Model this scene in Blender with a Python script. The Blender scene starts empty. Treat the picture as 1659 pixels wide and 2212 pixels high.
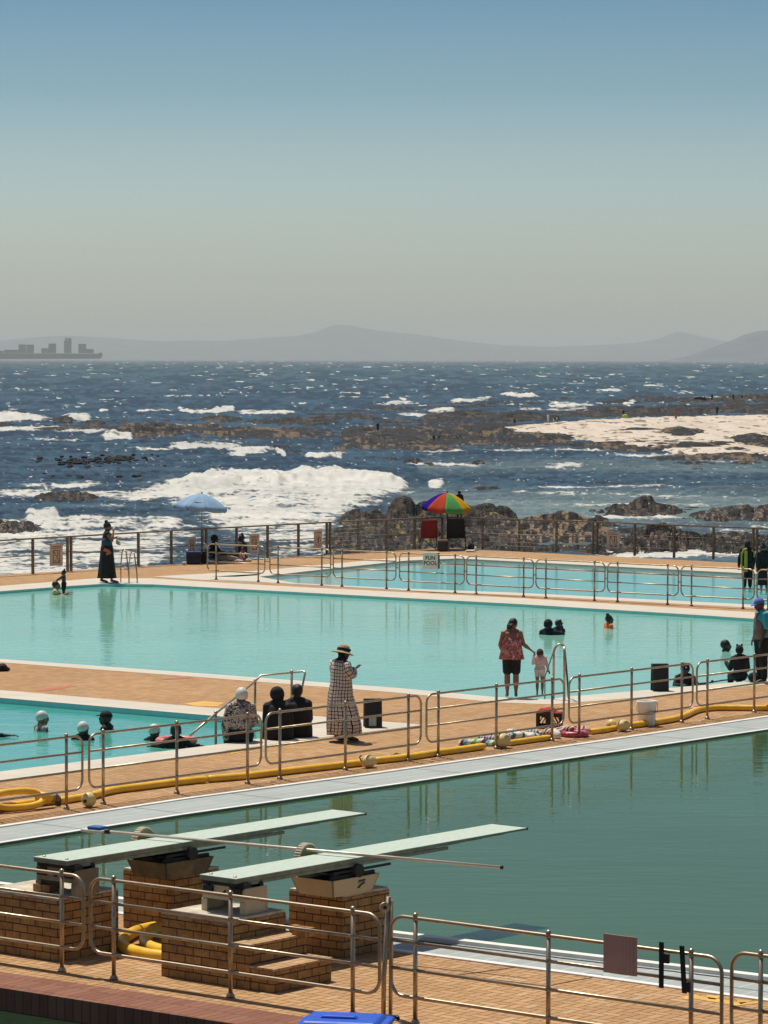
SKY_STOPS = [(0.0, (1.6, 1.72, 1.66)), (0.0118, (1.42, 1.55, 1.50)), (0.024, (1.18, 1.34, 1.38)), (0.051, (0.92, 1.12, 1.23)), (0.0785, (0.54, 0.79, 0.93)), (0.1044, (0.36, 0.61, 0.78)), (0.2, (0.5, 0.58, 0.7)), (0.4, (0.62, 0.65, 0.68)), (1.0, (0.62, 0.62, 0.6))]
SKY_STR = 0.10; SUN_STR = 4.7; EXPO = 0.0; HAZE = 5.5e-5
import bpy, bmesh, math, random
import numpy as np
from mathutils import Vector, Matrix, noise as mnoise
from mathutils.geometry import tessellate_polygon
R = math.radians
sc = bpy.context.scene
col = sc.collection
rnd = random.Random(7)
# ---------------------------------------------------------------- camera
FOC, CX, CY, HOR, CAMH = 7340.0, 829.5, 1106.0, 776.5, 6.5
SEA = -3.0
pitch = math.atan((CY - HOR) / FOC)
cam_rot = Matrix.Rotation(math.pi / 2 - pitch, 4, 'X') @ Matrix.Rotation(0.0019, 4, 'Z')
cam = bpy.data.cameras.new('camera')
cam.sensor_fit = 'HORIZONTAL'; cam.sensor_width = 36.0
cam.lens = 36.0 * FOC / 1659.0
cam.clip_start = 1.0; cam.clip_end = 120000.0
camo = bpy.data.objects.new('camera', cam); col.objects.link(camo)
camo.matrix_world = Matrix.Translation((0, 0, CAMH)) @ cam_rot
sc.camera = camo
CR = np.array(cam_rot.to_3x3())

def G(x, y, z=0.0):
    """reference-photo point -> point of the ground plane at height z"""
    d = CR @ np.array([(x - CX) / FOC, -(y - CY) / FOC, -1.0])
    t = (z - CAMH) / d[2]
    return Vector((float(d[0] * t), float(d[1] * t), z))

def GA(x, y, z):
    d0 = (x - CX) / FOC; d1 = -(y - CY) / FOC
    dx = CR[0, 0] * d0 + CR[0, 1] * d1 - CR[0, 2]
    dy = CR[1, 0] * d0 + CR[1, 1] * d1 - CR[1, 2]
    dz = CR[2, 0] * d0 + CR[2, 1] * d1 - CR[2, 2]
    t = (z - CAMH) / dz
    return dx * t, dy * t

U = Vector((0.775, -0.632, 0)); V = Vector((0.632, 0.775, 0)); Z = Vector((0, 0, 1))
ANG = math.atan2(U.y, U.x)

# ---------------------------------------------------------------- materials
def new_mat(name):
    m = bpy.data.materials.new(name); m.use_nodes = True
    nt = m.node_tree; nt.nodes.clear()
    return m, nt
class N:
    """tiny node-expression helper"""
    def __init__(s, nt): s.nt = nt
    def n(s, t, **kw):
        x = s.nt.nodes.new(t)
        for k, v in kw.items(): setattr(x, k, v)
        return x
    def link(s, a, b): s.nt.links.new(a, b)
    def put(s, sock, v):
        if hasattr(v, 'is_output'): s.link(v, sock)
        elif isinstance(v, (tuple, list)) and len(v) == 3 and sock.type == 'RGBA': sock.default_value = (*v, 1)
        else: sock.default_value = v
    def math(s, op, a, b=None, c=None, clamp=False):
        x = s.n('ShaderNodeMath', operation=op, use_clamp=clamp)
        s.put(x.inputs[0], a)
        if b is not None: s.put(x.inputs[1], b)
        if c is not None: s.put(x.inputs[2], c)
        return x.outputs[0]
    def mix(s, f, a, b, blend='MIX'):
        x = s.n('ShaderNodeMix', data_type='RGBA', blend_type=blend)
        s.put(x.inputs[0], f); s.put(x.inputs[6], a); s.put(x.inputs[7], b)
        return x.outputs[2]
    def ramp(s, f, stops, interp='LINEAR'):
        x = s.n('ShaderNodeValToRGB'); x.color_ramp.interpolation = interp
        e = x.color_ramp.elements
        while len(e) < len(stops): e.new(0.5)
        for i, (p, c) in enumerate(stops):
            e[i].position = p
            e[i].color = (*c, 1) if isinstance(c, (tuple, list)) else (c, c, c, 1)
        s.put(x.inputs[0], f)
        return x.outputs[0]
    def coord(s, kind='Object', rotz=0.0, scale=(1, 1, 1), loc=(0, 0, 0)):
        tc = s.n('ShaderNodeTexCoord')
        mp = s.n('ShaderNodeMapping')
        s.link(tc.outputs[kind], mp.inputs[0])
        mp.inputs['Rotation'].default_value = (0, 0, rotz)
        mp.inputs['Scale'].default_value = scale
        mp.inputs['Location'].default_value = loc
        return mp.outputs[0]
    def world(s, rotz=0.0, scale=(1, 1, 1)):
        g = s.n('ShaderNodeNewGeometry'); mp = s.n('ShaderNodeMapping')
        s.link(g.outputs['Position'], mp.inputs[0])
        mp.inputs['Rotation'].default_value = (0, 0, rotz)
        mp.inputs['Scale'].default_value = scale
        return mp.outputs[0]
    def noise(s, vec, scale=5, detail=3, rough=0.5, dist=0.0, out=0):
        x = s.n('ShaderNodeTexNoise')
        if vec is not None: s.link(vec, x.inputs['Vector'])
        x.inputs['Scale'].default_value = scale; x.inputs['Detail'].default_value = detail
        x.inputs['Roughness'].default_value = rough; x.inputs['Distortion'].default_value = dist
        return x.outputs[out]
    def bump(s, h, strength=0.3, dist=0.02, normal=None):
        x = s.n('ShaderNodeBump')
        x.inputs['Strength'].default_value = strength; x.inputs['Distance'].default_value = dist
        s.link(h, x.inputs['Height'])
        if normal is not None: s.link(normal, x.inputs['Normal'])
        return x.outputs[0]
    def out(s, base, rough=0.6, metal=0.0, normal=None, ior=1.45, spec=None, **kw):
        p = s.n('ShaderNodeBsdfPrincipled')
        s.put(p.inputs['Base Color'], base)
        s.put(p.inputs['Roughness'], rough); s.put(p.inputs['Metallic'], metal)
        p.inputs['IOR'].default_value = ior
        if spec is not None: s.put(p.inputs['Specular IOR Level'], spec)
        if normal is not None: s.link(normal, p.inputs['Normal'])
        for k, v in kw.items(): s.put(p.inputs[k], v)
        o = s.n('ShaderNodeOutputMaterial')
        s.link(p.outputs[0], o.inputs[0])
        return p

_mc = {}
def mat(name, c, rough=0.6, metal=0.0, var=0.18, nscale=6.0, bump=0.0, bdist=0.01, spec=None):
    if name in _mc: return _mc[name]
    m, nt = new_mat(name); h = N(nt)
    vec = h.coord('Object')
    f = h.noise(vec, nscale, 5, 0.6)
    lo = tuple(max(0, x * (1 - var)) for x in c); hi = tuple(min(1, x * (1 + var)) for x in c)
    base = h.ramp(f, [(0.3, lo), (0.7, hi)])
    nm = None
    if bump: nm = h.bump(h.noise(vec, nscale * 4, 4, 0.6), bump, bdist)
    r = h.ramp(h.noise(vec, nscale * 2, 3), [(0.3, max(0.02, rough - 0.08)), (0.7, min(1, rough + 0.08))])
    h.out(base, r, metal, nm, spec=spec)
    _mc[name] = m
    return m

# ---------------------------------------------------------------- meshes
class MB:
    def __init__(s): s.v = []; s.f = []; s.sm = []; s.uv = []; s.mi = []
    def face(s, idx, smooth=False, uv=None, mi=0):
        s.f.append(tuple(idx)); s.sm.append(smooth); s.uv.append(uv); s.mi.append(mi)
    def box(s, c, size, ax=None, mi=0, taper=None):
        """c centre, size full sizes along ax (three unit vectors); taper scales the top"""
        c = Vector(c); ax = ax or (Vector((1, 0, 0)), Vector((0, 1, 0)), Z)
        a, b, d = (Vector(ax[i]) * size[i] * 0.5 for i in range(3))
        t = taper if taper is not None else (1, 1)
        if not isinstance(t, tuple): t = (t, t)
        i0 = len(s.v)
        for sz in (-1, 1):
            k = (1, 1) if sz < 0 else t
            for sx, sy in ((-1, -1), (1, -1), (1, 1), (-1, 1)):
                s.v.append(c + a * sx * k[0] + b * sy * k[1] + d * sz)
        sx, sy, sz = size
        F = [((0, 3, 2, 1), sx, sy), ((4, 5, 6, 7), sx, sy), ((0, 1, 5, 4), sx, sz), ((1, 2, 6, 5), sy, sz),
             ((2, 3, 7, 6), sx, sz), ((3, 0, 4, 7), sy, sz)]
        offs = 0
        for q, (f, w, h) in enumerate(F):
            base = c.z - size[2] / 2 if q > 1 else 0
            o = (0.0, 0.0, 0.0, sx, 0.113, sx + 0.113)[q]
            s.face([i0 + k for k in f], False, [(o, base), (o + w, base), (o + w, base + h), (o, base + h)], mi)
        return s
    def ring(s, c, ax, ay, n, fn=None):
        i0 = len(s.v)
        for k in range(n):
            t = 2 * math.pi * k / n
            m = fn(t) if fn else 1.0
            s.v.append(Vector(c) + ax * (math.cos(t) * m) + ay * (math.sin(t) * m))
        return i0
    def bridge(s, a, b, n, smooth=True, mi=0, uv=None):
        for k in range(n):
            k2 = (k + 1) % n
            u = None
            if uv:
                per, v0, v1 = uv
                u = [(per * k / n, v0), (per * (k + 1) / n, v0), (per * (k + 1) / n, v1), (per * k / n, v1)]
            s.face((a + k, a + k2, b + k2, b + k), smooth, u, mi)
    def cap(s, a, n, c=None, flip=False, mi=0):
        idx = list(range(a, a + n))
        if flip: idx.reverse()
        s.face(idx, False, None, mi)
    def tube(s, pts, r, n=8, closed=False, mi=0, caps=True):
        pts = [Vector(p) for p in pts]
        rs = r if isinstance(r, (list, tuple)) else [r] * len(pts)
        rings = []; prev = None
        m = len(pts)
        for i, p in enumerate(pts):
            if closed: d = pts[(i + 1) % m] - pts[i - 1]
            elif i == 0: d = pts[1] - p
            elif i == m - 1: d = p - pts[i - 1]
            else: d = (pts[i + 1] - p).normalized() + (p - pts[i - 1]).normalized()
            if d.length < 1e-9: d = Vector((0, 0, 1))
            d.normalize()
            if prev is None:
                ref = Vector((0, 0, 1)) if abs(d.z) < 0.9 else Vector((0, 1, 0))
                x = d.cross(ref).normalized()
            else:
                x = (prev - d * prev.dot(d)).normalized()
            prev = x
            rings.append(s.ring(p, x * rs[i], d.cross(x) * rs[i], n))
        for i in range(len(rings) - 1): s.bridge(rings[i], rings[i + 1], n, True, mi)
        if closed: s.bridge(rings[-1], rings[0], n, True, mi)
        elif caps:
            s.cap(rings[0], n, flip=True, mi=mi); s.cap(rings[-1], n, mi=mi)
        return s
    def loft(s, secs, n=16, mi=0, caps=True, uvm=None, smooth=True):
        """secs: (centre, vec_x, vec_y[, fn])"""
        rings = []
        for q in secs:
            rings.append(s.ring(q[0], Vector(q[1]), Vector(q[2]), n, q[3] if len(q) > 3 else None))
        L = 0
        for i in range(len(rings) - 1):
            d = (Vector(secs[i + 1][0]) - Vector(secs[i][0])).length
            s.bridge(rings[i], rings[i + 1], n, smooth, mi, (uvm, L, L + d) if uvm else None)
            L += d
        if caps:
            s.cap(rings[0], n, flip=True, mi=mi); s.cap(rings[-1], n, mi=mi)
        return s
    def ell(s, c, rx, ry, rz, nu=14, nv=9, M=None, mi=0, z0=-1.0, z1=1.0):
        """ellipsoid, optional 3x3 matrix M; z0..z1 cut range in unit height"""
        c = Vector(c); rings = []
        a0 = math.asin(max(-1, z0)); a1 = math.asin(min(1, z1))
        for j in range(nv + 1):
            a = a0 + (a1 - a0) * j / nv
            cr = max(math.cos(a), 1e-3); i0 = len(s.v)
            for k in range(nu):
                t = 2 * math.pi * k / nu
                p = Vector((rx * cr * math.cos(t), ry * cr * math.sin(t), rz * math.sin(a)))
                if M is not None: p = M @ p
                s.v.append(c + p)
            rings.append(i0)
        for j in range(nv): s.bridge(rings[j], rings[j + 1], nu, True, mi)
        s.cap(rings[0], nu, flip=True, mi=mi); s.cap(rings[-1], nu, mi=mi)
        return s
    def prism(s, poly, z0, z1, mi=0, axes=None, origin=None):
        """poly: 2D points; axes (ax, ay, az) with extrusion along az from z0 to z1"""
        ax, ay, az = axes or (Vector((1, 0, 0)), Vector((0, 1, 0)), Z)
        o = Vector(origin) if origin is not None else Vector((0, 0, 0))
        n = len(poly); i0 = len(s.v)
        for zz in (z0, z1):
            for p in poly: s.v.append(o + ax * p[0] + ay * p[1] + az * zz)
        tris = tessellate_polygon([[Vector((p[0], p[1], 0)) for p in poly]])
        area = sum(poly[i - 1][0] * poly[i][1] - poly[i][0] * poly[i - 1][1] for i in range(n))
        for t in tris:
            t = list(t)
            s.face([i0 + k for k in reversed(t)], False, [poly[k] for k in reversed(t)], mi)
            s.face([i0 + n + k for k in t], False, [poly[k] for k in t], mi)
        L = 0
        for k in range(n):
            k2 = (k + 1) % n
            d = math.hypot(poly[k2][0] - poly[k][0], poly[k2][1] - poly[k][1])
            q = (i0 + k, i0 + k2, i0 + n + k2, i0 + n + k)
            s.face(q, False, [(L, z0), (L + d, z0), (L + d, z1), (L, z1)], mi)
            L += d
        return s
    def sheet(s, outer, holes=(), z=None, mi=0):
        polys = [[Vector((p[0], p[1], 0)) for p in outer]] + [[Vector((p[0], p[1], 0)) for p in h] for h in holes]
        i0 = len(s.v)
        flat = [p for q in ([outer] + list(holes)) for p in q]
        for p in flat: s.v.append(Vector((p[0], p[1], z if z is not None else p[2])))
        for t in tessellate_polygon(polys):
            a, b, c = (s.v[i0 + k] for k in t)
            t = list(t)
            if (b - a).cross(c - a).z < 0: t.reverse()
            s.face([i0 + k for k in t], False, [(s.v[i0 + k].x, s.v[i0 + k].y) for k in t], mi)
        return s
    def build(s, name, mats, parent=None, loc=None, rz=0.0, recalc=True):
        """vertices given relative to the parent (or the origin)"""
        me = bpy.data.meshes.new(name)
        me.from_pydata([tuple(p) for p in s.v], [], s.f)
        me.polygons.foreach_set('use_smooth', s.sm)
        if any(u is not None for u in s.uv):
            uvl = me.uv_layers.new(name='UVMap')
            buf = []
            for f, u in zip(s.f, s.uv):
                if u is None: u = [(0, 0)] * len(f)
                for q in u: buf.extend((q[0], q[1]))
            uvl.data.foreach_set('uv', buf)
        mats = mats if isinstance(mats, (list, tuple)) else [mats]
        for m in mats: me.materials.append(m)
        if len(mats) > 1: me.polygons.foreach_set('material_index', s.mi)
        if recalc:
            bm = bmesh.new(); bm.from_mesh(me)
            bmesh.ops.recalc_face_normals(bm, faces=bm.faces)
            bm.to_mesh(me); bm.free()
        me.update()
        o = bpy.data.objects.new(name, me); col.objects.link(o)
        if parent is not None: o.parent = parent
        if loc is not None: o.location = loc
        o.rotation_euler.z = rz
        return o

def tag(o, label=None, cat=None, group=None, kind=None):
    if label: o['label'] = label
    if cat: o['category'] = cat
    if group: o['group'] = group
    if kind: o['kind'] = kind
    return o
def thing(name, label, cat, loc=(0, 0, 0), rz=0.0, group=None):
    o = bpy.data.objects.new(name, None); col.objects.link(o)
    o.empty_display_size = 0.2
    o.location = loc; o.rotation_euler = (0, 0, rz)
    return tag(o, label, cat, group)
def struct(o): o['kind'] = 'structure'; return o
def bevel(o, w=0.01, seg=2):
    b = o.modifiers.new('bevel', 'BEVEL'); b.width = w; b.segments = seg; b.limit_method = 'ANGLE'; b.angle_limit = R(40)
    return o
def dup_tree(o, parent=None):
    c = o.copy(); col.objects.link(c)
    if parent is not None: c.parent = parent
    for ch in list(o.children): dup_tree(ch, c)
    return c

# ---------------------------------------------------------------- numpy noise
def _hash(ix, iy, seed):
    h = (ix.astype(np.int64) * 374761393 + iy.astype(np.int64) * 668265263 + seed * 974711) & 0x7fffffff
    h = ((h ^ (h >> 13)) * 1274126177) & 0x7fffffff
    h = (h ^ (h >> 16)) & 0xffffff
    return h / float(0xffffff)
def vnoise(x, y, seed=0):
    ix = np.floor(x); iy = np.floor(y); fx = x - ix; fy = y - iy
    fx = fx * fx * fx * (fx * (fx * 6 - 15) + 10); fy = fy * fy * fy * (fy * (fy * 6 - 15) + 10)
    a = _hash(ix, iy, seed); b = _hash(ix + 1, iy, seed); c = _hash(ix, iy + 1, seed); d = _hash(ix + 1, iy + 1, seed)
    return (a * (1 - fx) + b * fx) * (1 - fy) + (c * (1 - fx) + d * fx) * fy
def fbm(x, y, oct=4, seed=0, gain=0.5, ridge=False):
    s = 0; a = 1; t = 0
    for k in range(oct):
        n = vnoise(x, y, seed + k * 17)
        if ridge: n = 1 - abs(2 * n - 1)
        s = s + a * n; t += a; a *= gain
        x, y = x * 1.93 + y * 0.61 + 5.2, y * 1.93 - x * 0.61 + 1.3
    return s / t
def worley(x, y, seed=0):
    ix = np.floor(x); iy = np.floor(y)
    f1 = np.full(x.shape, 9.0); f2 = np.full(x.shape, 9.0); idv = np.zeros(x.shape)
    for dx in (-1, 0, 1):
        for dy in (-1, 0, 1):
            cx = ix + dx; cy = iy + dy
            px = cx + _hash(cx, cy, seed); py = cy + _hash(cx, cy, seed + 5)
            d = np.hypot(px - x, py - y)
            idn = _hash(cx, cy, seed + 9)
            closer = d < f1
            f2 = np.where(closer, f1, np.minimum(f2, d)); idv = np.where(closer, idn, idv); f1 = np.where(closer, d, f1)
    return f1, f2, idv
def grid_mesh(name, X, Y, Zc, mats, attrs=None, mask=None, smooth=True):
    ny, nx = X.shape
    co = np.stack([X, Y, Zc], -1).reshape(-1, 3).astype(np.float32)
    idx = np.arange(nx * ny).reshape(ny, nx)
    q = np.stack([idx[:-1, :-1], idx[:-1, 1:], idx[1:, 1:], idx[1:, :-1]], -1).reshape(-1, 4)
    if mask is not None:
        mk = (mask[:-1, :-1] | mask[:-1, 1:] | mask[1:, 1:] | mask[1:, :-1]).reshape(-1)
        q = q[mk]
        used = np.unique(q); remap = np.full(nx * ny, -1); remap[used] = np.arange(len(used))
        q = remap[q]; co = co[used]
    else: used = None
    me = bpy.data.meshes.new(name)
    me.vertices.add(len(co)); me.vertices.foreach_set('co', co.reshape(-1))
    me.loops.add(q.size); me.loops.foreach_set('vertex_index', q.reshape(-1).astype(np.int32))
    me.polygons.add(len(q)); me.polygons.foreach_set('loop_start', (np.arange(len(q)) * 4).astype(np.int32))
    me.polygons.foreach_set('loop_total', np.full(len(q), 4, np.int32))
    me.update(calc_edges=True)
    me.polygons.foreach_set('use_smooth', np.full(len(q), smooth))
    for k, a in (attrs or {}).items():
        a = a.reshape(-1).astype(np.float32)
        if used is not None: a = a[used]
        at = me.attributes.new(k, 'FLOAT', 'POINT'); at.data.foreach_set('value', a)
    for m in (mats if isinstance(mats, (list, tuple)) else [mats]): me.materials.append(m)
    me.validate(); me.update()
    # face up
    if len(me.polygons) and me.polygons[0].normal.z < 0: me.flip_normals()
    o = bpy.data.objects.new(name, me); col.objects.link(o)
    return o
# ================================================================= sky, sun, air
wd = bpy.data.worlds.new("World"); sc.world = wd; wd.use_nodes = True
nt = wd.node_tree; nt.nodes.clear(); h = N(nt)
sky = h.n('ShaderNodeTexSky', sky_type='NISHITA'); sky.sun_disc = False
SUN = Vector((-0.22, 0.33, 1.0)).normalized()
sky.sun_elevation = math.asin(SUN.z); sky.sun_rotation = math.atan2(SUN.x, SUN.y)
sky.air_density = 1.0; sky.dust_density = 1.6; sky.ozone_density = 1.6; sky.altitude = 0
g = h.n('ShaderNodeNewGeometry'); sp = h.n('ShaderNodeSeparateXYZ')
tc = h.n('ShaderNodeTexCoord'); h.link(tc.outputs['Generated'], sp.inputs[0])
band = h.ramp(sp.outputs[2], SKY_STOPS)
skyc = h.mix(1.0, sky.outputs[0], band, 'MULTIPLY')
bg = h.n('ShaderNodeBackground'); h.link(skyc, bg.inputs[0]); bg.inputs[1].default_value = SKY_STR
wo = h.n('ShaderNodeOutputWorld'); h.link(bg.outputs[0], wo.inputs[0])
sun = bpy.data.lights.new('sun', 'SUN'); sun.energy = SUN_STR; sun.angle = R(0.5); sun.color = (1.0, 0.93, 0.82)
so = bpy.data.objects.new('sun', sun); col.objects.link(so)
so.rotation_euler = SUN.to_track_quat('Z', 'Y').to_euler(); so.location = (0, 0, 60)
vs = sc.view_settings; vs.view_transform = 'Standard'; vs.look = 'None'; vs.gamma = 1; vs.exposure = EXPO
vs.use_curve_mapping = False
if HAZE > 0:
    m, nt = new_mat('air haze'); h = N(nt)
    pv = h.n('ShaderNodeVolumePrincipled'); pv.inputs['Color'].default_value = (0.88, 0.93, 0.93, 1)
    pv.inputs['Density'].default_value = HAZE; pv.inputs['Anisotropy'].default_value = 0.0
    o_ = h.n('ShaderNodeOutputMaterial'); h.link(pv.outputs[0], o_.inputs['Volume'])
    m.volume_intersection_method if hasattr(m, 'volume_intersection_method') else None
    hb = MB().box((0, 18950, 150), (40000, 38100, 315)).build('haze', m)
    tag(hb, 'pale sea haze hanging over the bay', 'haze', kind='stuff')

# ================================================================= materials of the place
def herringbone(name, W, rot, c1, c2, joint, jw=0.07, rough=0.8, stains=True, bumps=0.5):
    m, nt = new_mat(name); h = N(nt)
    v = h.world(rotz=rot, scale=(1 / W, 1 / W, 1))
    # slight wander so the joints are not ruler-straight
    s = h.n('ShaderNodeSeparateXYZ'); h.link(v, s.inputs[0])
    x, y = s.outputs[0], s.outputs[1]
    ix = h.math('FLOOR', x); iy = h.math('FLOOR', y)
    fx = h.math('SUBTRACT', x, ix); fy = h.math('SUBTRACT', y, iy)
    k = h.math('FLOORED_MODULO', h.math('SUBTRACT', ix, iy), 4.0)
    hor = h.math('LESS_THAN', k, 1.5)                      # 0,1 horizontal; 2,3 vertical
    k0 = h.math('COMPARE', k, 0.0, 0.1); k1 = h.math('COMPARE', k, 1.0, 0.1)
    k2 = h.math('COMPARE', k, 2.0, 0.1); k3 = h.math('COMPARE', k, 3.0, 0.1)
    # distance to left/right/bottom/top edges where they exist
    def edge(d, openf): return h.math('ADD', d, openf)
    dl = edge(fx, k1); dr = edge(h.math('SUBTRACT', 1.0, fx), k0)
    db = edge(fy, k2); dt = edge(h.math('SUBTRACT', 1.0, fy), k3)
    dmin = h.math('MINIMUM', h.math('MINIMUM', dl, dr), h.math('MINIMUM', db, dt))
    bx = h.math('SUBTRACT', ix, k1); by = h.math('SUBTRACT', iy, k2)
    cb = h.n('ShaderNodeCombineXYZ'); h.link(bx, cb.inputs[0]); h.link(by, cb.inputs[1]); 
    wn = h.n('ShaderNodeTexWhiteNoise', noise_dimensions='3D'); h.link(cb.outputs[0], wn.inputs[0])
    rv = wn.outputs[0]
    big = h.noise(h.world(), 0.35, 4, 0.6)
    fine = h.noise(h.world(), 14.0, 4, 0.7)
    b = h.mix(rv, c1, c2)
    b = h.mix(h.math('MULTIPLY', h.ramp(rv, [(0.86, 0.0), (0.9, 1.0)]), 0.45), b, (0.50, 0.36, 0.22))
    b = h.mix(h.ramp(big, [(0.35, 0.0), (0.7, 0.35)]), b, tuple(q * 0.66 for q in c1))
    b = h.mix(h.ramp(fine, [(0.4, 0.0), (0.75, 0.4)]), b, tuple(q * 0.6 for q in c1))
    jm = h.ramp(dmin, [(jw * 0.5, 1.0), (jw, 0.0)])
    b = h.mix(jm, b, joint)
    hh = h.math('SUBTRACT', h.math('ADD', h.math('MULTIPLY', rv, 0.35), h.math('MULTIPLY', fine, 0.2)), jm)
    h.out(b, rough, 0, h.bump(hh, bumps, 0.008), spec=0.25)
    return m
M_PAVE = herringbone('sandy brick paving', 0.115, -ANG, (0.41, 0.235, 0.105), (0.56, 0.335, 0.16), (0.15, 0.08, 0.035), bumps=0.8)

def wall_brick(name, c1, c2, mortar, bw=0.23, bh=0.088, ms=0.012):
    m, nt = new_mat(name); h = N(nt)
    tc = h.n('ShaderNodeTexCoord'); v = tc.outputs['UV']
    bt = h.n('ShaderNodeTexBrick'); h.link(v, bt.inputs[0])
    bt.inputs['Scale'].default_value = 1; bt.inputs['Brick Width'].default_value = bw
    bt.inputs['Row Height'].default_value = bh; bt.inputs['Mortar Size'].default_value = ms * 0.55
    bt.inputs['Mortar Smooth'].default_value = 0.35; bt.inputs['Bias'].default_value = 0
    h.put(bt.inputs['Color1'], (0, 0, 0)); h.put(bt.inputs['Color2'], (1, 1, 1)); h.put(bt.inputs['Mortar'], (0.5, 0.5, 0.5))
    nn = h.noise(h.coord('Object'), 9, 4, 0.7)
    spots = h.noise(h.coord('Object'), 34, 3, 0.6)
    b = h.mix(bt.outputs[0], c1, c2)
    b = h.mix(h.ramp(nn, [(0.42, 0.0), (0.72, 0.65)]), b, (0.16, 0.055, 0.03))
    b = h.mix(h.ramp(spots, [(0.62, 0.0), (0.72, 0.6)]), b, (0.06, 0.03, 0.02))
    b = h.mix(bt.outputs[1], b, mortar)
    hh = h.math('ADD', h.math('MULTIPLY', bt.outputs[1], -1.0), h.math('MULTIPLY', spots, 0.25))
    h.out(b, 0.82, 0, h.bump(hh, 0.9, 0.012), spec=0.2)
    return m
M_BRICK = wall_brick('yellow brown wall brick', (0.33, 0.185, 0.062), (0.46, 0.275, 0.10), (0.05, 0.036, 0.026))

def tile_mat(name, base, joint, sx, sy, rot, dirt=0.3, jw=0.012):
    m, nt = new_mat(name); h = N(nt)
    v = h.world(rotz=rot)
    bt = h.n('ShaderNodeTexBrick'); h.link(v, bt.inputs[0]); bt.offset = 0.0
    bt.inputs['Scale'].default_value = 1; bt.inputs['Brick Width'].default_value = sx
    bt.inputs['Row Height'].default_value = sy; bt.inputs['Mortar Size'].default_value = jw
    bt.inputs['Mortar Smooth'].default_value = 0.4
    h.put(bt.inputs['Color1'], tuple(q * 0.96 for q in base)); h.put(bt.inputs['Color2'], base); h.put(bt.inputs['Mortar'], joint)
    nn = h.noise(h.world(), 1.3, 6, 0.7); n2 = h.noise(h.world(rotz=rot, scale=(1, 6, 1)), 3.0, 5, 0.7)
    b = h.mix(h.ramp(nn, [(0.4, 0.0), (0.75, dirt)]), bt.outputs[0], tuple(q * 0.55 for q in base))
    b = h.mix(h.ramp(n2, [(0.5, 0.0), (0.8, dirt * 0.8)]), b, tuple(q * 0.6 for q in base))
    if sx > 2:
        bx = h.n('ShaderNodeTexBrick'); h.link(v, bx.inputs[0]); bx.offset = 0.0
        bx.inputs['Scale'].default_value = 1; bx.inputs['Brick Width'].default_value = sx; bx.inputs['Row Height'].default_value = 50
        bx.inputs['Mortar Size'].default_value = 0.02
        b = h.mix(bx.outputs[1], b, (0.12, 0.13, 0.12))
    h.out(b, 0.6, 0, h.bump(h.math('MULTIPLY', bt.outputs[1], -1.0), 0.5, 0.004), spec=0.3)
    return m
M_TILE = tile_mat('pale blue grey pool tile', (0.37, 0.405, 0.385), (0.50, 0.53, 0.50), 2.1, 0.25, -ANG - R(90), 0.45, 0.016)
M_COPE = tile_mat('cream coping concrete', (0.60, 0.54, 0.44), (0.46, 0.41, 0.33), 0.9, 0.6, -ANG, 0.28)
M_LIP = mat('white lip concrete', (0.72, 0.70, 0.64), 0.6, var=0.12, nscale=3)

def pool_water(name, c1, c2, rough, wscale, wstr, wdist, rot, stretch=(1, 1, 1), alpha=None, big=0.12, spec=0.5):
    m, nt = new_mat(name); h = N(nt)
    v = h.world(rotz=rot, scale=stretch)
    n1 = h.noise(v, wscale, 3, 0.55, 0.4); n2 = h.noise(v, wscale * 3.3, 2, 0.5, 0.2)
    calm = h.ramp(h.noise(h.world(rotz=0.3, scale=(0.5, 1, 1)), 0.16, 3, 0.6), [(0.35, 0.35), (0.65, 1.0)])
    hh = h.math('MULTIPLY', h.math('ADD', n1, h.math('MULTIPLY', n2, 0.35)), calm)
    bn = h.bump(hh, wstr, wdist)
    bc = h.mix(h.ramp(h.noise(h.world(scale=(0.6, 1, 1)), big, 4, 0.6), [(0.35, 0.0), (0.65, 1.0)]), c1, c2)
    p = h.out(bc, rough, 0, bn, ior=1.333, spec=spec)
    if 'dark green' in name:
        d_ = h.n('ShaderNodeBsdfDiffuse'); h.put(d_.inputs[0], bc)
        g_ = h.n('ShaderNodeBsdfGlossy'); h.put(g_.inputs[0], (0.86, 0.90, 0.74)); g_.inputs['Roughness'].default_value = rough; h.link(bn, g_.inputs['Normal'])
        f_ = h.n('ShaderNodeFresnel'); f_.inputs[0].default_value = 1.333; h.link(bn, f_.inputs['Normal'])
        mx = h.n('ShaderNodeMixShader'); h.link(f_.outputs[0], mx.inputs[0]); h.link(d_.outputs[0], mx.inputs[1]); h.link(g_.outputs[0], mx.inputs[2])
        o_ = [q for q in nt.nodes if q.type == 'OUTPUT_MATERIAL'][0]; h.link(mx.outputs[0], o_.inputs[0])
    if alpha is not None: h.put(p.inputs['Alpha'], alpha)
    return m
M_W_MAIN = pool_water('turquoise pool water', (0.21, 0.50, 0.385), (0.24, 0.535, 0.425), 0.06, 1.6, 0.30, 0.05, 0.2, (0.8, 1.2, 1))
M_W_KIDS = pool_water('blue green shallow pool water', (0.05, 0.32, 0.26), (0.09, 0.38, 0.32), 0.06, 1.3, 0.5, 0.06, -0.2, (0.8, 1.2, 1))
M_W_FUN = pool_water('clear splash pool water', (0.16, 0.50, 0.52), (0.20, 0.55, 0.56), 0.08, 1.8, 0.25, 0.04, 0.1, (0.7, 1.3, 1), alpha=0.55)
M_W_DEEP = pool_water('dark green diving pool water', (0.040, 0.086, 0.034), (0.050, 0.106, 0.046), 0.03, 1.3, 0.30, 0.035, 0.55, (0.45, 1.4, 1))
M_BASIN = mat('pool basin paint', (0.30, 0.62, 0.62), 0.6, var=0.08)
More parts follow.
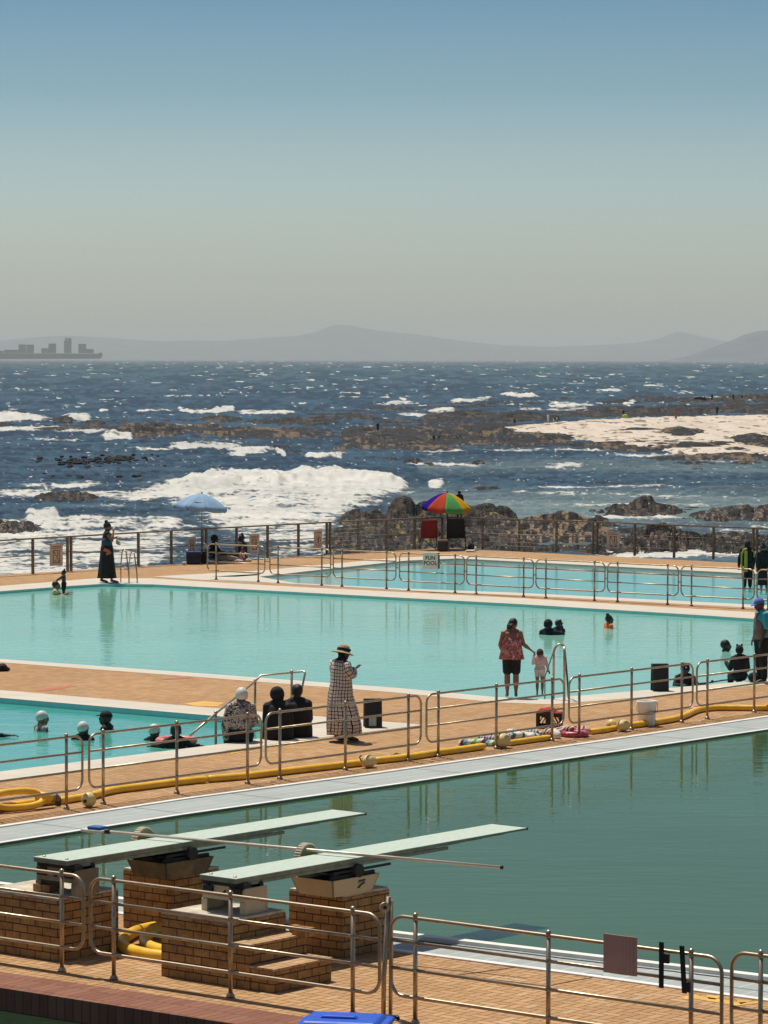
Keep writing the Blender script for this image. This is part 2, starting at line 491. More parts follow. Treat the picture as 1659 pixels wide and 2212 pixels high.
M_FUNFLOOR = mat('splash pool floor paint', (0.22, 0.56, 0.58), 0.6, var=0.1, nscale=1.0)

# ================================================================= the deck and the pools
def P(*pts): return [G(x, y, 0) for x, y in pts]
def line_at(p0, p1, x): return p0[1] + (p1[1] - p0[1]) * (x - p0[0]) / (p1[0] - p0[0])
# water outlines (at deck level)
main_w = P((-420, 1367), (-330, 1397), (0, 1423.6), (464, 1457), (862, 1486.6), (1071, 1506), (1185, 1511), (1225, 1505), (1407, 1490), (1659, 1468), (2100, 1428),
           (1950, 1360), (1659, 1339), (1503, 1328.5), (1128, 1305.5), (597, 1277), (330, 1262.5), (220, 1261.5), (150, 1266), (0, 1277.5), (-200, 1293))
main_c = P((-470, 1367), (-360, 1402), (0, 1431), (464, 1465.6), (862, 1497), (1071, 1517.5), (1190, 1522), (1232, 1519), (1407, 1505), (1659, 1478.5), (2200, 1429),
           (2000, 1348), (1659, 1324), (1503, 1315.5), (1128, 1292.5), (597, 1265.6), (324, 1249.5), (205, 1249.5), (150, 1254), (0, 1266), (-220, 1281))
kids_w = P((-300, 1482), (0, 1507.6), (464, 1546.8), (565, 1556.6), (600, 1590), (490, 1606), (0, 1667), (-300, 1704))
kids_c = P((-330, 1463), (0, 1490.8), (398, 1524.4), (703, 1549), (917, 1566), (709, 1592), (398, 1635), (0, 1686), (-330, 1730))
fun_w = P((560, 1246), (700, 1230), (880, 1211), (989, 1206.5), (1095, 1212), (1659, 1241), (2150, 1268), (2150, 1330), (1659, 1308), (1128, 1281), (856, 1271), (640, 1260))
fun_c = P((330, 1245.5), (564, 1232.6), (856, 1205), (989, 1200), (1095, 1205), (1659, 1233), (2250, 1264), (2250, 1342), (1659, 1315), (1128, 1286.5), (856, 1275.5), (564, 1259), (420, 1252))
deep_w = P((-333, 1871), (0, 1822), (398, 1760), (863, 1694), (1261, 1634.6), (1659, 1576), (2250, 1489), (2700, 1530), (3000, 1800), (2600, 2228), (1659, 2114), (914, 2026), (221, 1940), (0, 1912))
deep_far = P((-520, 1862), (0, 1786), (398, 1726), (796, 1672.6), (1261, 1606.6), (1659, 1548), (2250, 1461), (2250, 1489), (1659, 1576), (1261, 1634.6), (863, 1694), (398, 1760), (0, 1822), (-333, 1871))
near_out = P((-560, 1870), (-333, 1871), (0, 1912), (221, 1940), (914, 2026), (1659, 2114), (2600, 2228), (2600, 2290), (1659, 2163), (1260, 2108), (875, 2058), (221, 1970), (0, 1941))
deck_outer = P((-500, 1270), (-200, 1254), (960, 1183.5), (2500, 1262), (3400, 1560), (3400, 2200), (3000, 2460), (1500, 2336), (700, 2212), (-500, 2032), (-1200, 1800), (-1000, 1400))

pave = MB(); pave.sheet(deck_outer, [main_w, kids_w, fun_w, deep_w], z=0.0)
struct(pave.build('deck_paving', M_PAVE, recalc=False))
def ringsheet(name, outer, hole, z, m):
    b = MB(); b.sheet(outer, [hole] if hole else [], z=z)
    return struct(b.build(name, m, recalc=False))
ringsheet('main_pool_coping', main_c, main_w, 0.004, M_COPE)
ringsheet('kids_pool_coping', kids_c, kids_w, 0.004, M_COPE)
ringsheet('fun_pool_coping', fun_c, fun_w, 0.004, M_COPE)
ringsheet('diving_pool_far_coping', deep_far, None, 0.004, M_TILE)
ringsheet('diving_pool_near_coping', near_out, None, 0.004, M_TILE)
def basin(name, poly, depth, m, inset=0.0):
    b = MB(); n = len(poly); i0 = 0
    for p in poly: b.v.append(Vector((p[0], p[1], 0.0)))
    for p in poly: b.v.append(Vector((p[0], p[1], -depth)))
    for k in range(n):
        k2 = (k + 1) % n; b.face((k, k2, n + k2, n + k))
    b.sheet([(p[0], p[1]) for p in poly], z=-depth)
    return struct(b.build(name, m, recalc=False))
def water(name, poly, z, m):
    b = MB(); b.sheet([(p[0], p[1]) for p in poly], z=z)
    return struct(b.build(name, m, recalc=False))
basin('main_pool_basin', main_w, 1.5, M_BASIN); water('main_pool_water', main_w, -0.07, M_W_MAIN)
basin('kids_pool_basin', kids_w, 1.3, M_BASIN); water('kids_pool_water', kids_w, -0.10, M_W_KIDS)
basin('diving_pool_basin', deep_w, 3.6, mat('dark basin', (0.05, 0.12, 0.10), 0.7)); water('diving_pool_water', deep_w, -0.03, M_W_DEEP)
# fun pool: shallow floor with pale submerged rim
water('fun_pool_water', fun_w, -0.05, M_W_FUN)
basin('fun_pool_rim_floor', fun_w, 0.16, M_COPE)
cx_ = sum((p for p in fun_w), Vector()) / len(fun_w)
fun_in = P((720, 1238), (880, 1218), (989, 1213), (1095, 1218), (1659, 1248), (2100, 1272), (2100, 1322), (1659, 1299.5), (1128, 1274.5), (856, 1263), (760, 1256))
ff = MB(); ff.sheet(fun_in, z=-0.152); struct(ff.build('fun_pool_floor', M_FUNFLOOR, recalc=False))
# raised lips of the diving pool
def strip_line(name, pts, w, hgt, m, side=1, z0=0.0, cat=None):
    b = MB(); n = len(pts)
    L = []; Rr = []
    for i, p in enumerate(pts):
        d = ((pts[min(i + 1, n - 1)] - pts[max(i - 1, 0)])).normalized(); nn = Vector((-d.y, d.x, 0)) * side
        L.append(Vector((p.x, p.y, 0))); Rr.append(Vector((p.x, p.y, 0)) + nn * w)
    for i in range(n - 1):
        q = [L[i], L[i + 1], Rr[i + 1], Rr[i]]; i0 = len(b.v)
        for zz in (z0, z0 + hgt):
            for c in q: b.v.append(Vector((c.x, c.y, zz)))
        for f in ((0, 1, 5, 4), (2, 3, 7, 6), (4, 5, 6, 7), (3, 0, 4, 7), (1, 2, 6, 5)): b.face([i0 + k for k in f])
    return struct(b.build(name, m))
strip_line('far_gutter_lip', P((-520, 1862), (0, 1786), (398, 1726), (796, 1672.6), (1261, 1606.6), (1659, 1548), (2250, 1461)), 0.10, 0.022, M_LIP, -1, 0.0)
strip_line('far_water_lip', P((-333, 1871), (0, 1822), (398, 1760), (863, 1694), (1261, 1634.6), (1659, 1576), (2250, 1489)), 0.09, 0.048, M_LIP, 1, -0.04)
strip_line('near_water_lip', P((0, 1912), (221, 1940), (914, 2026), (1659, 2114), (2600, 2228)), 0.13, 0.085, M_LIP, -1, -0.04)
strip_line('near_outer_lip', P((0, 1938), (221, 1967), (875, 2055), (1260, 2105), (1659, 2160), (2600, 2287)), 0.10, 0.016, M_LIP, -1, 0.0)
# gutter slot behind the near water lip: flat dark strip painted as its shadow
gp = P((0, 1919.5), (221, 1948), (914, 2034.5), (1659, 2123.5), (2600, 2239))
strip_line('gutter_slot', gp, 0.035, 0.006, mat('painted gutter shadow', (0.03, 0.035, 0.035), 0.8), -1, 0.004)
# red brick kerb and lower lawn
def kerb_mat():
    m, nt = new_mat('red kerb brick'); h = N(nt)
    v = h.world(rotz=-ANG)
    bt = h.n('ShaderNodeTexBrick'); h.link(v, bt.inputs[0]); bt.offset = 0.5
    bt.inputs['Scale'].default_value = 1; bt.inputs['Brick Width'].default_value = 0.115
    bt.inputs['Row Height'].default_value = 0.36; bt.inputs['Mortar Size'].default_value = 0.006; bt.inputs['Mortar Smooth'].default_value = 0.3
    h.put(bt.inputs['Color1'], (0.20, 0.082, 0.048)); h.put(bt.inputs['Color2'], (0.27, 0.12, 0.072)); h.put(bt.inputs['Mortar'], (0.09, 0.05, 0.04))
    nn = h.noise(h.world(), 5, 5, 0.7)
    b = h.mix(h.ramp(nn, [(0.45, 0.0), (0.75, 0.6)]), bt.outputs[0], (0.22, 0.12, 0.09))
    h.out(b, 0.8, 0, h.bump(h.math('MULTIPLY', bt.outputs[1], -1.0), 0.8, 0.01), spec=0.2)
    return m
k0 = G(-520, 2032); 
kA = P((-520, 2035), (0, 2109), (636, 2204), (1500, 2334)); kB = P((-520, 2063), (0, 2144), (372, 2202), (1500, 2378))
kb = MB(); n = 4
for zz, rw in ((0.05, kA), (0.05, kB), (-0.2, kB), (0.0, kA)):
    for p in rw: kb.v.append(Vector((p.x, p.y, zz)))
for i in range(3):
    for a, b in ((0, 4), (4, 8), (12, 0)):
        kb.face((a + i, a + i + 1, b + i + 1, b + i), False, None)
struct(kb.build('brick_kerb', kerb_mat()))
gm, nt = new_mat('lawn'); h = N(nt)
h.out(h.ramp(h.noise(h.world(), 6, 6, 0.7), [(0.3, (0.004, 0.012, 0.004)), (0.7, (0.010, 0.024, 0.008))]), 0.9, 0, h.bump(h.noise(h.world(), 40, 3), 0.8, 0.03), spec=0.1)
lg = MB(); lg.sheet([(p.x, p.y) for p in (G(-1500, 1900), G(-520, 2050), G(0, 2130), G(1500, 2360), G(3600, 2500), Vector((30, 2, 0)), Vector((-30, 2, 0)))], z=-0.18)
struct(lg.build('lawn', gm, recalc=False))
# sea wall under the far deck edge
M_WALL = mat('sea wall concrete', (0.28, 0.24, 0.18), 0.9, var=0.3, nscale=1.2, bump=0.5)
sw = MB(); pts = [deck_outer[i] for i in (9, 10, 11, 0, 1, 2, 3, 4, 5, 6)]
for p in pts: sw.v.append(Vector((p.x, p.y, -0.001)))
for p in pts: sw.v.append(Vector((p.x, p.y, SEA - 1.5)))
for i in range(len(pts) - 1): sw.face((i, i + 1, len(pts) + i + 1, len(pts) + i))
struct(sw.build('sea_wall', M_WALL))
# paint marks on the paving
M_YP = mat('worn yellow floor paint', (0.62, 0.36, 0.07), 0.7, var=0.25, nscale=3)
M_RP = mat('worn red floor paint', (0.42, 0.13, 0.07), 0.8, var=0.3, nscale=5)
def paint(name, polys, m, label):
    b = MB()
    for q in polys: b.sheet(P(*q), z=0.004)
    return struct(b.build(name, m, recalc=False))
paint('paint_mark_yellow', [[(396, 1520), (440, 1515), (486, 1518), (470, 1526), (420, 1525)]], M_YP, '')
paint('paint_mark_yellow_step', [[(488, 1622), (560, 1612), (562, 1617), (500, 1629)]], M_YP, '')
paint('paint_mark_red', [[(75, 1492), (130, 1484), (150, 1480), (168, 1482), (140, 1487), (95, 1494)], [(350, 1466.5), (400, 1463.5), (425, 1464.5), (360, 1468)]], M_RP, '')
paint('paint_mark_fence', [[(455, 1246), (505, 1243), (560, 1240), (562, 1242.5), (510, 1246)]], M_YP, '')
# painted yellow zigzag at the lower right
paint('paint_mark_zigzag', [[(1470, 2153), (1500, 2150), (1600, 2166), (1640, 2163), (1655, 2166), (1590, 2173), (1500, 2158), (1480, 2160)],
      [(1525, 2150), (1560, 2152), (1545, 2160), (1530, 2158)], [(1590, 2160), (1625, 2162), (1600, 2170)]], M_YP, '')
# manhole outline near the diving pool: thin dark joints
mh = MB()
mq = P((1115, 2090), (1302, 2107), (1180, 2130), (990, 2107))
for i in range(4):
    a, b_ = mq[i], mq[(i + 1) % 4]; d = (b_ - a).normalized(); nn = Vector((-d.y, d.x, 0)) * 0.02
    mh.sheet([a, b_, b_ + nn, a + nn], z=0.004)
struct(mh.build('inspection_cover_joint', mat('dark joint', (0.06, 0.035, 0.02), 0.9), recalc=False))

# ================================================================= sea
rows = np.concatenate([HOR + np.array([1.75, 2.1, 2.7, 3.4, 4.2, 5.0, 5.9, 6.9, 8.0]), HOR + 9 + np.arange(0, 500, 1.0)])
cols = np.arange(-700, 2360, 4.0)
XP, YP = np.meshgrid(cols, rows)
Dq = YP - HOR
HR = HOR + (XP - CX) * 0.0019
YP = Dq + HR
X, Y = GA(XP, YP, SEA)
Dq = YP - HR                                            # how far below the horizon
foam = np.zeros_like(X); lift = np.zeros_like(X)
wob = (fbm(XP / 60, YP / 14, 3, 3) - 0.5)
def streak(x0, y0, x1, y1, hw, s, lf=0.0, taper=0.25):
    """foam lying along a line; hw half height"""
    global foam, lift
    t = (XP - x0) / (x1 - x0)
    yc = y0 + (y1 - y0) * np.clip(t, 0, 1) + wob * hw * 1.2
    e = np.clip(np.minimum(t, 1 - t) / taper + 0.15, 0, 1) * ((t > -0.02) & (t < 1.02))
    if y0 < 1000: hw = hw * 0.62
    hh_ = hw * (0.35 + 0.65 * e)
    d = np.abs(YP - yc) / hh_
    q = np.clip(1.5 - d, 0, 1) * e * s
    foam = np.maximum(foam, q)
    if lf: lift = np.maximum(lift, np.clip(1.6 - np.abs(YP - yc + hw * 0.4) / (hh_ * 0.9), 0, 1) ** 1.5 * e * lf)
for a in [(-120, 905, 125, 905, 10, 1, 1.0), (138, 905, 205, 903, 9, 1, 1.0), (212, 887, 236, 888, 4, 1, .4), (275, 889, 385, 886, 3, .8, .3), (380, 884, 425, 893, 6, 1, .7),
          (415, 893, 515, 884, 6, 1, .7), (470, 884, 512, 884, 7, 1, .6), (500, 892, 650, 890, 5, .9, .4), (-80, 926, 265, 928, 11, .9, 0), (210, 948, 300, 940, 12, 1, .8),
          (320, 921, 480, 919, 4, .85, 0), (30, 950, 210, 952, 5, .55, 0), (265, 969, 410, 971, 2.5, .7, .2), (350, 964, 560, 962, 7, .75, .5), (485, 980, 600, 974, 8, .95, .6), (590, 976, 620, 988, 5, 1, .5),
          (650, 990, 750, 982, 6, .95, .5), (700, 981, 745, 990, 4, 1, .4),
          (960, 868, 1080, 862, 7, .95, .4), (1075, 852, 1172, 858, 6, 1, .7), (1275, 845, 1348, 844, 4, 1, .5), (1342, 874, 1374, 869, 7, 1, .7), (1175, 876, 1295, 876, 8, .85, .2),
          (922, 889, 992, 890, 8, 1, .4), (840, 897, 925, 897, 5, .8, .1), (1080, 887, 1285, 887, 5, .8, 0), (1430, 860, 1700, 860, 5, .8, 0), (860, 860, 880, 862, 3, .9, .3), (829, 869, 905, 871, 3, .8, .2),
          (700, 860, 790, 857, 1.5, .8, 0), (1560, 868, 1660, 866, 5, .9, 0),
          (922, 1046, 963, 1043, 6, .9, .35), (1170, 1008, 1275, 1006, 7, .7, .1), (829, 973, 1340, 975, 4, .62, 0), (1290, 982, 1500, 986, 5, .75, 0), (850, 1000, 1100, 1006, 4, .5, 0), (1450, 990, 1660, 1000, 6, .55, 0),
          (1255, 1119, 1490, 1121, 4, .7, 0), (1100, 1050, 1500, 1048, 2.5, .5, 0), (1050, 1060, 1660, 1075, 4, .42, 0), (1150, 1090, 1600, 1090, 5, .4, 0),
          (1250, 1192, 1720, 1196, 12, .8, 0), (1500, 1150, 1760, 1140, 8, .6, 0), (1090, 1180, 1140, 1186, 8, .9, 0),
          # the big white wash
          (300, 1052, 820, 1036, 13, 1, 1.0), (215, 1068, 900, 1056, 17, .95, .3), (690, 1032, 885, 1050, 13, 1, .8), (330, 1085, 840, 1082, 17, .86, .3), (400, 1110, 790, 1104, 15, .86, .2),
          (430, 1132, 760, 1130, 15, .86, 0), (470, 1160, 740, 1155, 17, .72, 0), (-50, 1062, 330, 1066, 7, .55, 0), (30, 1050, 230, 1044, 5, .6, 0),
          (-100, 1140, 480, 1128, 12, .72, .3), (40, 1128, 140, 1122, 10, .95, .7), (-200, 1160, 520, 1150, 12, .8, 0), (-200, 1188, 480, 1172, 13, .74, 0), (-200, 1222, 460, 1200, 14, .76, 0),
          (100, 1096, 300, 1092, 4, .45, 0), (560, 1190, 760, 1182, 14, .6, 0), (520, 1210, 640, 1205, 14, .65, 0), (-300, 1250, 300, 1230, 18, .7, 0)]:
    streak(*a)
# the photo's whitecaps, real in world space: rare crests
cap = vnoise(X / 9.0 + 3, Dq * 0.75 + 0.0, 21) * 0.62 + fbm(XP / 9.0, YP / 2.4, 2, 33) * 0.38
thr = 0.765 + 0.05 * (fbm(XP / 160, YP / 30, 2, 8) - 0.5)
caps_on = np.clip((cap - thr) / 0.05, 0, 1) * (YP < 905)
cap2 = fbm(XP / 10.0, YP / 2.3, 3, 55, 0.6); caps2 = np.clip((cap2 - 0.75 + 0.05 * (fbm(XP / 130, YP / 25, 2, 58) - 0.5)) / 0.06, 0, 1) * (YP > 895) * 0.75
lace = fbm(XP / 13.0, YP / 2.6, 4, 71, 0.62, ridge=True)
lace2 = fbm(X / 8.0, Y / 17.0, 3, 77, 0.55)
lace3 = fbm(XP / 34.0, YP / 2.2, 3, 79, 0.6)
fm = foam * (1.22 - 0.22 * (YP < 1000)) + (lace - 0.55) * 0.75 + (lace2 - 0.5) * 1.0 + (lace3 - 0.5) * 1.25 - 0.36
fm = np.clip(fm / 0.62, 0, 1) * np.clip(foam * 4, 0, 1)
solid = fm
foam_a = np.clip(solid + caps_on + caps2, 0, 1)
# shallower greener water near the rocks, dark offshore
shal = np.clip((YP - 1040) / 50, 0, 1) * np.clip((XP - 820) / 80, 0, 1) * np.clip((1150 - YP) / 30, 0.3, 1) + np.clip(foam, 0, 1) * 0.35 * (YP > 1020)
shal = np.clip(shal + 0.6 * np.exp(-((YP - 1008) / 14) ** 2) * (XP > 900), 0, 1)
tone = 0.5 * fbm(X / 9.0, Dq / 5.0, 4, 90, 0.62) + 0.5 * fbm(XP / 16.0, YP / 2.6, 3, 95, 0.6)
far = np.clip(1 - Dq / 95.0, 0, 1)
amp = np.clip((Dq - 10) / 60.0, 0, 1)
mpx = Y / FOC                                             # metres per photo unit at that distance
chop = (fbm(XP / 26, Dq / 3.4, 4, 101, 0.6, ridge=True) - 0.55) * mpx * 8.0 + (fbm(X / 16.0, Y / 26.0, 2, 131) - 0.5) * 0.4
wv = chop * (1 - 0.4 * shal) + (fbm(XP / 16, YP / 3.6, 4, 171, 0.6) - 0.5) * mpx * 5 * np.clip(foam, 0, 1)
Zs = SEA + wv * amp + lift * 0.62 * (0.55 + 0.9 * fbm(XP / 22, YP / 9, 3, 61))
M_SEA, nt = new_mat('open sea'); h = N(nt)
at = lambda nme: (lambda a: (setattr(a, 'attribute_name', nme), a.outputs['Fac'])[1])(h.n('ShaderNodeAttribute'))
fo, sh_, to, fa = at('foam'), at('shallow'), at('tone'), at('far')
deep = h.mix(h.ramp(to, [(0.44, 0.0), (0.60, 1.0)]), (0.002, 0.008, 0.016), (0.024, 0.056, 0.078))
deep = h.mix(fa, deep, h.mix(h.ramp(to, [(0.42, 0.0), (0.58, 1.0)]), (0.002, 0.022, 0.026), (0.032, 0.080, 0.080)))
b = h.mix(sh_, deep, h.mix(h.ramp(to, [(0.36, 0.0), (0.62, 1.0)]), (0.085, 0.125, 0.115), (0.17, 0.21, 0.19)))
fnz = h.noise(h.world(scale=(1, 0.6, 1)), 1.6, 5, 0.7)
fo2 = h.math('MULTIPLY', h.ramp(h.math('ADD', fo, h.math('MULTIPLY', h.math('SUBTRACT', fnz, 0.5), 0.8)), [(0.2, 0.0), (0.8, 1.0)]), h.ramp(fo, [(0.02, 0.0), (0.12, 1.0)]))
b = h.mix(fo2, b, h.mix(to, (0.30, 0.32, 0.31), (0.72, 0.69, 0.62)))
rg = h.mix(fo2, (0.32, 0.32, 0.32), (0.9, 0.9, 0.9))
bn = h.bump(h.noise(h.world(scale=(0.7, 0.7, 1)), 1.1, 4, 0.6), 0.5, 0.2)
h.out(b, rg, 0, bn, ior=1.333, spec=0.12, **{'Specular Tint': (0.92, 1.0, 0.95, 1)})
struct(grid_mesh('sea', X, Y, Zs, M_SEA, {'foam': foam_a, 'shallow': shal, 'tone': tone, 'far': far}))

# ================================================================= mountains and near hill
def ridge(name, D, prof, m, depth, label, rough=6.0, seed=3):
    xs = np.arange(prof[0][0], prof[-1][0] + 1, 6.0)
    ys = np.interp(xs, [p[0] for p in prof], [p[1] for p in prof])
    nr = 40
    t = np.linspace(0, 1, nr)[:, None]
    XP2 = np.repeat(xs[None, :], nr, 0)
    hgt = (HOR + 0.0 - ys)[None, :] / FOC * D + CAMH - SEA
    prof_t = np.where(t < 0.6, (t / 0.6) ** 1.15, 1 - ((t - 0.6) / 0.4) ** 1.5)
    Yw = D + (t - 0.6) * depth + 0 * XP2
    Xw = (XP2 - CX) / FOC * D + 0 * Yw
    gul = fbm(Xw / 500, Yw / 900, 4, seed, ridge=True)
    Zw = SEA - 4 + hgt * np.clip(prof_t * (0.80 + 0.35 * (gul if True else 0) * (1 - prof_t)) + prof_t ** 6 * 0.2, 0, 1.0) 
    return struct(grid_mesh(name, Xw, Yw, Zw, m))
mm, nt = new_mat('haze tinted scrub hillside'); h = N(nt)  # pale blue of the distance haze is mixed into the hill colour
h.out(h.ramp(h.noise(h.world(scale=(1, 1, 3)), 0.004, 6, 0.6), [(0.35, (0.06, 0.085, 0.095)), (0.7, (0.12, 0.15, 0.155))]), 0.95, spec=0.0)
ridge('mountains', 32000, [(-900, 748), (-500, 741), (-200, 744), (0, 736), (45, 731), (95, 727), (145, 724.5), (215, 728), (300, 734.5), (350, 737), (410, 734.5), (480, 736), (550, 730.5), (640, 724.5), (672, 718), (690, 712), (708, 704),
      (722, 700.5), (750, 700.5), (768, 704), (790, 708.5), (830, 714.5), (870, 718), (904, 721), (954, 728.5), (990, 734), (1029, 738.5), (1094, 744.5), (1179, 747.5), (1279, 744), (1369, 738.5), (1419, 731), (1435, 724), (1449, 718),
      (1462, 714.5), (1476, 714.5), (1494, 719), (1544, 730), (1580, 736), (1680, 744), (1900, 742), (2300, 735), (2700, 748)], mm, 5000, '')
ridge('headland', 20000, [(1430, 777), (1470, 770), (1499, 762), (1539, 747), (1579, 732.5), (1609, 718.5), (1639, 711), (1665, 709), (1750, 706), (1900, 700), (2200, 712), (2600, 740)], mm, 2600, '', seed=9)
bm_ = MB(); bm_.sheet([(-19000, 27500), (19000, 27500), (19000, 36000), (-19000, 36000)], z=SEA + 1.5)
struct(bm_.build('far_shore', mm, recalc=False))


def rock_mat(name, dark, mid, light, top=0.5, spots=0.0, moss=0.0, ns=1.0, streak=0):
    m, nt = new_mat(name); h = N(nt)
    w = h.world()
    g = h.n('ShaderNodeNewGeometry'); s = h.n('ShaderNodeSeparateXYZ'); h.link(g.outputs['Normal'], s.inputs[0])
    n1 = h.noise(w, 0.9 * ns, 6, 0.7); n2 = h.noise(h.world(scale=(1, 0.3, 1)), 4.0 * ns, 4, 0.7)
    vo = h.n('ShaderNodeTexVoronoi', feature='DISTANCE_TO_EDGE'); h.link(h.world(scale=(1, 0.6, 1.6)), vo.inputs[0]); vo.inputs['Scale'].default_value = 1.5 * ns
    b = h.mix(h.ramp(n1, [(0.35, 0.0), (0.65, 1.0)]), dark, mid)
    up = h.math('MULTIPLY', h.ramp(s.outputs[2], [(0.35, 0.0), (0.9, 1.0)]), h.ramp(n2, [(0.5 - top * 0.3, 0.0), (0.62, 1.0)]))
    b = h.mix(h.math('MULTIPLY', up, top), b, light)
    if spots:
        v2 = h.n('ShaderNodeTexVoronoi'); h.link(w, v2.inputs[0]); v2.inputs['Scale'].default_value = 4.0
        b = h.mix(h.math('MULTIPLY', h.ramp(v2.outputs[0], [(0.18, 1.0), (0.30, 0.0)]), h.ramp(h.noise(w, 2.2, 3), [(0.52 - 0.1 * spots, 0.0), (0.6, 1.0)])), b, (0.52, 0.45, 0.38))
    if moss:
        b = h.mix(h.math('MULTIPLY', h.ramp(h.noise(w, 0.55, 3), [(0.60, 0.0), (0.66, 1.0)]), moss), b, (0.30, 0.22, 0.03))
    b = h.mix(h.ramp(vo.outputs[0], [(0.0, 0.9), (0.10, 0.0)]), b, (0.005, 0.005, 0.005))
    at = h.n('ShaderNodeAttribute'); at.attribute_name = 'shade_debris'
    b = h.mix(h.ramp(at.outputs['Fac'], [(0.44, 0.97), (0.48, 0.0)]), b, (0.006, 0.006, 0.005))  # noise paints black crevice shade into the rock colour
    b = h.mix(h.ramp(at.outputs['Fac'], [(0.56, 0.0), (0.62, 0.75)]), b, light)
    if streak:
        sn = h.noise(h.world(scale=(0.30, 0.035, 1.5)), 1.0, 4, 0.65)
        b = h.mix(h.ramp(sn, [(0.47, 1.0), (0.51, 0.0)]), b, (0.008, 0.007, 0.006))  # black bands painted in as shaded crevices of the reef
        b = h.mix(h.ramp(sn, [(0.6, 0.0), (0.66, 0.8)]), b, light)
    h.out(b, h.ramp(n1, [(0.3, 0.45), (0.7, 0.85)]), 0, h.bump(h.math('ADD', n2, h.math('MULTIPLY', n1, 1.5)), 1.0, 0.18), spec=0.25)
    return m
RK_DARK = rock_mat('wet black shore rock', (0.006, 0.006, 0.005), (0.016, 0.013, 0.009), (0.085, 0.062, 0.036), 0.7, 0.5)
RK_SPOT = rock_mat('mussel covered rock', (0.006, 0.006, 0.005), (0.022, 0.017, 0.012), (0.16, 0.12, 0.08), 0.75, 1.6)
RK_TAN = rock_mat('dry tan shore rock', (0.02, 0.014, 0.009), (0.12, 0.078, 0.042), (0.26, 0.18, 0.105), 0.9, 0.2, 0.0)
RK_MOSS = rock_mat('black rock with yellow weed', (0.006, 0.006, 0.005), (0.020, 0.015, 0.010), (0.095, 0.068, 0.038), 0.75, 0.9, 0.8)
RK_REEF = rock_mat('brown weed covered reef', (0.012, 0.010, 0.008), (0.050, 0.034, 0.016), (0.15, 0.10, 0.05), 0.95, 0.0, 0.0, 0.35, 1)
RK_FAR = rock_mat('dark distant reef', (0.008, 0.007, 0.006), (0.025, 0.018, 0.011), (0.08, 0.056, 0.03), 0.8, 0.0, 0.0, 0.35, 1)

def rock(name, ells, label, m, cat='rock', cell=1.1, step=(3.0, 1.0), rough=0.5, thr=0.0, seed=1, group=None, spread=1.0, z0=SEA, rag=0.55, stretch=0.6):
    """ells: footprint ellipses (photo x, y, half width, half depth) with height in metres, laid on the sea plane"""
    x0 = min(e[0] - e[2] * 1.25 for e in ells); x1 = max(e[0] + e[2] * 1.25 for e in ells)
    y0 = min(e[1] - e[3] * 1.3 for e in ells); y1 = max(e[1] + e[3] * 1.3 for e in ells)
    xs = np.arange(x0, x1 + step[0], step[0]); ys = np.arange(y0, y1 + step[1], step[1])
    A, B = np.meshgrid(xs, ys); X_, Y_ = GA(A, B, z0)
    reefy = cat == 'reef'
    if reefy: cell = cell * 1.5; rough = 0.22; stretch = 1.2; thr = thr - 0.09; rag = rag + 0.25
    nz = fbm(X_ / (cell * 2.4), Y_ / (cell * (5.0 if reefy else 2.6)), 4, seed) - 0.5
    H = np.full(A.shape, -1.0)
    for cx, cy, rx, ry, hm in ells:
        d = ((A - cx) / rx) ** 2 + ((B - cy) / ry) ** 2
        d = d * (1 + rag * 1.6 * nz)
        H = np.maximum(H, np.where(d < 1, hm * np.sqrt(np.clip(1 - d, 0, 1)) ** 0.8, -(d - 1) * 0.8))
    wx = X_ + (vnoise(X_ / cell * 1.3, Y_ / cell * 1.3, seed + 3) - 0.5) * cell * 0.7
    f1, f2, iv = worley(wx / (cell * 1.9), Y_ / (cell * (1.2 + stretch)), seed + 11)
    g1, g2, jv = worley(wx / (cell * 0.62), Y_ / (cell * 0.8), seed + 23)
    blk = (0.35 + 0.95 * iv) * (0.5 + 0.5 * np.clip((f2 - f1) * 4, 0, 1)) * (1.12 - 0.35 * f1)
    sm = (jv - 0.5) * (0.6 + 0.4 * np.clip((g2 - g1) * 4, 0, 1))
    hh = np.where(H > 0, H * blk + rough * cell * 0.6 * sm * np.clip(H * 3, 0, 1), H)
    hh = hh * (0.85 if reefy else 0.66 if cat == 'rock' and cell > 0.7 else 0.74) - thr
    shade_debris = fbm(A / (9.0 if reefy else 7.0), B / (2.0 if reefy else 4.5), 4, seed + 40, 0.62) - (0.065 if reefy else 0.045)
    o = grid_mesh(name, X_, Y_, z0 - 0.12 + np.clip(hh, -0.5, 50), m, {'shade_debris': shade_debris}, mask=hh > -0.25, smooth=False)
    return tag(o, label, cat, group, 'stuff' if name == 'rock_rubble' else None)
GR = 'rocks standing in the surf'
rock('rock_rubble', [(1110, 1186, 70, 9, 0.55), (1180, 1190, 60, 7, 0.45), (1260, 1190, 70, 9, 0.5), (1330, 1196, 60, 7, 0.4)], 'low black rubble at the foot of the sea wall, below the tan rock mound', RK_DARK, cell=0.45, seed=141, rough=0.9, rag=0.9)
rock('rock_rubble', [(1590, 1190, 60, 10, 0.5), (1655, 1182, 60, 12, 0.55), (1560, 1160, 45, 9, 0.45), (1495, 1164, 40, 8, 0.45)], 'low black rubble by the sea wall at the right edge', RK_DARK, cell=0.45, seed=145, rough=0.9, rag=0.9)
rock('rock_rubble', [(1320, 1140, 60, 8, 0.4), (1280, 1128, 45, 7, 0.45), (1360, 1150, 50, 7, 0.4)], 'scattered low dark rocks between the tan mound and the black island', RK_DARK, cell=0.45, seed=149, rough=0.9, rag=0.9)
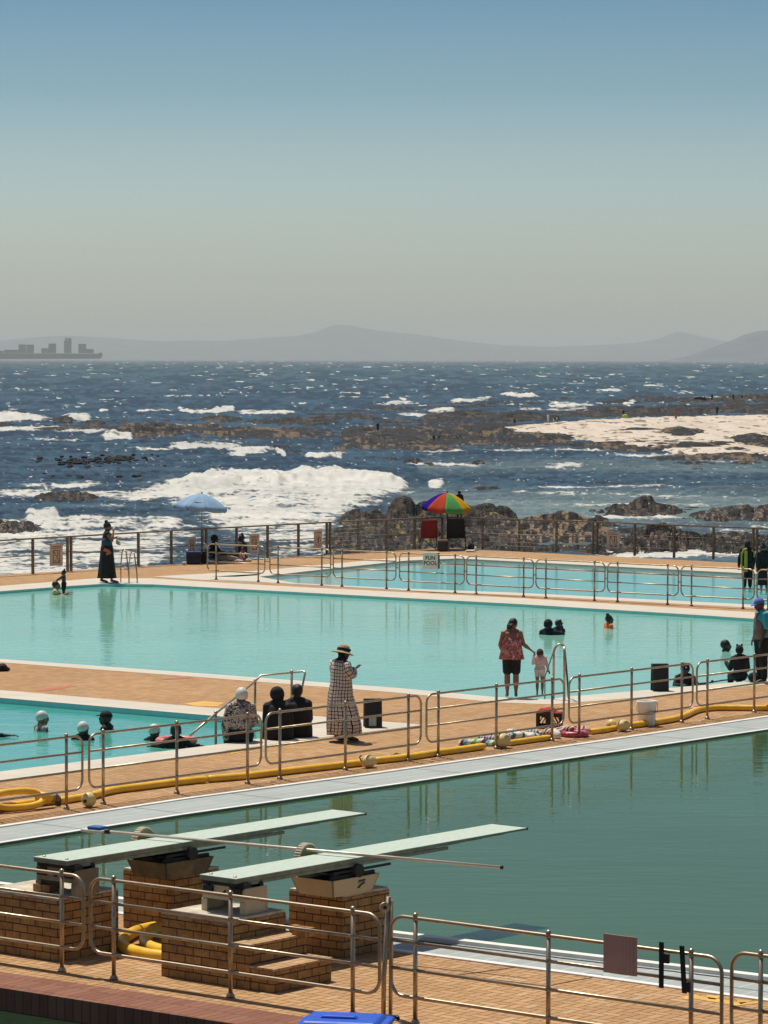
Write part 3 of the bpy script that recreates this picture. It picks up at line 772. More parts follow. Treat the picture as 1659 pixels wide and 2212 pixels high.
rock('rock_rubble', [(735, 1168, 45, 12, 0.45), (770, 1182, 60, 10, 0.5), (850, 1188, 90, 9, 0.5), (950, 1190, 80, 8, 0.45)], 'wet black rubble in the foam left of the rainbow parasol', RK_SPOT, cell=0.4, seed=153, rough=0.9, rag=0.9)
rock('rock_outcrop', [(868, 1120, 34, 12, 1.75), (925, 1119, 42, 11, 1.35), (800, 1128, 75, 12, 0.95), (930, 1142, 185, 22, 0.95), (1058, 1126, 62, 17, 1.35), (985, 1118, 60, 12, 1.2), (770, 1150, 60, 14, 0.5), (900, 1170, 140, 22, 0.75), (1040, 1165, 100, 24, 0.85), (960, 1160, 190, 30, 0.6)],
     'big black boulder outcrop with yellow weed behind the rainbow parasol', RK_MOSS, cell=0.9, seed=4, rag=0.4)
rock('rock_outcrop', [(1200, 1143, 95, 20, 1.15), (1125, 1146, 70, 14, 1.0), (1250, 1160, 75, 22, 0.75), (1170, 1165, 110, 22, 0.8)], 'pale tan smooth rock mound behind the far railing, right of the rainbow parasol', RK_TAN, cell=1.5, seed=8, rag=0.3, rough=0.3)
rock('rock_outcrop', [(1385, 1109, 100, 10, 0.85), (1388, 1107, 34, 8, 1.3), (1330, 1111, 45, 8, 0.8)], 'black jagged rock island in the water above the square prohibition sign', RK_DARK, cell=0.8, seed=12, rag=0.45)
rock('rock_outcrop', [(1560, 1119, 95, 12, 0.75), (1645, 1117, 80, 13, 1.1), (1600, 1110, 60, 9, 0.95), (1495, 1100, 32, 4, 0.35)], 'brownish black rock ridge at the right edge of the picture', RK_SPOT, cell=0.8, seed=16)
rock('rock_outcrop', [(1440, 1176, 88, 20, 1.15), (1400, 1182, 60, 15, 0.8)], 'rounded mussel covered rock right beside the square prohibition sign', RK_SPOT, cell=0.55, seed=21, rough=0.8)
rock('rock_outcrop', [(1535, 1181, 45, 15, 0.75), (1515, 1178, 30, 12, 0.55)], 'small mussel covered rock between two posts of the far railing on the right', RK_SPOT, cell=0.55, seed=25, rough=0.8)
rock('rock_outcrop', [(1605, 1168, 72, 12, 0.7)], 'low speckled rock behind the two bathers in the splash pool', RK_SPOT, cell=0.6, seed=29)
rock('rock_outcrop', [(1335, 1178, 48, 16, 0.55)], 'dark rubble under the square prohibition sign on the right', RK_SPOT, cell=0.5, seed=31)
rock('rock_outcrop', [(142, 1073, 70, 6.5, 0.6), (118, 1074, 40, 5, 0.6)], 'long low black rock with white water round it, above the standing woman', RK_DARK, cell=0.7, seed=33, rag=0.35)
rock('rock_outcrop', [(22, 1139, 78, 11, 0.55)], 'glistening mussel covered rock at the left edge of the surf', RK_SPOT, cell=0.5, seed=37)
for i, (e, lb) in enumerate([
        ((476, 1101, 40, 6, 0.3), 'wet black rock showing just right under the light blue parasol'),
        ((555, 1083, 24, 3, 0.22), 'small black rock in white foam right of the light blue parasol'),
        ((320, 1079, 22, 3, 0.25), 'small black rock in the foam left of the light blue parasol'),
        ((492, 1072, 14, 2.5, 0.25), 'tiny black rock just above the top of the light blue parasol'),
        ((1052, 1054, 36, 3.2, 0.3), 'flat black rock in open water above the rainbow parasol'),
        ((1281, 1107, 12, 5, 0.35), 'small dark rock left of the black jagged rock island'),
        ((1200, 1063, 14, 2, 0.16), 'tiny rock alone in the grey water above the tan rock mound'),
        ((892, 998, 22, 4, 0.55), 'black rounded rock in the channel, above the big breaking wave'),
        ((927, 1002, 15, 3, 0.35), 'smaller black rock next to the rounded rock in the channel'),
        ((1033, 1001, 15, 5, 0.6), 'upright black rock in the channel below the reef'),
        ((1068, 1005, 30, 2.5, 0.3), 'thin flat rock trailing right of the upright channel rock'),
        ((990, 1005, 20, 2, 0.22), 'thin dark rock lying between two channel rocks'),
        ((842, 991, 20, 4, 0.4), 'dark rock at the left mouth of the channel'),
        ((1213, 995, 16, 2.5, 0.3), 'small black rock in thin foam right of the channel rocks'),
        ((1375, 1009, 55, 3, 0.25), 'scattered flat black rocks in the foam below the beach'),
        ((1330, 1006, 24, 2.5, 0.25), 'flat dark rock left of the scattered rocks below the beach'),
        ((1500, 1000, 60, 3, 0.3), 'long dark rock bar near the lower edge of the beach'),
        ((1510, 1013, 24, 2, 0.2), 'tiny low rock in the water under the long dark bar'),
        ((1620, 1000, 45, 4, 0.35), 'dark rock bar reaching the right edge under the beach'),
        ((580, 967, 24, 4.5, 0.45), 'black rock at the edge of the foaming wave in mid sea'),
        ((637, 976, 24, 4, 0.45), 'black rock just right of the foaming wave in mid sea'),
        ((488, 960, 26, 2, 0.3), 'thin dark rock beneath the long brown reef'),
        ((535, 963, 20, 2, 0.3), 'narrow dark rock between the long reef and the foaming wave'),
        ((612, 964, 30, 2, 0.3), 'low dark rock line above the foaming wave'),
        ((300, 952, 26, 2.5, 0.3), 'dark ledge below the left end of the brown reef'),
        ((137, 911, 26, 5, 1.15), 'black block of rock in the leftmost breaker'),
        ((203, 914, 26, 5, 0.8), 'black rock right of the white burst of spray'),
        ((262, 912, 30, 3.5, 0.6), 'low black rock left of the far reef line'),
        ((10, 918, 20, 4, 0.5), 'dark rock at the left edge in the breaker'),
        ((1095, 1012, 16, 1.5, 0.15), 'tiny rock tip in the channel below the thin flat rock')]):
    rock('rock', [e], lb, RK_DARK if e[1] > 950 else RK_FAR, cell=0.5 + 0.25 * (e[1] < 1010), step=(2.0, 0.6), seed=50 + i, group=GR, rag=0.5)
# far reefs
rock('reef', [(330, 932, 90, 12, 1.0), (480, 934, 130, 9, 0.8), (620, 938, 120, 9, 0.75), (700, 942, 60, 6, 0.5), (290, 935, 45, 11, 1.3)], 'long brown reef with its blunt left end in the spray', RK_REEF, 'reef', cell=2.2, step=(2.5, 0.6), seed=91, rag=0.7, thr=0.08)
rock('reef', [(165, 928, 90, 4, 0.4), (215, 926, 50, 4, 0.5)], 'thin dark reef tongue in flat foam at the left', RK_FAR, 'reef', cell=1.6, step=(2.5, 0.6), seed=95, rag=0.9, thr=0.08)
rock('reef', [(395, 909, 60, 2.5, 0.5), (480, 909, 55, 4, 0.9), (570, 912, 40, 4, 0.9), (650, 914, 90, 5, 0.9), (735, 906, 90, 4, 0.7)], 'black broken reef line behind the long brown reef', RK_FAR, 'reef', cell=2.0, step=(2.5, 0.5), seed=99, rag=0.9, thr=0.1)
rock('reef', [(800, 945, 75, 20, 0.8), (900, 945, 120, 20, 0.8), (1010, 942, 120, 16, 0.9), (1120, 952, 120, 15, 0.8), (1200, 944, 60, 9, 0.5), (900, 962, 170, 9, 0.6), (1100, 964, 150, 7, 0.5), (1230, 962, 60, 7, 0.4)], 'wide brown reef shelf below the left tongue of the beach', RK_REEF, 'reef', cell=2.4, step=(2.5, 0.7), seed=103, rag=0.6, thr=0.06)
rock('reef', [(905, 912, 110, 6, 0.6), (1010, 900, 90, 8, 0.9), (1110, 905, 60, 7, 1.3), (1160, 905, 60, 6, 1.1), (960, 922, 120, 5, 0.5), (1060, 918, 100, 4, 0.5)], 'dark rough reef behind the sand where the walkers stand', RK_FAR, 'reef', cell=2.2, step=(2.5, 0.6), seed=107, rag=0.7, thr=0.08)
rock('reef', [(1290, 898, 80, 7, 0.9), (1400, 890, 130, 9, 1.0), (1330, 886, 80, 6, 0.9), (1500, 888, 110, 8, 1.0), (1600, 885, 130, 11, 1.0), (1235, 893, 60, 4, 0.6), (1300, 912, 45, 3, 0.4)], 'broad dark reef along the top of the beach', RK_FAR, 'reef', cell=2.2, step=(2.5, 0.6), seed=111, rag=0.6, thr=0.06)
rock('reef', [(1480, 866, 120, 3, 0.7), (1560, 866, 110, 5, 1.0), (1660, 862, 100, 7, 1.4), (1340, 870, 60, 3, 0.7), (1400, 861, 50, 2.5, 0.8), (1230, 862, 60, 1.6, 0.5)], 'farthest dark reef strip near the right edge, by the small hut', RK_FAR, 'reef', cell=2.4, step=(2.5, 0.4), seed=115, rag=0.8, thr=0.08)
rock('reef', [(720, 896, 110, 2.2, 0.4), (860, 884, 120, 2.2, 0.5), (980, 880, 90, 2.5, 0.5), (1100, 872, 130, 2.5, 0.5)], 'thin broken reef lines among the far breakers', RK_FAR, 'reef', cell=1.8, step=(2.5, 0.4), seed=119, rag=1.1, thr=0.1)
rock('reef', [(1310, 962, 60, 6, 0.4), (1500, 966, 60, 11, 0.6), (1555, 962, 45, 7, 0.5), (1430, 960, 70, 6, 0.5), (1380, 968, 100, 6, 0.4), (1620, 985, 110, 6, 0.4), (1490, 987, 90, 4, 0.3)], 'dark weed covered rocks along the lower edge of the beach', RK_REEF, 'reef', cell=1.8, step=(2.5, 0.6), seed=123, rag=0.8, z0=SEA + 0.12, thr=0.05)
rock('reef', [(1478, 934, 44, 9, 0.5), (1450, 928, 30, 4, 0.35)], 'weedy rock patch alone in the middle of the white sand', RK_REEF, 'reef', cell=1.4, step=(2.0, 0.6), seed=127, z0=SEA + 0.3, rag=0.8)
rock('reef', [(1625, 951, 44, 9, 0.7), (1665, 962, 40, 8, 0.4), (1590, 973, 28, 4, 0.3)], 'dark rock patch at the right end of the white sand', RK_REEF, 'reef', cell=1.4, step=(2.0, 0.6), seed=131, z0=SEA + 0.3, rag=0.6)
rock('reef', [(1385, 928, 45, 2.6, 0.3), (1340, 931, 30, 2, 0.2)], 'thin brown rock strip on the upper white sand', RK_REEF, 'reef', cell=1.2, step=(2.0, 0.5), seed=135, z0=SEA + 0.3, rag=0.9)
# white sand
bx = [(905, 931), (1050, 927), (1180, 914), (1290, 905), (1450, 901), (1660, 895), (2000, 890)]
bl = [(905, 933), (1050, 933), (1180, 938), (1240, 950), (1300, 962), (1400, 974), (1500, 985), (1660, 992), (2000, 1010)]
xs = np.arange(895, 2000, 3.0); ys = np.arange(884, 1014, 0.8)
A, B = np.meshgrid(xs, ys); X_, Y_ = GA(A, B, SEA)
tp = np.interp(A, [p[0] for p in bx], [p[1] for p in bx]); bt_ = np.interp(A, [p[0] for p in bl], [p[1] for p in bl])
ins = np.minimum(B - tp, bt_ - B) + (fbm(A / 14, B / 4, 3, 5) - 0.5) * 5
hz = np.clip(ins * 0.06, -0.3, 0.34) + (fbm(X_ / 5, Y_ / 7, 3, 6) - 0.5) * 0.10
ms, nt = new_mat('white shell sand'); h = N(nt)
at = h.n('ShaderNodeAttribute'); at.attribute_name = 'shade_debris'
h.out(h.mix(h.ramp(at.outputs['Fac'], [(0.60, 0.0), (0.67, 0.8)]), h.mix(h.ramp(h.noise(h.world(scale=(1, 0.06, 1)), 0.4, 6, 0.7), [(0.45, 0.0), (0.65, 1.0)]), (0.56, 0.49, 0.41), (0.44, 0.365, 0.28)), (0.10, 0.075, 0.045)), 0.95, 0, h.bump(h.noise(h.world(), 1.2, 5), 0.6, 0.15), spec=0.1)
struct(grid_mesh('beach_sand', X_, Y_, SEA + hz + 0.02, ms, {'shade_debris': fbm(A / 16.0, B / 2.6, 4, 301, 0.6) - 0.0008 * np.clip(B - 900, 0, 60) * 0}, mask=ins > -4))
# floating kelp
kp = MB(); rk = random.Random(5)
for i in range(150):
    if i % 2: x = rk.gauss(250, 26); y = rk.gauss(994, 4)
    else: x = rk.gauss(165, 36); y = rk.gauss(1000, 5)
    if i % 5 == 0: x = rk.uniform(60, 360); y = rk.uniform(985, 1035)
    p = G(x, y, SEA); w = rk.uniform(0.12, 0.34)
    kp.ell(p + Vector((0, 0, 0.12)), w, w * 1.6, rk.uniform(0.08, 0.16), 6, 4)
tag(kp.build('floating_kelp', RK_DARK), 'dark kelp heads floating in the blue water', 'kelp', kind='stuff')

# ================================================================= metalwork
def steel(name, c, rough=0.32, metal=0.9):
    m, nt = new_mat(name); h = N(nt)
    n = h.noise(h.coord('Object'), 7, 5, 0.7)
    b = h.mix(h.ramp(n, [(0.4, 0.0), (0.75, 1.0)]), c, tuple(q * 0.55 for q in c))
    h.out(b, h.ramp(n, [(0.3, rough), (0.8, min(1, rough + 0.3))]), metal)
    return m
M_STEEL = steel('weathered stainless steel', (0.50, 0.39, 0.265), 0.30)
M_STEELF = steel('stainless rail of the far fence', (0.44, 0.34, 0.225), 0.34)
M_BRONZE = steel('dull anodised railing', (0.30, 0.22, 0.135), 0.5, 0.3)
M_WIRE = steel('thin railing wire', (0.28, 0.25, 0.20), 0.45, 0.8)

def arc_path(p0, p1, zb, zt, rad, n=6):
    """closed rounded rectangle in the vertical plane from p0 to p1"""
    d = (p1 - p0); L = d.length; d = d / L
    out = []
    for cx, cz, a0 in ((L - rad, zb + rad, -90), (L - rad, zt - rad, 0), (rad, zt - rad, 90), (rad, zb + rad, 180)):
        for k in range(n + 1):
            a = R(a0 + 90 * k / n)
            out.append(p0 + d * (cx + rad * math.cos(a)) + Z * (cz + rad * math.sin(a)))
    return out
def rail_panel(p0, p1, posts, label, group, m=M_STEEL, r=0.0185, rp=0.023, zs=(0.26, 0.53, 0.80, 1.045), nseg=10, feet=True, left_open=False, right_open=False):
    base = (p0 + p1) / 2; base.z = 0
    t = thing('railing_panel', label, 'railing', base, 0, group)
    q0, q1 = p0 - base, p1 - base
    d = (q1 - q0).normalized()
    b = MB(); b.tube(arc_path(q0, q1, zs[0], zs[-1], 0.15), r, nseg, closed=True); b.build('frame', m, t)
    for z in zs[1:-1]:
        b = MB(); b.tube([q0 + Z * z, q1 + Z * z], r * 0.92, nseg); b.build('rail', m, t)
    for p in posts:
        q = p - base; q.z = 0
        b = MB(); b.tube([q, q + Z * (zs[-1] - 0.01)], rp, nseg)
        for z in zs: b.ell(q + Z * z, rp * 1.5, rp * 1.5, rp * 1.35, 10, 6)
        if feet: b.tube([q + Z * 0.004, q + Z * 0.02, q + Z * 0.05], [rp * 2.1, rp * 2.0, rp * 1.15], nseg)
        o = b.build('post', m, t)
        b = MB(); b.ell(q + Z * (zs[-1] + 0.028), rp * 1.25, rp * 1.25, rp * 1.25, 10, 7); b.build('knob', m, o)
    return t
GF = 'steel railing panels round the splash pool'
fun = [((448, 1251), (572, 1258), [(467, 1252), (558, 1257.2)], 'far railing panel in front of the sitting group, first of the splash pool row'),
       ((583, 1258.7), (714, 1266), [(600.7, 1259.8), (695, 1265)], 'splash pool railing panel below the running man sign'),
       ((720, 1266.5), (855, 1273.7), [(738.8, 1267.6), (835, 1272.7)], 'splash pool railing panel just left of the one with the FUN POOL sign'),
       ((863, 1274.5), (1003, 1282), [(882.6, 1275.8), (983, 1281)], 'splash pool railing panel that carries the FUN POOL sign'),
       ((1008, 1282.3), (1152, 1290.5), [(1028.5, 1283.2), (1131, 1289.4)], 'splash pool railing panel just right of the FUN POOL sign'),
       ((1157.5, 1291), (1306.5, 1299), [(1179, 1292), (1284, 1298)], 'splash pool railing panel below and left of the square prohibition sign'),
       ((1312, 1299.5), (1465, 1307.6), [(1334, 1300.6), (1442, 1306.4)], 'splash pool railing panel above the orange swimmer'),
       ((1471, 1308), (1629, 1316.3), [(1493.5, 1309), (1605, 1315)], 'splash pool railing panel in front of the yellow vest bather'),
       ((1635, 1316.6), (1800, 1325.5), [(1659, 1318), (1775, 1324)], 'splash pool railing panel behind the blue cap man')]
for a, b_, ps, lb in fun:
    rail_panel(G(*a), G(*b_), [G(*p) for p in ps], lb, GF, M_STEELF)
for (x, y) in ((577.5, 1258.3), (717, 1266.2), (859, 1274), (1005.5, 1282), (1155, 1290.6), (1309, 1299.2), (1468, 1307.8), (1632, 1316.4)):
    p = G(x, y); b = MB(); b.box(p + Z * 0.62, (0.13, 0.02, 0.03), (U, V, Z)); tag(b.build('link_plate', M_STEELF), 'small steel link between two splash pool railing panels', 'bracket', 'links joining the splash pool railing')
GM = 'steel railing panels along the diving pool'
def midy(x): return line_at((143.6, 1748), (1472.5, 1561), x)
mid = [(-190, 178, [-160, -20, 143.6], 'diving pool railing panel at the left edge, over the yellow rescue buoy'),
       (192.6, 564, [223, 382, 534.6], 'diving pool railing panel in front of the white capped swimmers'),
       (574, 909, [604.6, 746, 882], 'diving pool railing panel in front of the woman in the straw hat'),
       (921, 1217.7, [946.7, 1072, 1192.5], 'diving pool railing panel with the towels piled at its foot'),
       (1228.7, 1496, [1251, 1363.9, 1472.5], 'diving pool railing panel in front of the white bucket'),
       (1504.7, 1800, [1527.7, 1629, 1765], 'diving pool railing panel beside the blue cap man')]
for a, b_, ps, lb in mid:
    rail_panel(G(a, midy(a)), G(b_, midy(b_)), [G(p, midy(p)) for p in ps], lb, GM)
GN = 'steel railing panels nearest the viewer'
def neary(x): return line_at((134, 2099), (498, 2155), x) - 0 if x < 840 else HOR + (line_at((897, 1975), (1492, 2052), x) - HOR) / (1 - 1.075 / CAMH)
def neary3(x): return neary(x) - 20
near = [(-240, 180.6, [-200, 134], neary, 'near railing panel at the left edge before the big brick pier'),
        (196, 820, [246, 498, 762], neary, 'near railing panel in front of the brick steps'),
        (845, 1558, [897, 1184, 1492], neary, 'near railing panel carrying the faded pink board'),
        (1579.5, 1980, [1642, 1900], neary3, 'near railing panel cut off by the right edge')]
for a, b_, ps, fn, lb in near:
    rail_panel(G(a, fn(a)), G(b_, fn(b_)), [G(p, fn(p)) for p in ps], lb, GN, r=0.0185, rp=0.0225, nseg=14)
# hinge post between two near panels
hp = G(839, 2197); t = thing('gate_post', 'tall bent steel post with a round flange beside the right brick pier', 'post', hp)
b = MB(); b.tube([(-0.05, 0, 0), (-0.045, 0, 0.4), (0.0, 0, 1.2)], 0.024, 12); b.tube([(0.02, 0, 0), (0.028, 0, 1.16)], 0.02, 12); b.build('post', M_STEEL, t)
b = MB(); fc = Vector((-0.045, -0.03, 1.10)); b.tube([fc, fc + Vector((0.01, -0.03, 0))], 0.052, 16); b.build('flange', M_STEEL, t)
b = MB(); b.tube([fc + Vector((0.01, -0.031, 0)), fc + Vector((0.012, -0.036, 0))], 0.02, 10); b.build('socket', mat('dark socket', (0.02, 0.02, 0.02)), t)

# far fence along the sea wall
def bfy(x): 
    pts = [(-250, 1262), (0, 1245), (72, 1240), (369, 1219), (578, 1205.5), (775, 1193.5), (895, 1187), (957, 1184.5), (966, 1184.6), (1122, 1189.5), (1285, 1196.5), (1455, 1204.5), (1659, 1214), (1900, 1226)]
    return float(np.interp(x, [p[0] for p in pts], [p[1] for p in pts]))
GB = 'sections of the sea wall fence'
def far_section(x0, x1, posts, label, h=1.07):
    p0, p1 = G(x0, bfy(x0)), G(x1, bfy(x1)); base = (p0 + p1) / 2
    t = thing('fence_section', label, 'fence', base, 0, GB)
    q0, q1 = p0 - base, p1 - base; d = (q1 - q0).normalized(); nn = Vector((-d.y, d.x, 0)); L = (q1 - q0).length
    b = MB(); b.box((q0 + q1) / 2 + Z * h, (L, 0.07, 0.045), (d, nn, Z)); b.build('top_rail', M_BRONZE, t)
    b = MB(); b.tube([q0 + Z * 0.56, q1 + Z * 0.56], 0.017, 6); b.build('mid_rail', M_BRONZE, t)
    for z in (0.16, 0.29, 0.42, 0.69, 0.82, 0.95):
        b = MB(); b.tube([q0 + Z * z, q1 + Z * z], 0.0045, 4); b.build('wire', M_WIRE, t)
    for x in posts:
        q = G(x, bfy(x)) - base
        b = MB(); b.box(q + Z * (h / 2 - 0.012), (0.055, 0.08, h - 0.024), (d, nn, Z)); b.build('post', M_BRONZE, t)
far_section(-250, 148, [-240, -90, 71, 146], 'sea fence section at the left edge carrying the leftmost prohibition sign')
far_section(151, 440, [153.5, 299, 370, 437], 'sea fence section behind the standing woman in black')
far_section(442, 708, [445.5, 511, 578, 644.6, 706], 'sea fence section with the running man sign on it')
far_section(711, 957, [713, 773.8, 835, 895.5, 955], 'sea fence section in front of the black boulder outcrop')
far_section(966, 1283.5, [968, 1042.7, 1121.6, 1202, 1281], 'sea fence section right of the rainbow parasol')
far_section(1287, 1629, [1289.5, 1371, 1456, 1541, 1627], 'sea fence section with a prohibition sign on the right')
far_section(1632, 1880, [1635, 1720, 1860], 'sea fence section behind the bathers at the right edge')

# ================================================================= writing
def text_obj(body, size, m, parent, loc, rot, name='lettering', bold=False, ext=0.0008, sx=1.0):
    cu = bpy.data.curves.new(name, 'FONT'); cu.body = body; cu.size = size; cu.align_x = 'CENTER'; cu.align_y = 'CENTER'
    cu.extrude = ext; cu.space_line = 0.95
    if bold: cu.offset = size * 0.022
    o = bpy.data.objects.new(name, cu); col.objects.link(o)
    me = bpy.data.meshes.new_from_object(o.evaluated_get(bpy.context.evaluated_depsgraph_get()))
    col.objects.unlink(o); bpy.data.objects.remove(o)
    me.materials.clear(); me.materials.append(m)
    q = bpy.data.objects.new(name, me); col.objects.link(q); q.parent = parent
    q.location = loc; q.rotation_euler = rot; q.scale = (sx, 1, 1)
    return q
M_SIGN = mat('sun bleached sign board', (0.66, 0.53, 0.38), 0.6, var=0.1)
M_SIGN2 = mat('pale sign board', (0.72, 0.72, 0.62), 0.6, var=0.08)
M_SRED = mat('faded red sign print', (0.16, 0.04, 0.025), 0.7, var=0.15)
M_INK = mat('dark sign print', (0.012, 0.016, 0.02), 0.6, var=0.1)
def board(name, label, x, yc, w, hgt, m, face_d, cat='sign', lift=None, off=-0.07, tilt=0.0):
    """board hung on the fence: x photo column; yc photo row of its centre"""
    pb = G(x, bfy(x)); D = pb.y
    zc = CAMH - (yc - HOR) / FOC * D if lift is None else lift
    rz = math.atan2(face_d.y, face_d.x)
    t = thing(name, label, cat, pb + Vector((face_d.y, -face_d.x, 0)) * (-off) + Z * (zc - pb.z), rz + tilt)
    b = MB(); b.box((0, 0, 0), (w, 0.012, hgt)); b.build('board', m, t)
    return t
dl = (G(500, bfy(500)) - G(100, bfy(100))).normalized(); dr = (G(1500, bfy(1500)) - G(1100, bfy(1100))).normalized()
def bar(b, x0, z0, x1, z1, w):
    p, q = Vector((x0, -0.0085, z0)), Vector((x1, -0.0085, z1)); d = (q - p); L = d.length; d.normalize()
    b.box((p + q) / 2, (L + w, 0.003, w), (d, Vector((0, 1, 0)), Vector((0, 1, 0)).cross(d)))
def proh_sign(label, x, yc, fd, glyph, w=0.56, hgt=0.66, tilt=0.0):
    t = board('prohibition_sign', label, x, yc, w, hgt, M_SIGN, fd, tilt=tilt)
    s = w / 0.56
    b = MB()
    rs = random.Random(int(x))
    for zz in (0.255, 0.205):                       # two lines of small worn print, too small to read
        xx = -0.20 * s
        while xx < 0.19 * s:
            L = rs.uniform(0.02, 0.055); bar(b, xx, zz * s, min(xx + L, 0.2 * s), zz * s, 0.018); xx += L + 0.026
    b.build('small_print', M_SRED, t)
    b = MB()
    X0, X1, Z0, Z1 = -0.13 * s, 0.14 * s, -0.24 * s, 0.135 * s
    for a in ((X0, Z0, X1, Z0), (X0, Z1, X1, Z1), (X0, Z0, X0, Z1), (X1, Z0, X1, Z1), (X0, Z1, X1, Z0)): bar(b, *a, 0.02)
    if glyph == 'bottle': bar(b, 0.06, 0.09, 0.06, -0.04, 0.03); bar(b, -0.09, -0.18, -0.02, -0.18, 0.02)
    if glyph == 'tent':
        bar(b, -0.02, 0.0, 0.03, 0.05, 0.03); bar(b, 0.03, 0.05, 0.09, 0.0, 0.03); bar(b, -0.06, -0.12, -0.03, -0.22, 0.02); bar(b, -0.06, -0.12, -0.09, -0.22, 0.02)
    b.build('pictogram', M_SRED, t)
    return t
proh_sign('leftmost sun bleached sign with a crossed box, left of the standing woman', 118, 1200, dl, 'bottle')
proh_sign('tilted crossed box sign leaning above the blue cool box', 411, 1180.5, dl, 'tent', 0.44, 0.60, 0.12)
proh_sign('crossed box sign just right of the seated pair', 546, 1174, dl, 'bottle', 0.48, 0.60)
proh_sign('square crossed box sign on the right fence, before dark rocks', 1327, 1165.5, dr, 'bottle', 0.52, 0.56)
t = board('running_sign', 'bleached sign with a running figure in a ring, on the far fence', 683.5, 1165.5, 0.43, 0.66, M_SIGN, dl)
text_obj('NO RUNNING', 0.052, M_SRED, t, (0, -0.0075, 0.22), (R(90), 0, 0), bold=True)
b = MB()
for k in range(28):
    a0, a1 = 2 * math.pi * k / 28, 2 * math.pi * (k + 1) / 28
    bar(b, 0.135 * math.cos(a0), -0.05 + 0.17 * math.sin(a0), 0.135 * math.cos(a1), -0.05 + 0.17 * math.sin(a1), 0.013)
for a in ((0.03, 0.055, 0.035, 0.06, 0.045), (0.01, 0.02, -0.015, -0.06, 0.045), (-0.015, -0.07, -0.07, -0.12, 0.022), (0.0, -0.06, 0.045, -0.10, 0.022), (0.045, -0.10, 0.02, -0.15, 0.02), (0.01, 0.01, 0.05, -0.03, 0.016), (0.0, 0.02, -0.055, 0.01, 0.016)): bar(b, *a)
b.build('pictogram', M_SRED, t)
# FUN POOL sign on the splash pool railing
pf = G(933, 1278.3); du = (G(1003, 1282) - G(863, 1274.5)).normalized()
fz = CAMH - (1211 - HOR) / FOC * pf.y
t = thing('pool_sign', 'pale board reading FUN POOL fixed to the splash pool railing', 'sign', pf + Z * fz + Vector((du.y, -du.x, 0)) * 0.06, math.atan2(du.y, du.x) + 0.42)
b = MB(); b.box((0, 0, 0), (0.44, 0.05, 0.46)); bevel(b.build('board', [M_SIGN2], t), 0.006)
b = MB(); b.box((0.235, 0.01, 0.0), (0.026, 0.09, 0.44)); b.build('edge_frame', mat('dark green edging', (0.03, 0.035, 0.02), 0.6), t)
text_obj('FUN\nPOOL', 0.155, M_INK, t, (-0.005, -0.0262, 0.0), (R(90), 0, 0), bold=True, sx=0.95)

# ================================================================= brick piers, springboards
def pier(name, corner_px, su, sv, hgt, label, cap=True):
    """corner_px: photo point of the corner nearest the viewer"""
    c = G(*corner_px); ctr = c - U * su / 2 + V * sv / 2
    t = thing(name, label, 'brick pier', ctr, ANG)
    b = MB(); b.box((0, 0, hgt / 2), (su, sv, hgt)); bevel(b.build('brickwork', M_BRICK, t), 0.006, 1)
    if cap:
        b = MB(); n = 14; pts = []
        rr = random.Random(len(label))
        for (x0, y0, x1, y1) in ((-1, -1, 1, -1), (1, -1, 1, 1), (1, 1, -1, 1), (-1, 1, -1, -1)):
            for k in range(n):
                f = k / n; j = 1 - rr.random() * 0.035
                pts.append(((x0 + (x1 - x0) * f) * su / 2 * j * 0.995, (y0 + (y1 - y0) * f) * sv / 2 * j * 0.995))
        b.prism(pts, hgt + 0.0, hgt + 0.026); b.build('mortar_cap', M_CAP, t)
    return t, ctr
M_CAP = mat('crumbling cement cap', (0.50, 0.44, 0.34), 0.9, var=0.35, nscale=5, bump=0.9, bdist=0.02)
GPI = None
ta, ca = pier('brick_pier', (125, 2078), 1.15, 0.95, 0.66, 'wide brick pier at the left edge under the first springboard')
tb, cb_ = pier('brick_pier', (374, 2019), 0.78, 0.78, 0.66, 'brick pier in the shade behind the steps, bearing the stained grey tray')
td, cd = pier('brick_pier', (741, 2070), 0.78, 0.80, 0.66, 'square brick pier on the right bearing the cream tray')
tc_, cc = pier('brick_pier', (493, 2131), 0.95, 0.92, 0.66, 'stepped brick pier with two brick steps on its right side')
for k, (w0, hg, ln) in enumerate(((0.0, 0.445, 0.30), (0.30, 0.225, 0.32))):
    b = MB(); b.box((0.475 + w0 + ln / 2, -0.01 + 0.02 * k, hg / 2), (ln - 0.003, 0.90 + 0.02 * k, hg)); bevel(b.build('step', M_BRICK, tc_), 0.006, 1)
    b = MB(); b.box((0.475 + w0 + ln / 2, -0.01 + 0.02 * k, hg + 0.012), (ln + 0.012, 0.915 + 0.02 * k, 0.024)); b.build('tread', herringbone('tread brick', 0.11, -ANG, (0.48, 0.29, 0.14), (0.62, 0.40, 0.21), (0.12, 0.07, 0.04), 0.06) if k == 0 else bpy.data.materials['tread brick'], tc_)
b = MB(); b.box((0.80, 0.36, 0.50), (0.18, 0.16, 0.09)); b.box((0.66, 0.40, 0.50), (0.1, 0.08, 0.10)); b.build('broken_brick', M_BRICK, tc_)

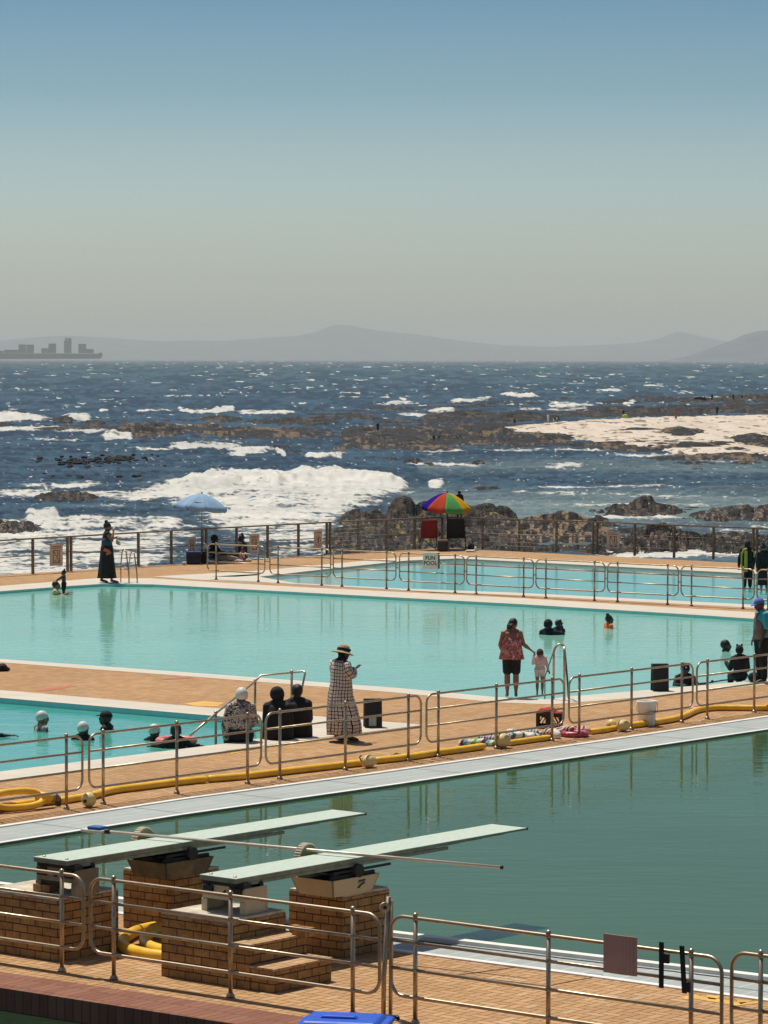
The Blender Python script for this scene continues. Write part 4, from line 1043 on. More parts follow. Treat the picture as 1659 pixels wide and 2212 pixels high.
M_BOARDTOP = mat('pale mint board tread', (0.43, 0.51, 0.43), 0.8, var=0.12, nscale=14, bump=0.5, bdist=0.004)
M_BOARDALU = mat('oxidised board aluminium', (0.22, 0.24, 0.18), 0.5, 0.4, var=0.3, nscale=9)
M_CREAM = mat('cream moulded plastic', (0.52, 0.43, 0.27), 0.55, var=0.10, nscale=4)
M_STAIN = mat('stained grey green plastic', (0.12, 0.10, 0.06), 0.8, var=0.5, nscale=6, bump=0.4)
M_BLACKM = mat('black painted steel', (0.012, 0.012, 0.012), 0.55, var=0.3)
M_LOGO = mat('navy print', (0.02, 0.024, 0.04), 0.6)
def springboard(rear_c, ped_f, tray_m, stand_m, lab, dirty):
    """rear_c: world point on deck under the rear end; everything along V"""
    zt = 1.075
    L, W = 5.07, 0.51
    t = thing('springboard', lab[0], 'diving board', rear_c, ANG)
    b = MB(); n = 12
    for i in range(n):                                         # deck plank with tapering tip
        y0, y1 = L * i / n, L * (i + 1) / n
        th = 0.045 if y1 < 3.2 else 0.045 - 0.025 * (y1 - 3.2) / 1.7
        b.box((0, (y0 + y1) / 2, zt - th / 2 - 0.004), (W - 0.01, L / n, th))
    b.build('plank', M_BOARDALU, t)
    b = MB(); b.box((0, L / 2, zt), (W, L, 0.008)); b.build('tread_surface', M_BOARDTOP, t)
    for sx in (-1, 1):
        b = MB(); b.box((sx * (W / 2 - 0.02), 1.9, zt - 0.07), (0.03, 3.4, 0.035)); b.build('stringer', M_BOARDALU, t)
    b = MB(); b.box((0, L + 0.012, zt - 0.008), (W, 0.024, 0.03)); b.build('tip_guard', M_BLACKM, t)
    # rear anchor
    s = thing('springboard_anchor', lab[1], 'board stand', rear_c + Z * 0.686 + V * 0.10, ANG)
    b = MB()
    w2 = 0.30
    b.box((0, 0.0, 0.20), (0.60, 0.022, 0.13)); b.box((0, 0.34, 0.20), (0.60, 0.022, 0.13))
    b.box((-0.05, 0.0, 0.275), (0.26, 0.022, 0.03))
    for sx in (-1, 1):
        b.box((sx * 0.29, 0.17, 0.14), (0.022, 0.36, 0.28))
        for y in (0.0, 0.34):
            b.box((sx * 0.27, y, 0.067), (0.08, 0.028, 0.134))
    b.box((0, 0.17, 0.205), (0.58, 0.32, 0.02))
    bevel(b.build('housing', stand_m, s), 0.008)
    b = MB()
    for sx in (-1, 1): b.box((sx * 0.20, -0.012, 0.235), (0.13, 0.06, 0.09)); b.box((sx * 0.20, 0.30, 0.25), (0.13, 0.06, 0.11))
    b.box((0, 0.05, 0.305), (0.58, 0.12, 0.055)); b.box((0, 0.30, 0.305), (0.50, 0.06, 0.05))
    b.build('clamp', M_BLACKM, s)
    for sx in (-0.17, 0.17):
        b = MB(); b.ell((sx, -0.015, 0.395), 0.022, 0.022, 0.014, 10, 6); b.build('bolt', M_STEEL, s)
    b = MB()
    b.prism([(-0.05, -0.03), (0.02, -0.03), (0.045, 0.03), (0.02, 0.028), (-0.01, 0.0)], 0.0115, 0.0135, axes=(Vector((1, 0, 0)), Z, Vector((0, -1, 0))), origin=(0, 0, 0.215))
    b.box((0.09, -0.0125, 0.235), (0.06, 0.003, 0.02)); b.build('emblem', M_LOGO, s)
    # fulcrum tray
    f = thing('fulcrum_tray', lab[2], 'board stand', ped_f + Z * 0.686, ANG)
    b = MB()
    wb, lb_, wt, lt, hh = 0.50, 0.66, 0.60, 0.80, 0.19
    def wallp(p, q, pt, qt):
        i0 = len(b.v)
        nrm = Vector((0, 0, 0)); c = (Vector(p) + Vector(q)) / 2; c.z = 0; inn = -c.normalized() * 0.018
        for a in (p, q, qt, pt): b.v.append(Vector(a))
        for a in (p, q, qt, pt): b.v.append(Vector(a) + inn)
        for fc in ((0, 1, 2, 3), (7, 6, 5, 4), (0, 4, 5, 1), (1, 5, 6, 2), (2, 6, 7, 3), (3, 7, 4, 0)): b.face([i0 + k for k in fc])
    B4 = [(-wb / 2, -lb_ / 2, 0), (wb / 2, -lb_ / 2, 0), (wb / 2, lb_ / 2, 0), (-wb / 2, lb_ / 2, 0)]
    T4 = [(-wt / 2, -lt / 2, hh), (wt / 2, -lt / 2, hh), (wt / 2, lt / 2, hh), (-wt / 2, lt / 2, hh)]
    for k in range(4): wallp(B4[k], B4[(k + 1) % 4], T4[k], T4[(k + 1) % 4])
    b.box((0, 0, 0.008), (wb - 0.03, lb_ - 0.03, 0.014)); b.build('tray', tray_m, f)
    b = MB(); b.box((0, 0, 0.10), (0.44, 0.58, 0.12)); 
    for sx in (-1, 1): b.box((sx * 0.24, 0, 0.205), (0.03, 0.74, 0.045))
    b.tube([(-0.28, 0.06, 0.255), (0.30, 0.06, 0.255)], 0.075, 20); b.build('roller', M_BLACKM, f)
    b = MB(); b.box((0.245, 0.16, 0.335 - 0.075), (0.02, 0.98, 0.026)); b.build('track_bar', M_BLACKM, f)
    # toothed hand wheel
    b = MB(); wc = Vector((-0.42, 0.0, 0.345)); nt_ = 30; rr_ = 0.155
    poly = []
    for k in range(nt_ * 4):
        a = 2 * math.pi * k / (nt_ * 4); r_ = rr_ * (1.0 if (k % 4) < 2 else 0.93); poly.append((r_ * math.cos(a), r_ * math.sin(a)))
    b.prism(poly, -0.045, 0.045, axes=(Vector((0, 1, 0)), Z, Vector((1, 0, 0))), origin=wc)
    w = b.build('hand_wheel', mat('bleached cream wheel', (0.58, 0.50, 0.36), 0.6, var=0.12), f)
    b = MB(); b.tube([wc + Vector((0.046, 0, 0)), wc + Vector((0.052, 0, 0))], 0.135, 28); b.build('wheel_disc', mat('yellow green wheel face', (0.30, 0.30, 0.12), 0.6, var=0.2), w)
    b = MB(); b.tube([wc, wc + Vector((0.4, 0.05, -0.03))], 0.02, 10); b.build('axle', M_BLACKM, f)
    if not dirty:
        o_ = Vector((wb / 2 + 0.029, 0.10, 0.105)); az = Vector((0.966, 0, -0.25)).normalized(); ax = Vector((0, 1, 0)); ay = az.cross(ax)
        b = MB(); b.prism([(-0.055, 0.035), (-0.05, 0.05), (0.065, 0.05), (0.065, 0.04), (-0.03, 0.033)], 0.002, 0.004, axes=(ax, ay, az), origin=o_)
        b.prism([(-0.055, -0.045), (-0.01, -0.045), (0.01, -0.02), (0.065, 0.0), (0.065, 0.015), (0.02, 0.012), (-0.02, -0.008)], 0.002, 0.004, axes=(ax, ay, az), origin=o_)
        for k in range(6):
            b.box(o_ + ax * (-0.045 + 0.02 * k) + ay * (0.022 + 0.002 * k) + az * 0.003, (0.006, 0.02, 0.002), (ax, ay, az))
        b.build('emblem', M_LOGO, f)
    return t
r2 = G(470, 1894.5, 1.075); r2.z = 0; r1 = G(108, 1856, 1.075); r1.z = 0
f2 = r2 + V * 1.92; f1 = r1 + V * 1.92
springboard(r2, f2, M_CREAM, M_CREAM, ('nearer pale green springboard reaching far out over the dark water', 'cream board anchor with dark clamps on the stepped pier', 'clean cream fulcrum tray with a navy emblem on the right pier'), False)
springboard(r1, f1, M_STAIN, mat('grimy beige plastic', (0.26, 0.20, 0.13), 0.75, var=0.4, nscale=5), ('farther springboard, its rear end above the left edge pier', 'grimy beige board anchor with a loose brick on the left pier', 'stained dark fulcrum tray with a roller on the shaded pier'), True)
b = MB(); b.box((0, 0, 0.04), (0.23, 0.11, 0.08)); bk = b.build('loose_brick', M_BRICK, None, ca + Z * 0.69 + U * 0.12 - V * 0.22, ANG + 0.1)
tag(bk, 'loose brick lying against the grimy anchor on the left pier', 'brick')
# pool net lying across both boards
pa, pb_ = G(196, 1793, 1.13), G(1082, 1873.5, 1.115)
t = thing('pool_net', 'long aluminium pole with a blue and white net head, lying across both springboards', 'pool net', pa)
d = (pb_ - pa)
b = MB(); b.tube([d * 0.035, d], 0.017, 12); b.build('pole', mat('bleached aluminium pole', (0.62, 0.57, 0.46), 0.4, 0.3, var=0.1), t)
b = MB(); b.tube([d * 0.028, d * 0.05], 0.028, 12); b.build('coupling', M_BLACKM, t)
b = MB(); b.tube([d * 1.0, d * 1.004], 0.021, 12); b.build('end_cap', M_BLACKM, t)
dn = d.normalized()
b = MB(); b.box(dn * 0.06 + Z * 0.0, (0.30, 0.16, 0.035), (dn, Vector((-dn.y, dn.x, 0)), Z)); bevel(b.build('net_frame', mat('white net frame', (0.62, 0.6, 0.55), 0.5), t), 0.012)
b = MB(); b.box(dn * 0.09 + Z * 0.035, (0.19, 0.14, 0.035), (dn, Vector((-dn.y, dn.x, 0)), Z)); bevel(b.build('net_bag', mat('blue net cloth', (0.02, 0.10, 0.28), 0.7), t), 0.012)

# ================================================================= yellow float line, balls, buoy
M_YEL = mat('yellow vinyl float tube', (0.78, 0.45, 0.035), 0.45, var=0.16, nscale=4)
M_YEL2 = mat('bleached yellow float', (0.66, 0.50, 0.20), 0.5, var=0.12, nscale=5)
GY = 'lengths of the yellow float line'
def hose(pts, r, label, cat='pool float line', name='float_tube', seams=0, m=M_YEL):
    P3 = [G(x, y) + Z * r for x, y in pts]
    # smooth
    Q = []
    for i in range(len(P3) - 1):
        p0 = P3[max(i - 1, 0)]; p1 = P3[i]; p2 = P3[i + 1]; p3 = P3[min(i + 2, len(P3) - 1)]
        for k in range(6):
            s_ = k / 6
            Q.append(0.5 * ((2 * p1) + (p2 - p0) * s_ + (2 * p0 - 5 * p1 + 4 * p2 - p3) * s_ * s_ + (3 * p1 - p0 - 3 * p2 + p3) * s_ ** 3))
    Q.append(P3[-1])
    b = MB(); b.tube(Q, [r * 0.8] + [r] * (len(Q) - 2) + [r * 0.8], 14)
    o = b.build(name, m); tag(o, label, cat, GY)
    return o
hose([(-60, 1759), (0, 1754), (40, 1748), (90, 1741), (118, 1738)], 0.062, 'yellow tube under the rescue buoy at the left edge')
hose([(129, 1738), (160, 1733), (185, 1729)], 0.055, 'short yellow tube between the rescue buoy and the first ball')
hose([(200, 1727), (240, 1716), (300, 1708), (380, 1698), (446, 1691)], 0.058, 'long yellow tube in front of the white capped swimmers')
hose([(447.5, 1690.8), (520, 1685), (600, 1676), (700, 1664.5), (784, 1655)], 0.058, 'long yellow tube in front of the straw hat woman')
hose([(810, 1651), (880, 1643), (940, 1634), (1000, 1626), (1046, 1619)], 0.058, 'yellow tube passing the flip flops')
hose([(1098, 1612), (1140, 1606), (1188, 1599.5)], 0.052, 'yellow tube with a cut end under the striped towels')
hose([(1275, 1587), (1300, 1584), (1333, 1578)], 0.052, 'short yellow tube between the pink ring and the twin floats')
hose([(1362, 1574), (1400, 1569), (1450, 1561), (1478, 1553), (1505, 1541), (1540, 1536), (1590, 1535.5), (1640, 1536), (1720, 1534)], 0.058, 'yellow tube curving away at the right edge')
GBL = 'float balls on the yellow line'
def ball(x, y, r, label, hole=True, stretch=1.0):
    p = G(x, y) + Z * r
    t = thing('float_ball', label, 'float', p, ANG, GBL)
    b = MB(); b.ell((0, 0, 0), r, r * stretch, r, 20, 12); b.build('ball', M_YEL2, t)
    if hole:
        b = MB(); b.tube([(0.02, -r * 0.9, -0.01), (0.03, -r * 1.02, -0.012)], r * 0.26, 12); b.build('bore', mat('float bore', (0.05, 0.03, 0.01)), t)
    return t
ball(192, 1743.5, 0.110, 'cream ball float nearest the rescue buoy')
ball(797, 1658.5, 0.105, 'cream ball float with a hook, in front of the straw hat woman', False, 1.3)
ball(1086, 1616, 0.125, 'large yellow ball float among the towels', False, 1.2)
ball(1321, 1578, 0.100, 'round ball float lying just behind the twin float')
ball(1346, 1580, 0.105, 'oval ball float bound with rope, right of the round one', False, 1.4)
b = MB(); b.tube([(-0.12, 0.02, 0.1), (-0.15, 0, 0.17), (-0.12, 0, 0.2)], 0.012, 8)
hk = b.build('hook', mat('rusty hook', (0.10, 0.06, 0.04), 0.7), None, G(797, 1658.5)); tag(hk, 'small bent hook sticking up from the cream ball float', 'hook')
# rescue buoy
pc = G(38, 1752); t = thing('rescue_buoy', 'yellow looped rescue buoy lying on the float line at the left edge', 'rescue buoy', pc + Z * 0.17, ANG + R(90) - 0.2); t.rotation_euler[0] = 0.75
b = MB(); pts = []
for k in range(40):
    a = 2 * math.pi * k / 40; ex = 0.42 * math.copysign(abs(math.cos(a)) ** 0.75, math.cos(a)); ey = 0.15 * math.copysign(abs(math.sin(a)) ** 0.8, math.sin(a))
    pts.append((ex, ey, 0))
b.tube(pts, 0.05, 12, closed=True); b.build('loop', M_YEL, t)
b = MB(); b.tube([(0.36, 0, 0.0), (0.56, 0, -0.03), (0.66, 0.0, -0.05)], [0.085, 0.07, 0.03], 12); b.build('nose', M_YEL, t)
b = MB(); b.tube([(0.60, 0, -0.045), (0.635, 0, -0.045)], 0.062, 12); b.tube([(0.70, 0, -0.05), (0.72, 0, -0.05)], 0.055, 12); b.build('strap', mat('dirty rope strap', (0.25, 0.2, 0.13), 0.8), t)
b = MB(); b.prism([(-0.045, -0.06), (0.05, -0.07), (0.06, 0.0), (0.05, 0.06), (0.0, 0.065), (-0.03, 0.0)], -0.02, 0.02, axes=(V, Z, -U))
bb = b.build('rubber_block', M_BLACKM, None, G(124, 1741) + Z * 0.07); tag(bb, 'small black rubber block beside the rescue buoy', 'block')
# big yellow tube behind the stepped pier and the small ball
o_ = [(352, 2055), (320, 2048), (285, 2038), (264, 2030), (262, 2018), (276, 2008), (300, 2002)]
cpts = [G(x, y + 17) for x, y in ((380, 2064), (350, 2062), (320, 2058), (290, 2051), (270, 2042), (264, 2030), (274, 2018), (300, 2006), (340, 1998), (390, 1994))]
t = thing('coiled_float_tube', 'thick yellow float tube looped in a double bend behind the stepped pier', 'pool float line', cpts[4])
for j, off in enumerate(((0, 0, 0), (0.24, 0.13, 0))):
    Q = [p - cpts[4] + Vector(off) * (1.0) + Z * 0.068 for p in cpts]
    if j == 1: Q = [q + Vector((0.0, 0.0, 0.0)) for q in Q[1:-1]]
    S = []
    for i in range(len(Q) - 1):
        p0 = Q[max(i - 1, 0)]; p1 = Q[i]; p2 = Q[i + 1]; p3 = Q[min(i + 2, len(Q) - 1)]
        for k in range(5):
            s_ = k / 5; S.append(0.5 * ((2 * p1) + (p2 - p0) * s_ + (2 * p0 - 5 * p1 + 4 * p2 - p3) * s_ * s_ + (3 * p1 - p0 - 3 * p2 + p3) * s_ ** 3))
    b = MB(); b.tube(S, 0.066, 14); b.build('tube', M_YEL, t)
sb = MB(); sb.ell((0, 0, 0.07), 0.075, 0.075, 0.07, 14, 9); tag(sb.build('float_ball', M_YEL2, None, G(694, 2026)), 'small yellow ball half hidden behind the top brick step', 'float')

# ================================================================= boards, crate, bucket, towels
def aboard(x, y, w, hgt, label, sticker):
    p = G(x, y); t = thing('floor_board', label, 'notice board', p, 0.12)
    for sy, tl in ((-1, 0.10), (1, -0.10)):
        ax = (Vector((1, 0, 0)), Vector((0, math.cos(tl), -math.sin(tl))), Vector((0, math.sin(tl), math.cos(tl))))
        b = MB(); b.box(Vector((0, sy * 0.09, hgt / 2)), (w, 0.03, hgt), ax); bevel(b.build('panel', mat('black notice board', (0.008, 0.011, 0.010), 0.5, var=0.3), t), 0.004)
        b = MB()
        for sx in (-1, 1): b.box(Vector((sx * (w / 2 - 0.03), sy * 0.09 + sy * 0.02, hgt / 2)), (0.05, 0.02, hgt * 1.0), ax)
        b.box(Vector((0, sy * 0.09 + sy * 0.0, 0)) + ax[2] * (hgt - 0.01), (w * 1.02, 0.05, 0.035), ax)
        b.build('frame', M_BLACKM, t)
    if sticker:
        b = MB(); b.box((-0.02, -0.165, 0.12), (0.13, 0.004, 0.16)); b.build('sticker', mat('grey sticker', (0.30, 0.31, 0.28), 0.6), t)
    return t
aboard(805, 1571, 0.31, 0.50, 'black folding floor board with a small grey sticker, right of the straw hat woman', True)
aboard(1425, 1492.5, 0.32, 0.53, 'black floor board at the pool edge left of the leaning swimmer', False)
# crate
pc = G(1187, 1572); t = thing('plastic_crate', 'black slotted plastic crate with red netting in it', 'crate', pc, -0.12)
M_CRATE = mat('black crate plastic', (0.010, 0.010, 0.010), 0.5, var=0.3)
W_, D_, H_ = 0.44, 0.34, 0.27
for nm, c, ax_, ln in (('side_wall', (0, -D_ / 2, 0), Vector((1, 0, 0)), W_), ('side_wall', (0, D_ / 2, 0), Vector((1, 0, 0)), W_), ('end_wall', (-W_ / 2, 0, 0), Vector((0, 1, 0)), D_), ('end_wall', (W_ / 2, 0, 0), Vector((0, 1, 0)), D_)):
    b = MB(); c = Vector(c); o2 = Z.cross(ax_)
    for zz, hh in ((0.03, 0.06), (0.25, 0.045)): b.box(c + Z * zz, (ln, 0.016, hh), (ax_, o2, Z))
    b.box(c + Z * 0.14, (0.12, 0.014, 0.19), (ax_, o2, Z))
    for s_ in (-1, 1): b.box(c + ax_ * s_ * (ln / 2 - 0.02) + Z * 0.14, (0.04, 0.016, 0.19), (ax_, o2, Z))
    for s_ in (-1, 1):
        for q in (-0.03, 0.03):
            b.box(c + ax_ * (s_ * ln * 0.28 + q) + Z * 0.14, (0.014, 0.012, 0.24), (ax_ * math.cos(0.5 * s_) + Z * math.sin(0.5 * s_), o2, (Z * math.cos(0.5 * s_) - ax_ * math.sin(0.5 * s_))))
    b.build(nm, M_CRATE, t)
b = MB(); b.box((0, 0, 0.01), (W_, D_, 0.015)); b.build('floor', M_CRATE, t)
def lump(name, pts, label, cat, m, loc, seed=0, sub=2, res=0.02):
    """crumpled soft thing: overlapping flattened lumps fused into one surface"""
    b = MB(); rr = random.Random(seed)
    for (x, y, z, rx, ry, rz, a) in pts:
        M = Matrix.Rotation(a, 3, 'Z') @ Matrix.Rotation(rr.uniform(-0.25, 0.25), 3, 'X')
        b.ell((x, y, z), rx, ry, rz, 12, 8, M)
    o = b.build(name, m, None, loc)
    md = o.modifiers.new('fuse', 'REMESH'); md.mode = 'VOXEL'; md.voxel_size = res; md.use_smooth_shade = True
    tx = bpy.data.textures.new('crumple', 'CLOUDS'); tx.noise_scale = 0.06
    dm = o.modifiers.new('crumple', 'DISPLACE'); dm.texture = tx; dm.strength = 0.035; dm.mid_level = 0.5
    if label: tag(o, label, cat)
    return o
lump('netting', [(-0.08, 0, 0.27, 0.15, 0.13, 0.09, 0), (0.02, 0.02, 0.29, 0.10, 0.1, 0.08, 0), (0.13, 0.0, 0.24, 0.1, 0.1, 0.06, 0)], 'heap of bright red netting bulging out of the black crate', 'netting', mat('red netting', (0.45, 0.03, 0.012), 0.8, var=0.4, nscale=30, bump=0.8), pc, 3)
b = MB(); W2 = Vector((1, 0, 0)); Y2 = Vector((0, 1, 0))
pc2 = G(1397, 1568); t = thing('bucket', 'large translucent white plastic bucket standing on the paving', 'bucket', pc2)
mb_, nt = new_mat('white bucket plastic'); h = N(nt)
h.out(h.ramp(h.noise(h.coord('Object'), 6, 4), [(0.3, (0.66, 0.64, 0.58)), (0.7, (0.80, 0.78, 0.72))]), 0.4)
b = MB(); n = 28; R0 = [(0.0, 0.002, 0.135), (0, 0.02, 0.145), (0, 0.40, 0.175), (0, 0.415, 0.185), (0, 0.44, 0.187), (0, 0.45, 0.18), (0, 0.44, 0.172), (0, 0.05, 0.138)]
b.loft([(Vector((0, 0, z)), W2 * r_, Y2 * r_) for _, z, r_ in R0], n); b.build('body', mb_, t)
b = MB(); b.tube([(-0.185, 0, 0.42), (-0.19, -0.06, 0.30), (-0.1, -0.19, 0.22), (0.1, -0.19, 0.22), (0.19, -0.06, 0.30), (0.185, 0, 0.42)], 0.005, 6); b.build('handle', M_WIRE, t)
# towels: striped and flowered
def stripe_mat(name, cols, scale, rot, soft=0.02):
    m, nt = new_mat(name); h = N(nt)
    v = h.coord('Object', rotz=rot); s = h.n('ShaderNodeSeparateXYZ'); h.link(v, s.inputs[0])
    d_ = h.math('ADD', s.outputs[0], h.math('MULTIPLY', h.noise(h.coord('Object'), 5, 2), 0.10))
    fr = h.math('FRACT', h.math('MULTIPLY', d_, scale)); st = []
    for i, c in enumerate(cols): st.append((i / len(cols), c))
    h.out(h.ramp(fr, st, 'CONSTANT'), 0.9, spec=0.1)
    return m
T1 = stripe_mat('green striped towel', [(0.62, 0.6, 0.52), (0.10, 0.42, 0.08), (0.65, 0.62, 0.55), (0.10, 0.03, 0.08), (0.15, 0.35, 0.4)], 3.2, 0.5)
T2 = stripe_mat('violet striped towel', [(0.66, 0.63, 0.58), (0.16, 0.12, 0.22), (0.68, 0.65, 0.6), (0.30, 0.26, 0.32)], 9, 0.3)
T3 = stripe_mat('teal striped towel', [(0.72, 0.7, 0.64), (0.05, 0.22, 0.20), (0.72, 0.7, 0.64), (0.70, 0.68, 0.6)], 8, -0.9)
T4 = stripe_mat('pink striped towel', [(0.66, 0.5, 0.46), (0.05, 0.03, 0.03), (0.7, 0.62, 0.58), (0.45, 0.08, 0.10)], 9, 0.8)
lump('towel', [(-0.1, 0, 0.05, 0.16, 0.12, 0.07, 0), (0.1, 0.03, 0.06, 0.18, 0.1, 0.07, 0.3), (0.28, 0.04, 0.05, 0.14, 0.1, 0.05, 0)], 'crumpled towel with green and plum stripes, leftmost of the heap', 'towel', T1, G(1022, 1612), 1)
lump('towel', [(0, 0, 0.06, 0.2, 0.12, 0.07, 0), (0.2, 0.05, 0.07, 0.16, 0.1, 0.07, 0.4), (-0.15, 0.08, 0.05, 0.12, 0.08, 0.05, 0)], 'white towel with violet stripes, in the middle of the heap', 'towel', T2, G(1064, 1601), 2)
lump('towel', [(0, 0, 0.07, 0.2, 0.13, 0.08, 0), (0.22, -0.02, 0.06, 0.16, 0.12, 0.07, -0.3), (-0.1, 0.08, 0.12, 0.1, 0.08, 0.06, 0)], 'white towel with thin dark green lines under the railing', 'towel', T3, G(1118, 1597), 3)
lump('towel', [(0, 0, 0.07, 0.11, 0.09, 0.08, 0), (0.1, 0.02, 0.05, 0.09, 0.08, 0.06, 0)], 'small bundled towel with violet lines left of the crate post', 'towel', T2, G(1150, 1592), 4)
lump('towel', [(0, 0, 0.07, 0.12, 0.12, 0.08, 0), (0.14, 0.04, 0.08, 0.12, 0.1, 0.07, 0), (0.3, 0.1, 0.12, 0.16, 0.1, 0.06, 0)], 'pink and black striped towel under the black crate', 'towel', T4, G(1187, 1591), 5)
lump('towel', [(0, 0, 0.07, 0.07, 0.15, 0.09, 0.2)], 'pale rolled towel standing next to the pink ring', 'towel', mat('off white towel', (0.66, 0.60, 0.54), 0.9, bump=0.6), G(1202, 1595), 6)
def ring_float(name, loc, a, r, label, m, flat=1.0, rz=0.0, cat='swim ring'):
    b = MB(); pts = [(a * math.cos(2 * math.pi * k / 36), a * 0.9 * math.sin(2 * math.pi * k / 36), r * flat) for k in range(36)]
    b.tube(pts, r, 12, closed=True)
    o = b.build(name, m, None, loc, rz); tag(o, label, cat); return o
mpk, nt = new_mat('pink printed vinyl'); h = N(nt)
vo = h.n('ShaderNodeTexVoronoi'); h.link(h.coord('Object'), vo.inputs[0]); vo.inputs['Scale'].default_value = 9
h.out(h.mix(h.ramp(vo.outputs[0], [(0.28, 1.0), (0.34, 0.0)]), (0.42, 0.07, 0.09), (0.62, 0.32, 0.32)), 0.35)
ring_float('swim_ring', G(1242, 1591), 0.20, 0.05, 'deflating deep pink swim ring heaped at the end of the towels', mpk)
ring_float('swim_ring', G(1252, 1585) + Z * 0.03, 0.15, 0.045, 'second pink swim ring, patterned white, lying on the deep pink one', T4)
ring_float('swim_ring', G(1523, 1533.5), 0.26, 0.04, 'pale pink swim ring flat on the paving at the bend of the yellow tube', mat('pale pink vinyl', (0.62, 0.36, 0.33), 0.4, var=0.15), 0.8)
# flip flops
def slipper(loc, rz, label, m):
    t = thing('flip_flop', label, 'sandal', loc, rz)
    poly = [(0.045 * math.cos(a) * (1 if math.sin(a) > 0 else 0.8), 0.125 * math.sin(a)) for a in [2 * math.pi * k / 18 for k in range(18)]]
    b = MB(); b.prism(poly, 0.0, 0.018); b.build('sole', m, t)
    b = MB(); b.tube([(-0.04, -0.01, 0.018), (-0.025, 0.03, 0.05), (0, 0.07, 0.02)], 0.007, 6); b.tube([(0.04, -0.01, 0.018), (0.025, 0.03, 0.05), (0, 0.07, 0.02)], 0.007, 6); b.build('strap', M_BLACKM, t)
M_SHOE = mat('dark rubber sole', (0.03, 0.02, 0.015), 0.7)
slipper(G(860, 1633), 1.3, 'dark flip flop lying left, near the railing post', M_SHOE); slipper(G(868, 1635), 1.7, 'second dark flip flop, touching the first one', M_SHOE)
slipper(G(1640, 1534), 0.6, 'brown sandal on the yellow tube at the right edge', mat('brown sandal', (0.14, 0.07, 0.03), 0.7))
lump('bag', [(0, 0, 0.08, 0.12, 0.1, 0.09, 0), (0.08, 0.02, 0.04, 0.1, 0.08, 0.04, 0)], 'black bag on the paving at the left edge beside the big pool', 'bag', mat('black bag cloth', (0.012, 0.011, 0.01), 0.8), G(4, 1450), 8)
# floor grate shadows are cast by the real railing; the drain beside it
b = MB()
# faded pink board and black straps on the near railing
def near_pt(x, z=0.0): return G(x, neary(x)) + Z * z
dn2 = (near_pt(1492) - near_pt(897)).normalized(); nn2 = Vector((dn2.y, -dn2.x, 0))
mp, nt = new_mat('faded pink board'); h = N(nt)
h.out(h.ramp(h.noise(h.coord('Object'), 3, 5, 0.6), [(0.3, (0.52, 0.28, 0.20)), (0.7, (0.60, 0.34, 0.25))]), 0.75)
pbx = near_pt(1343) + nn2 * 0.03; pbx.z = CAMH - (2069 - HOR) / FOC * pbx.y
t = thing('blank_sign', 'faded pinkish brown blank board tied to the near railing', 'sign', pbx, math.atan2(dn2.y, dn2.x))
b = MB(); 
for i in range(10):
    x0 = -0.188 + 0.0376 * i; yy = -0.012 * math.sin(math.pi * (i + 0.5) / 10)
    b.box((x0 + 0.0188, yy, 0), (0.0381, 0.008, 0.365))
b.build('board', mp, t)
for k, (px, za, zb_, lean, lb) in enumerate(((1432, 1.13, 0.70, 0.0, 'black clamp strap hanging upright from the near railing, left of the pair'), (1478, 1.12, 0.68, 0.05, 'slanted black clamp strap with a dark buckle, right of the pair'))):
    p = near_pt(px + (0 if k == 0 else -4)) + nn2 * 0.035
    t = thing('clamp_strap', lb, 'strap', p, math.atan2(dn2.y, dn2.x))
    b = MB(); b.box((lean / 2, 0, (za + zb_) / 2), (0.052, 0.012, za - zb_), (Vector((1, 0, 0)), Vector((0, 1, 0)), Vector((-lean, 0, 0.7)).normalized())); bevel(b.build('strap', mat('black rubber strap', (0.014, 0.014, 0.012), 0.7, var=0.4), t), 0.004)
    b = MB(); b.box((0.05 + (0 if k == 0 else 0.02), 0.01, 0.98 if k == 0 else 0.74), (0.06, 0.03, 0.09)); bevel(b.build('buckle', M_BLACKM, t), 0.006)
# blue bin
pb3 = G(742, 2290); pb3.z = 0
t = thing('wheelie_bin', 'bright blue wheelie bin, only its lid showing at the bottom edge', 'bin', pb3, -0.18)
M_BIN = mat('bright blue bin plastic', (0.015, 0.085, 0.50), 0.45, var=0.12, nscale=5)
zt = 0.40
ztop = CAMH - (2203 - HOR) / FOC * pb3.y
Hb = ztop
b = MB(); b.loft([(Vector((0, 0, 0.02)), W2 * 0.30, Y2 * 0.26, lambda a: 1 / max(abs(math.cos(a)), abs(math.sin(a)))), (Vector((0, 0, Hb - 0.10)), W2 * 0.37, Y2 * 0.32, lambda a: 1 / max(abs(math.cos(a)), abs(math.sin(a))))], 32, smooth=False); b.build('body', M_BIN, t)
b = MB(); poly = [(-0.47, -0.36), (0.44, -0.36), (0.49, -0.1), (0.49, 0.33), (0.42, 0.38), (-0.40, 0.38), (-0.47, 0.2)]
poly = [(x_ * 0.88, y_ * 0.95) for x_, y_ in poly]; b.prism(poly, Hb - 0.10, Hb - 0.055); b.box((0, 0.0, Hb - 0.04), (0.74, 0.58, 0.05), taper=(0.9, 0.85)); lid = b.build('lid', M_BIN, t); bevel(lid, 0.018, 3)
b = MB(); b.box((-0.03, -0.05, Hb - 0.005), (0.36, 0.10, 0.03), taper=0.85); bevel(b.build('lid_handle', M_BIN, t), 0.01)
b = MB(); b.tube([(0.30, 0.38, Hb - 0.07), (0.44, 0.38, Hb - 0.07), (0.46, 0.30, Hb - 0.07)], 0.02, 8); b.tube([(-0.30, 0.40, Hb - 0.07), (0.30, 0.40, Hb - 0.07)], 0.015, 8); b.build('hinge', mat('dark blue hinge', (0.01, 0.02, 0.05), 0.5), t)
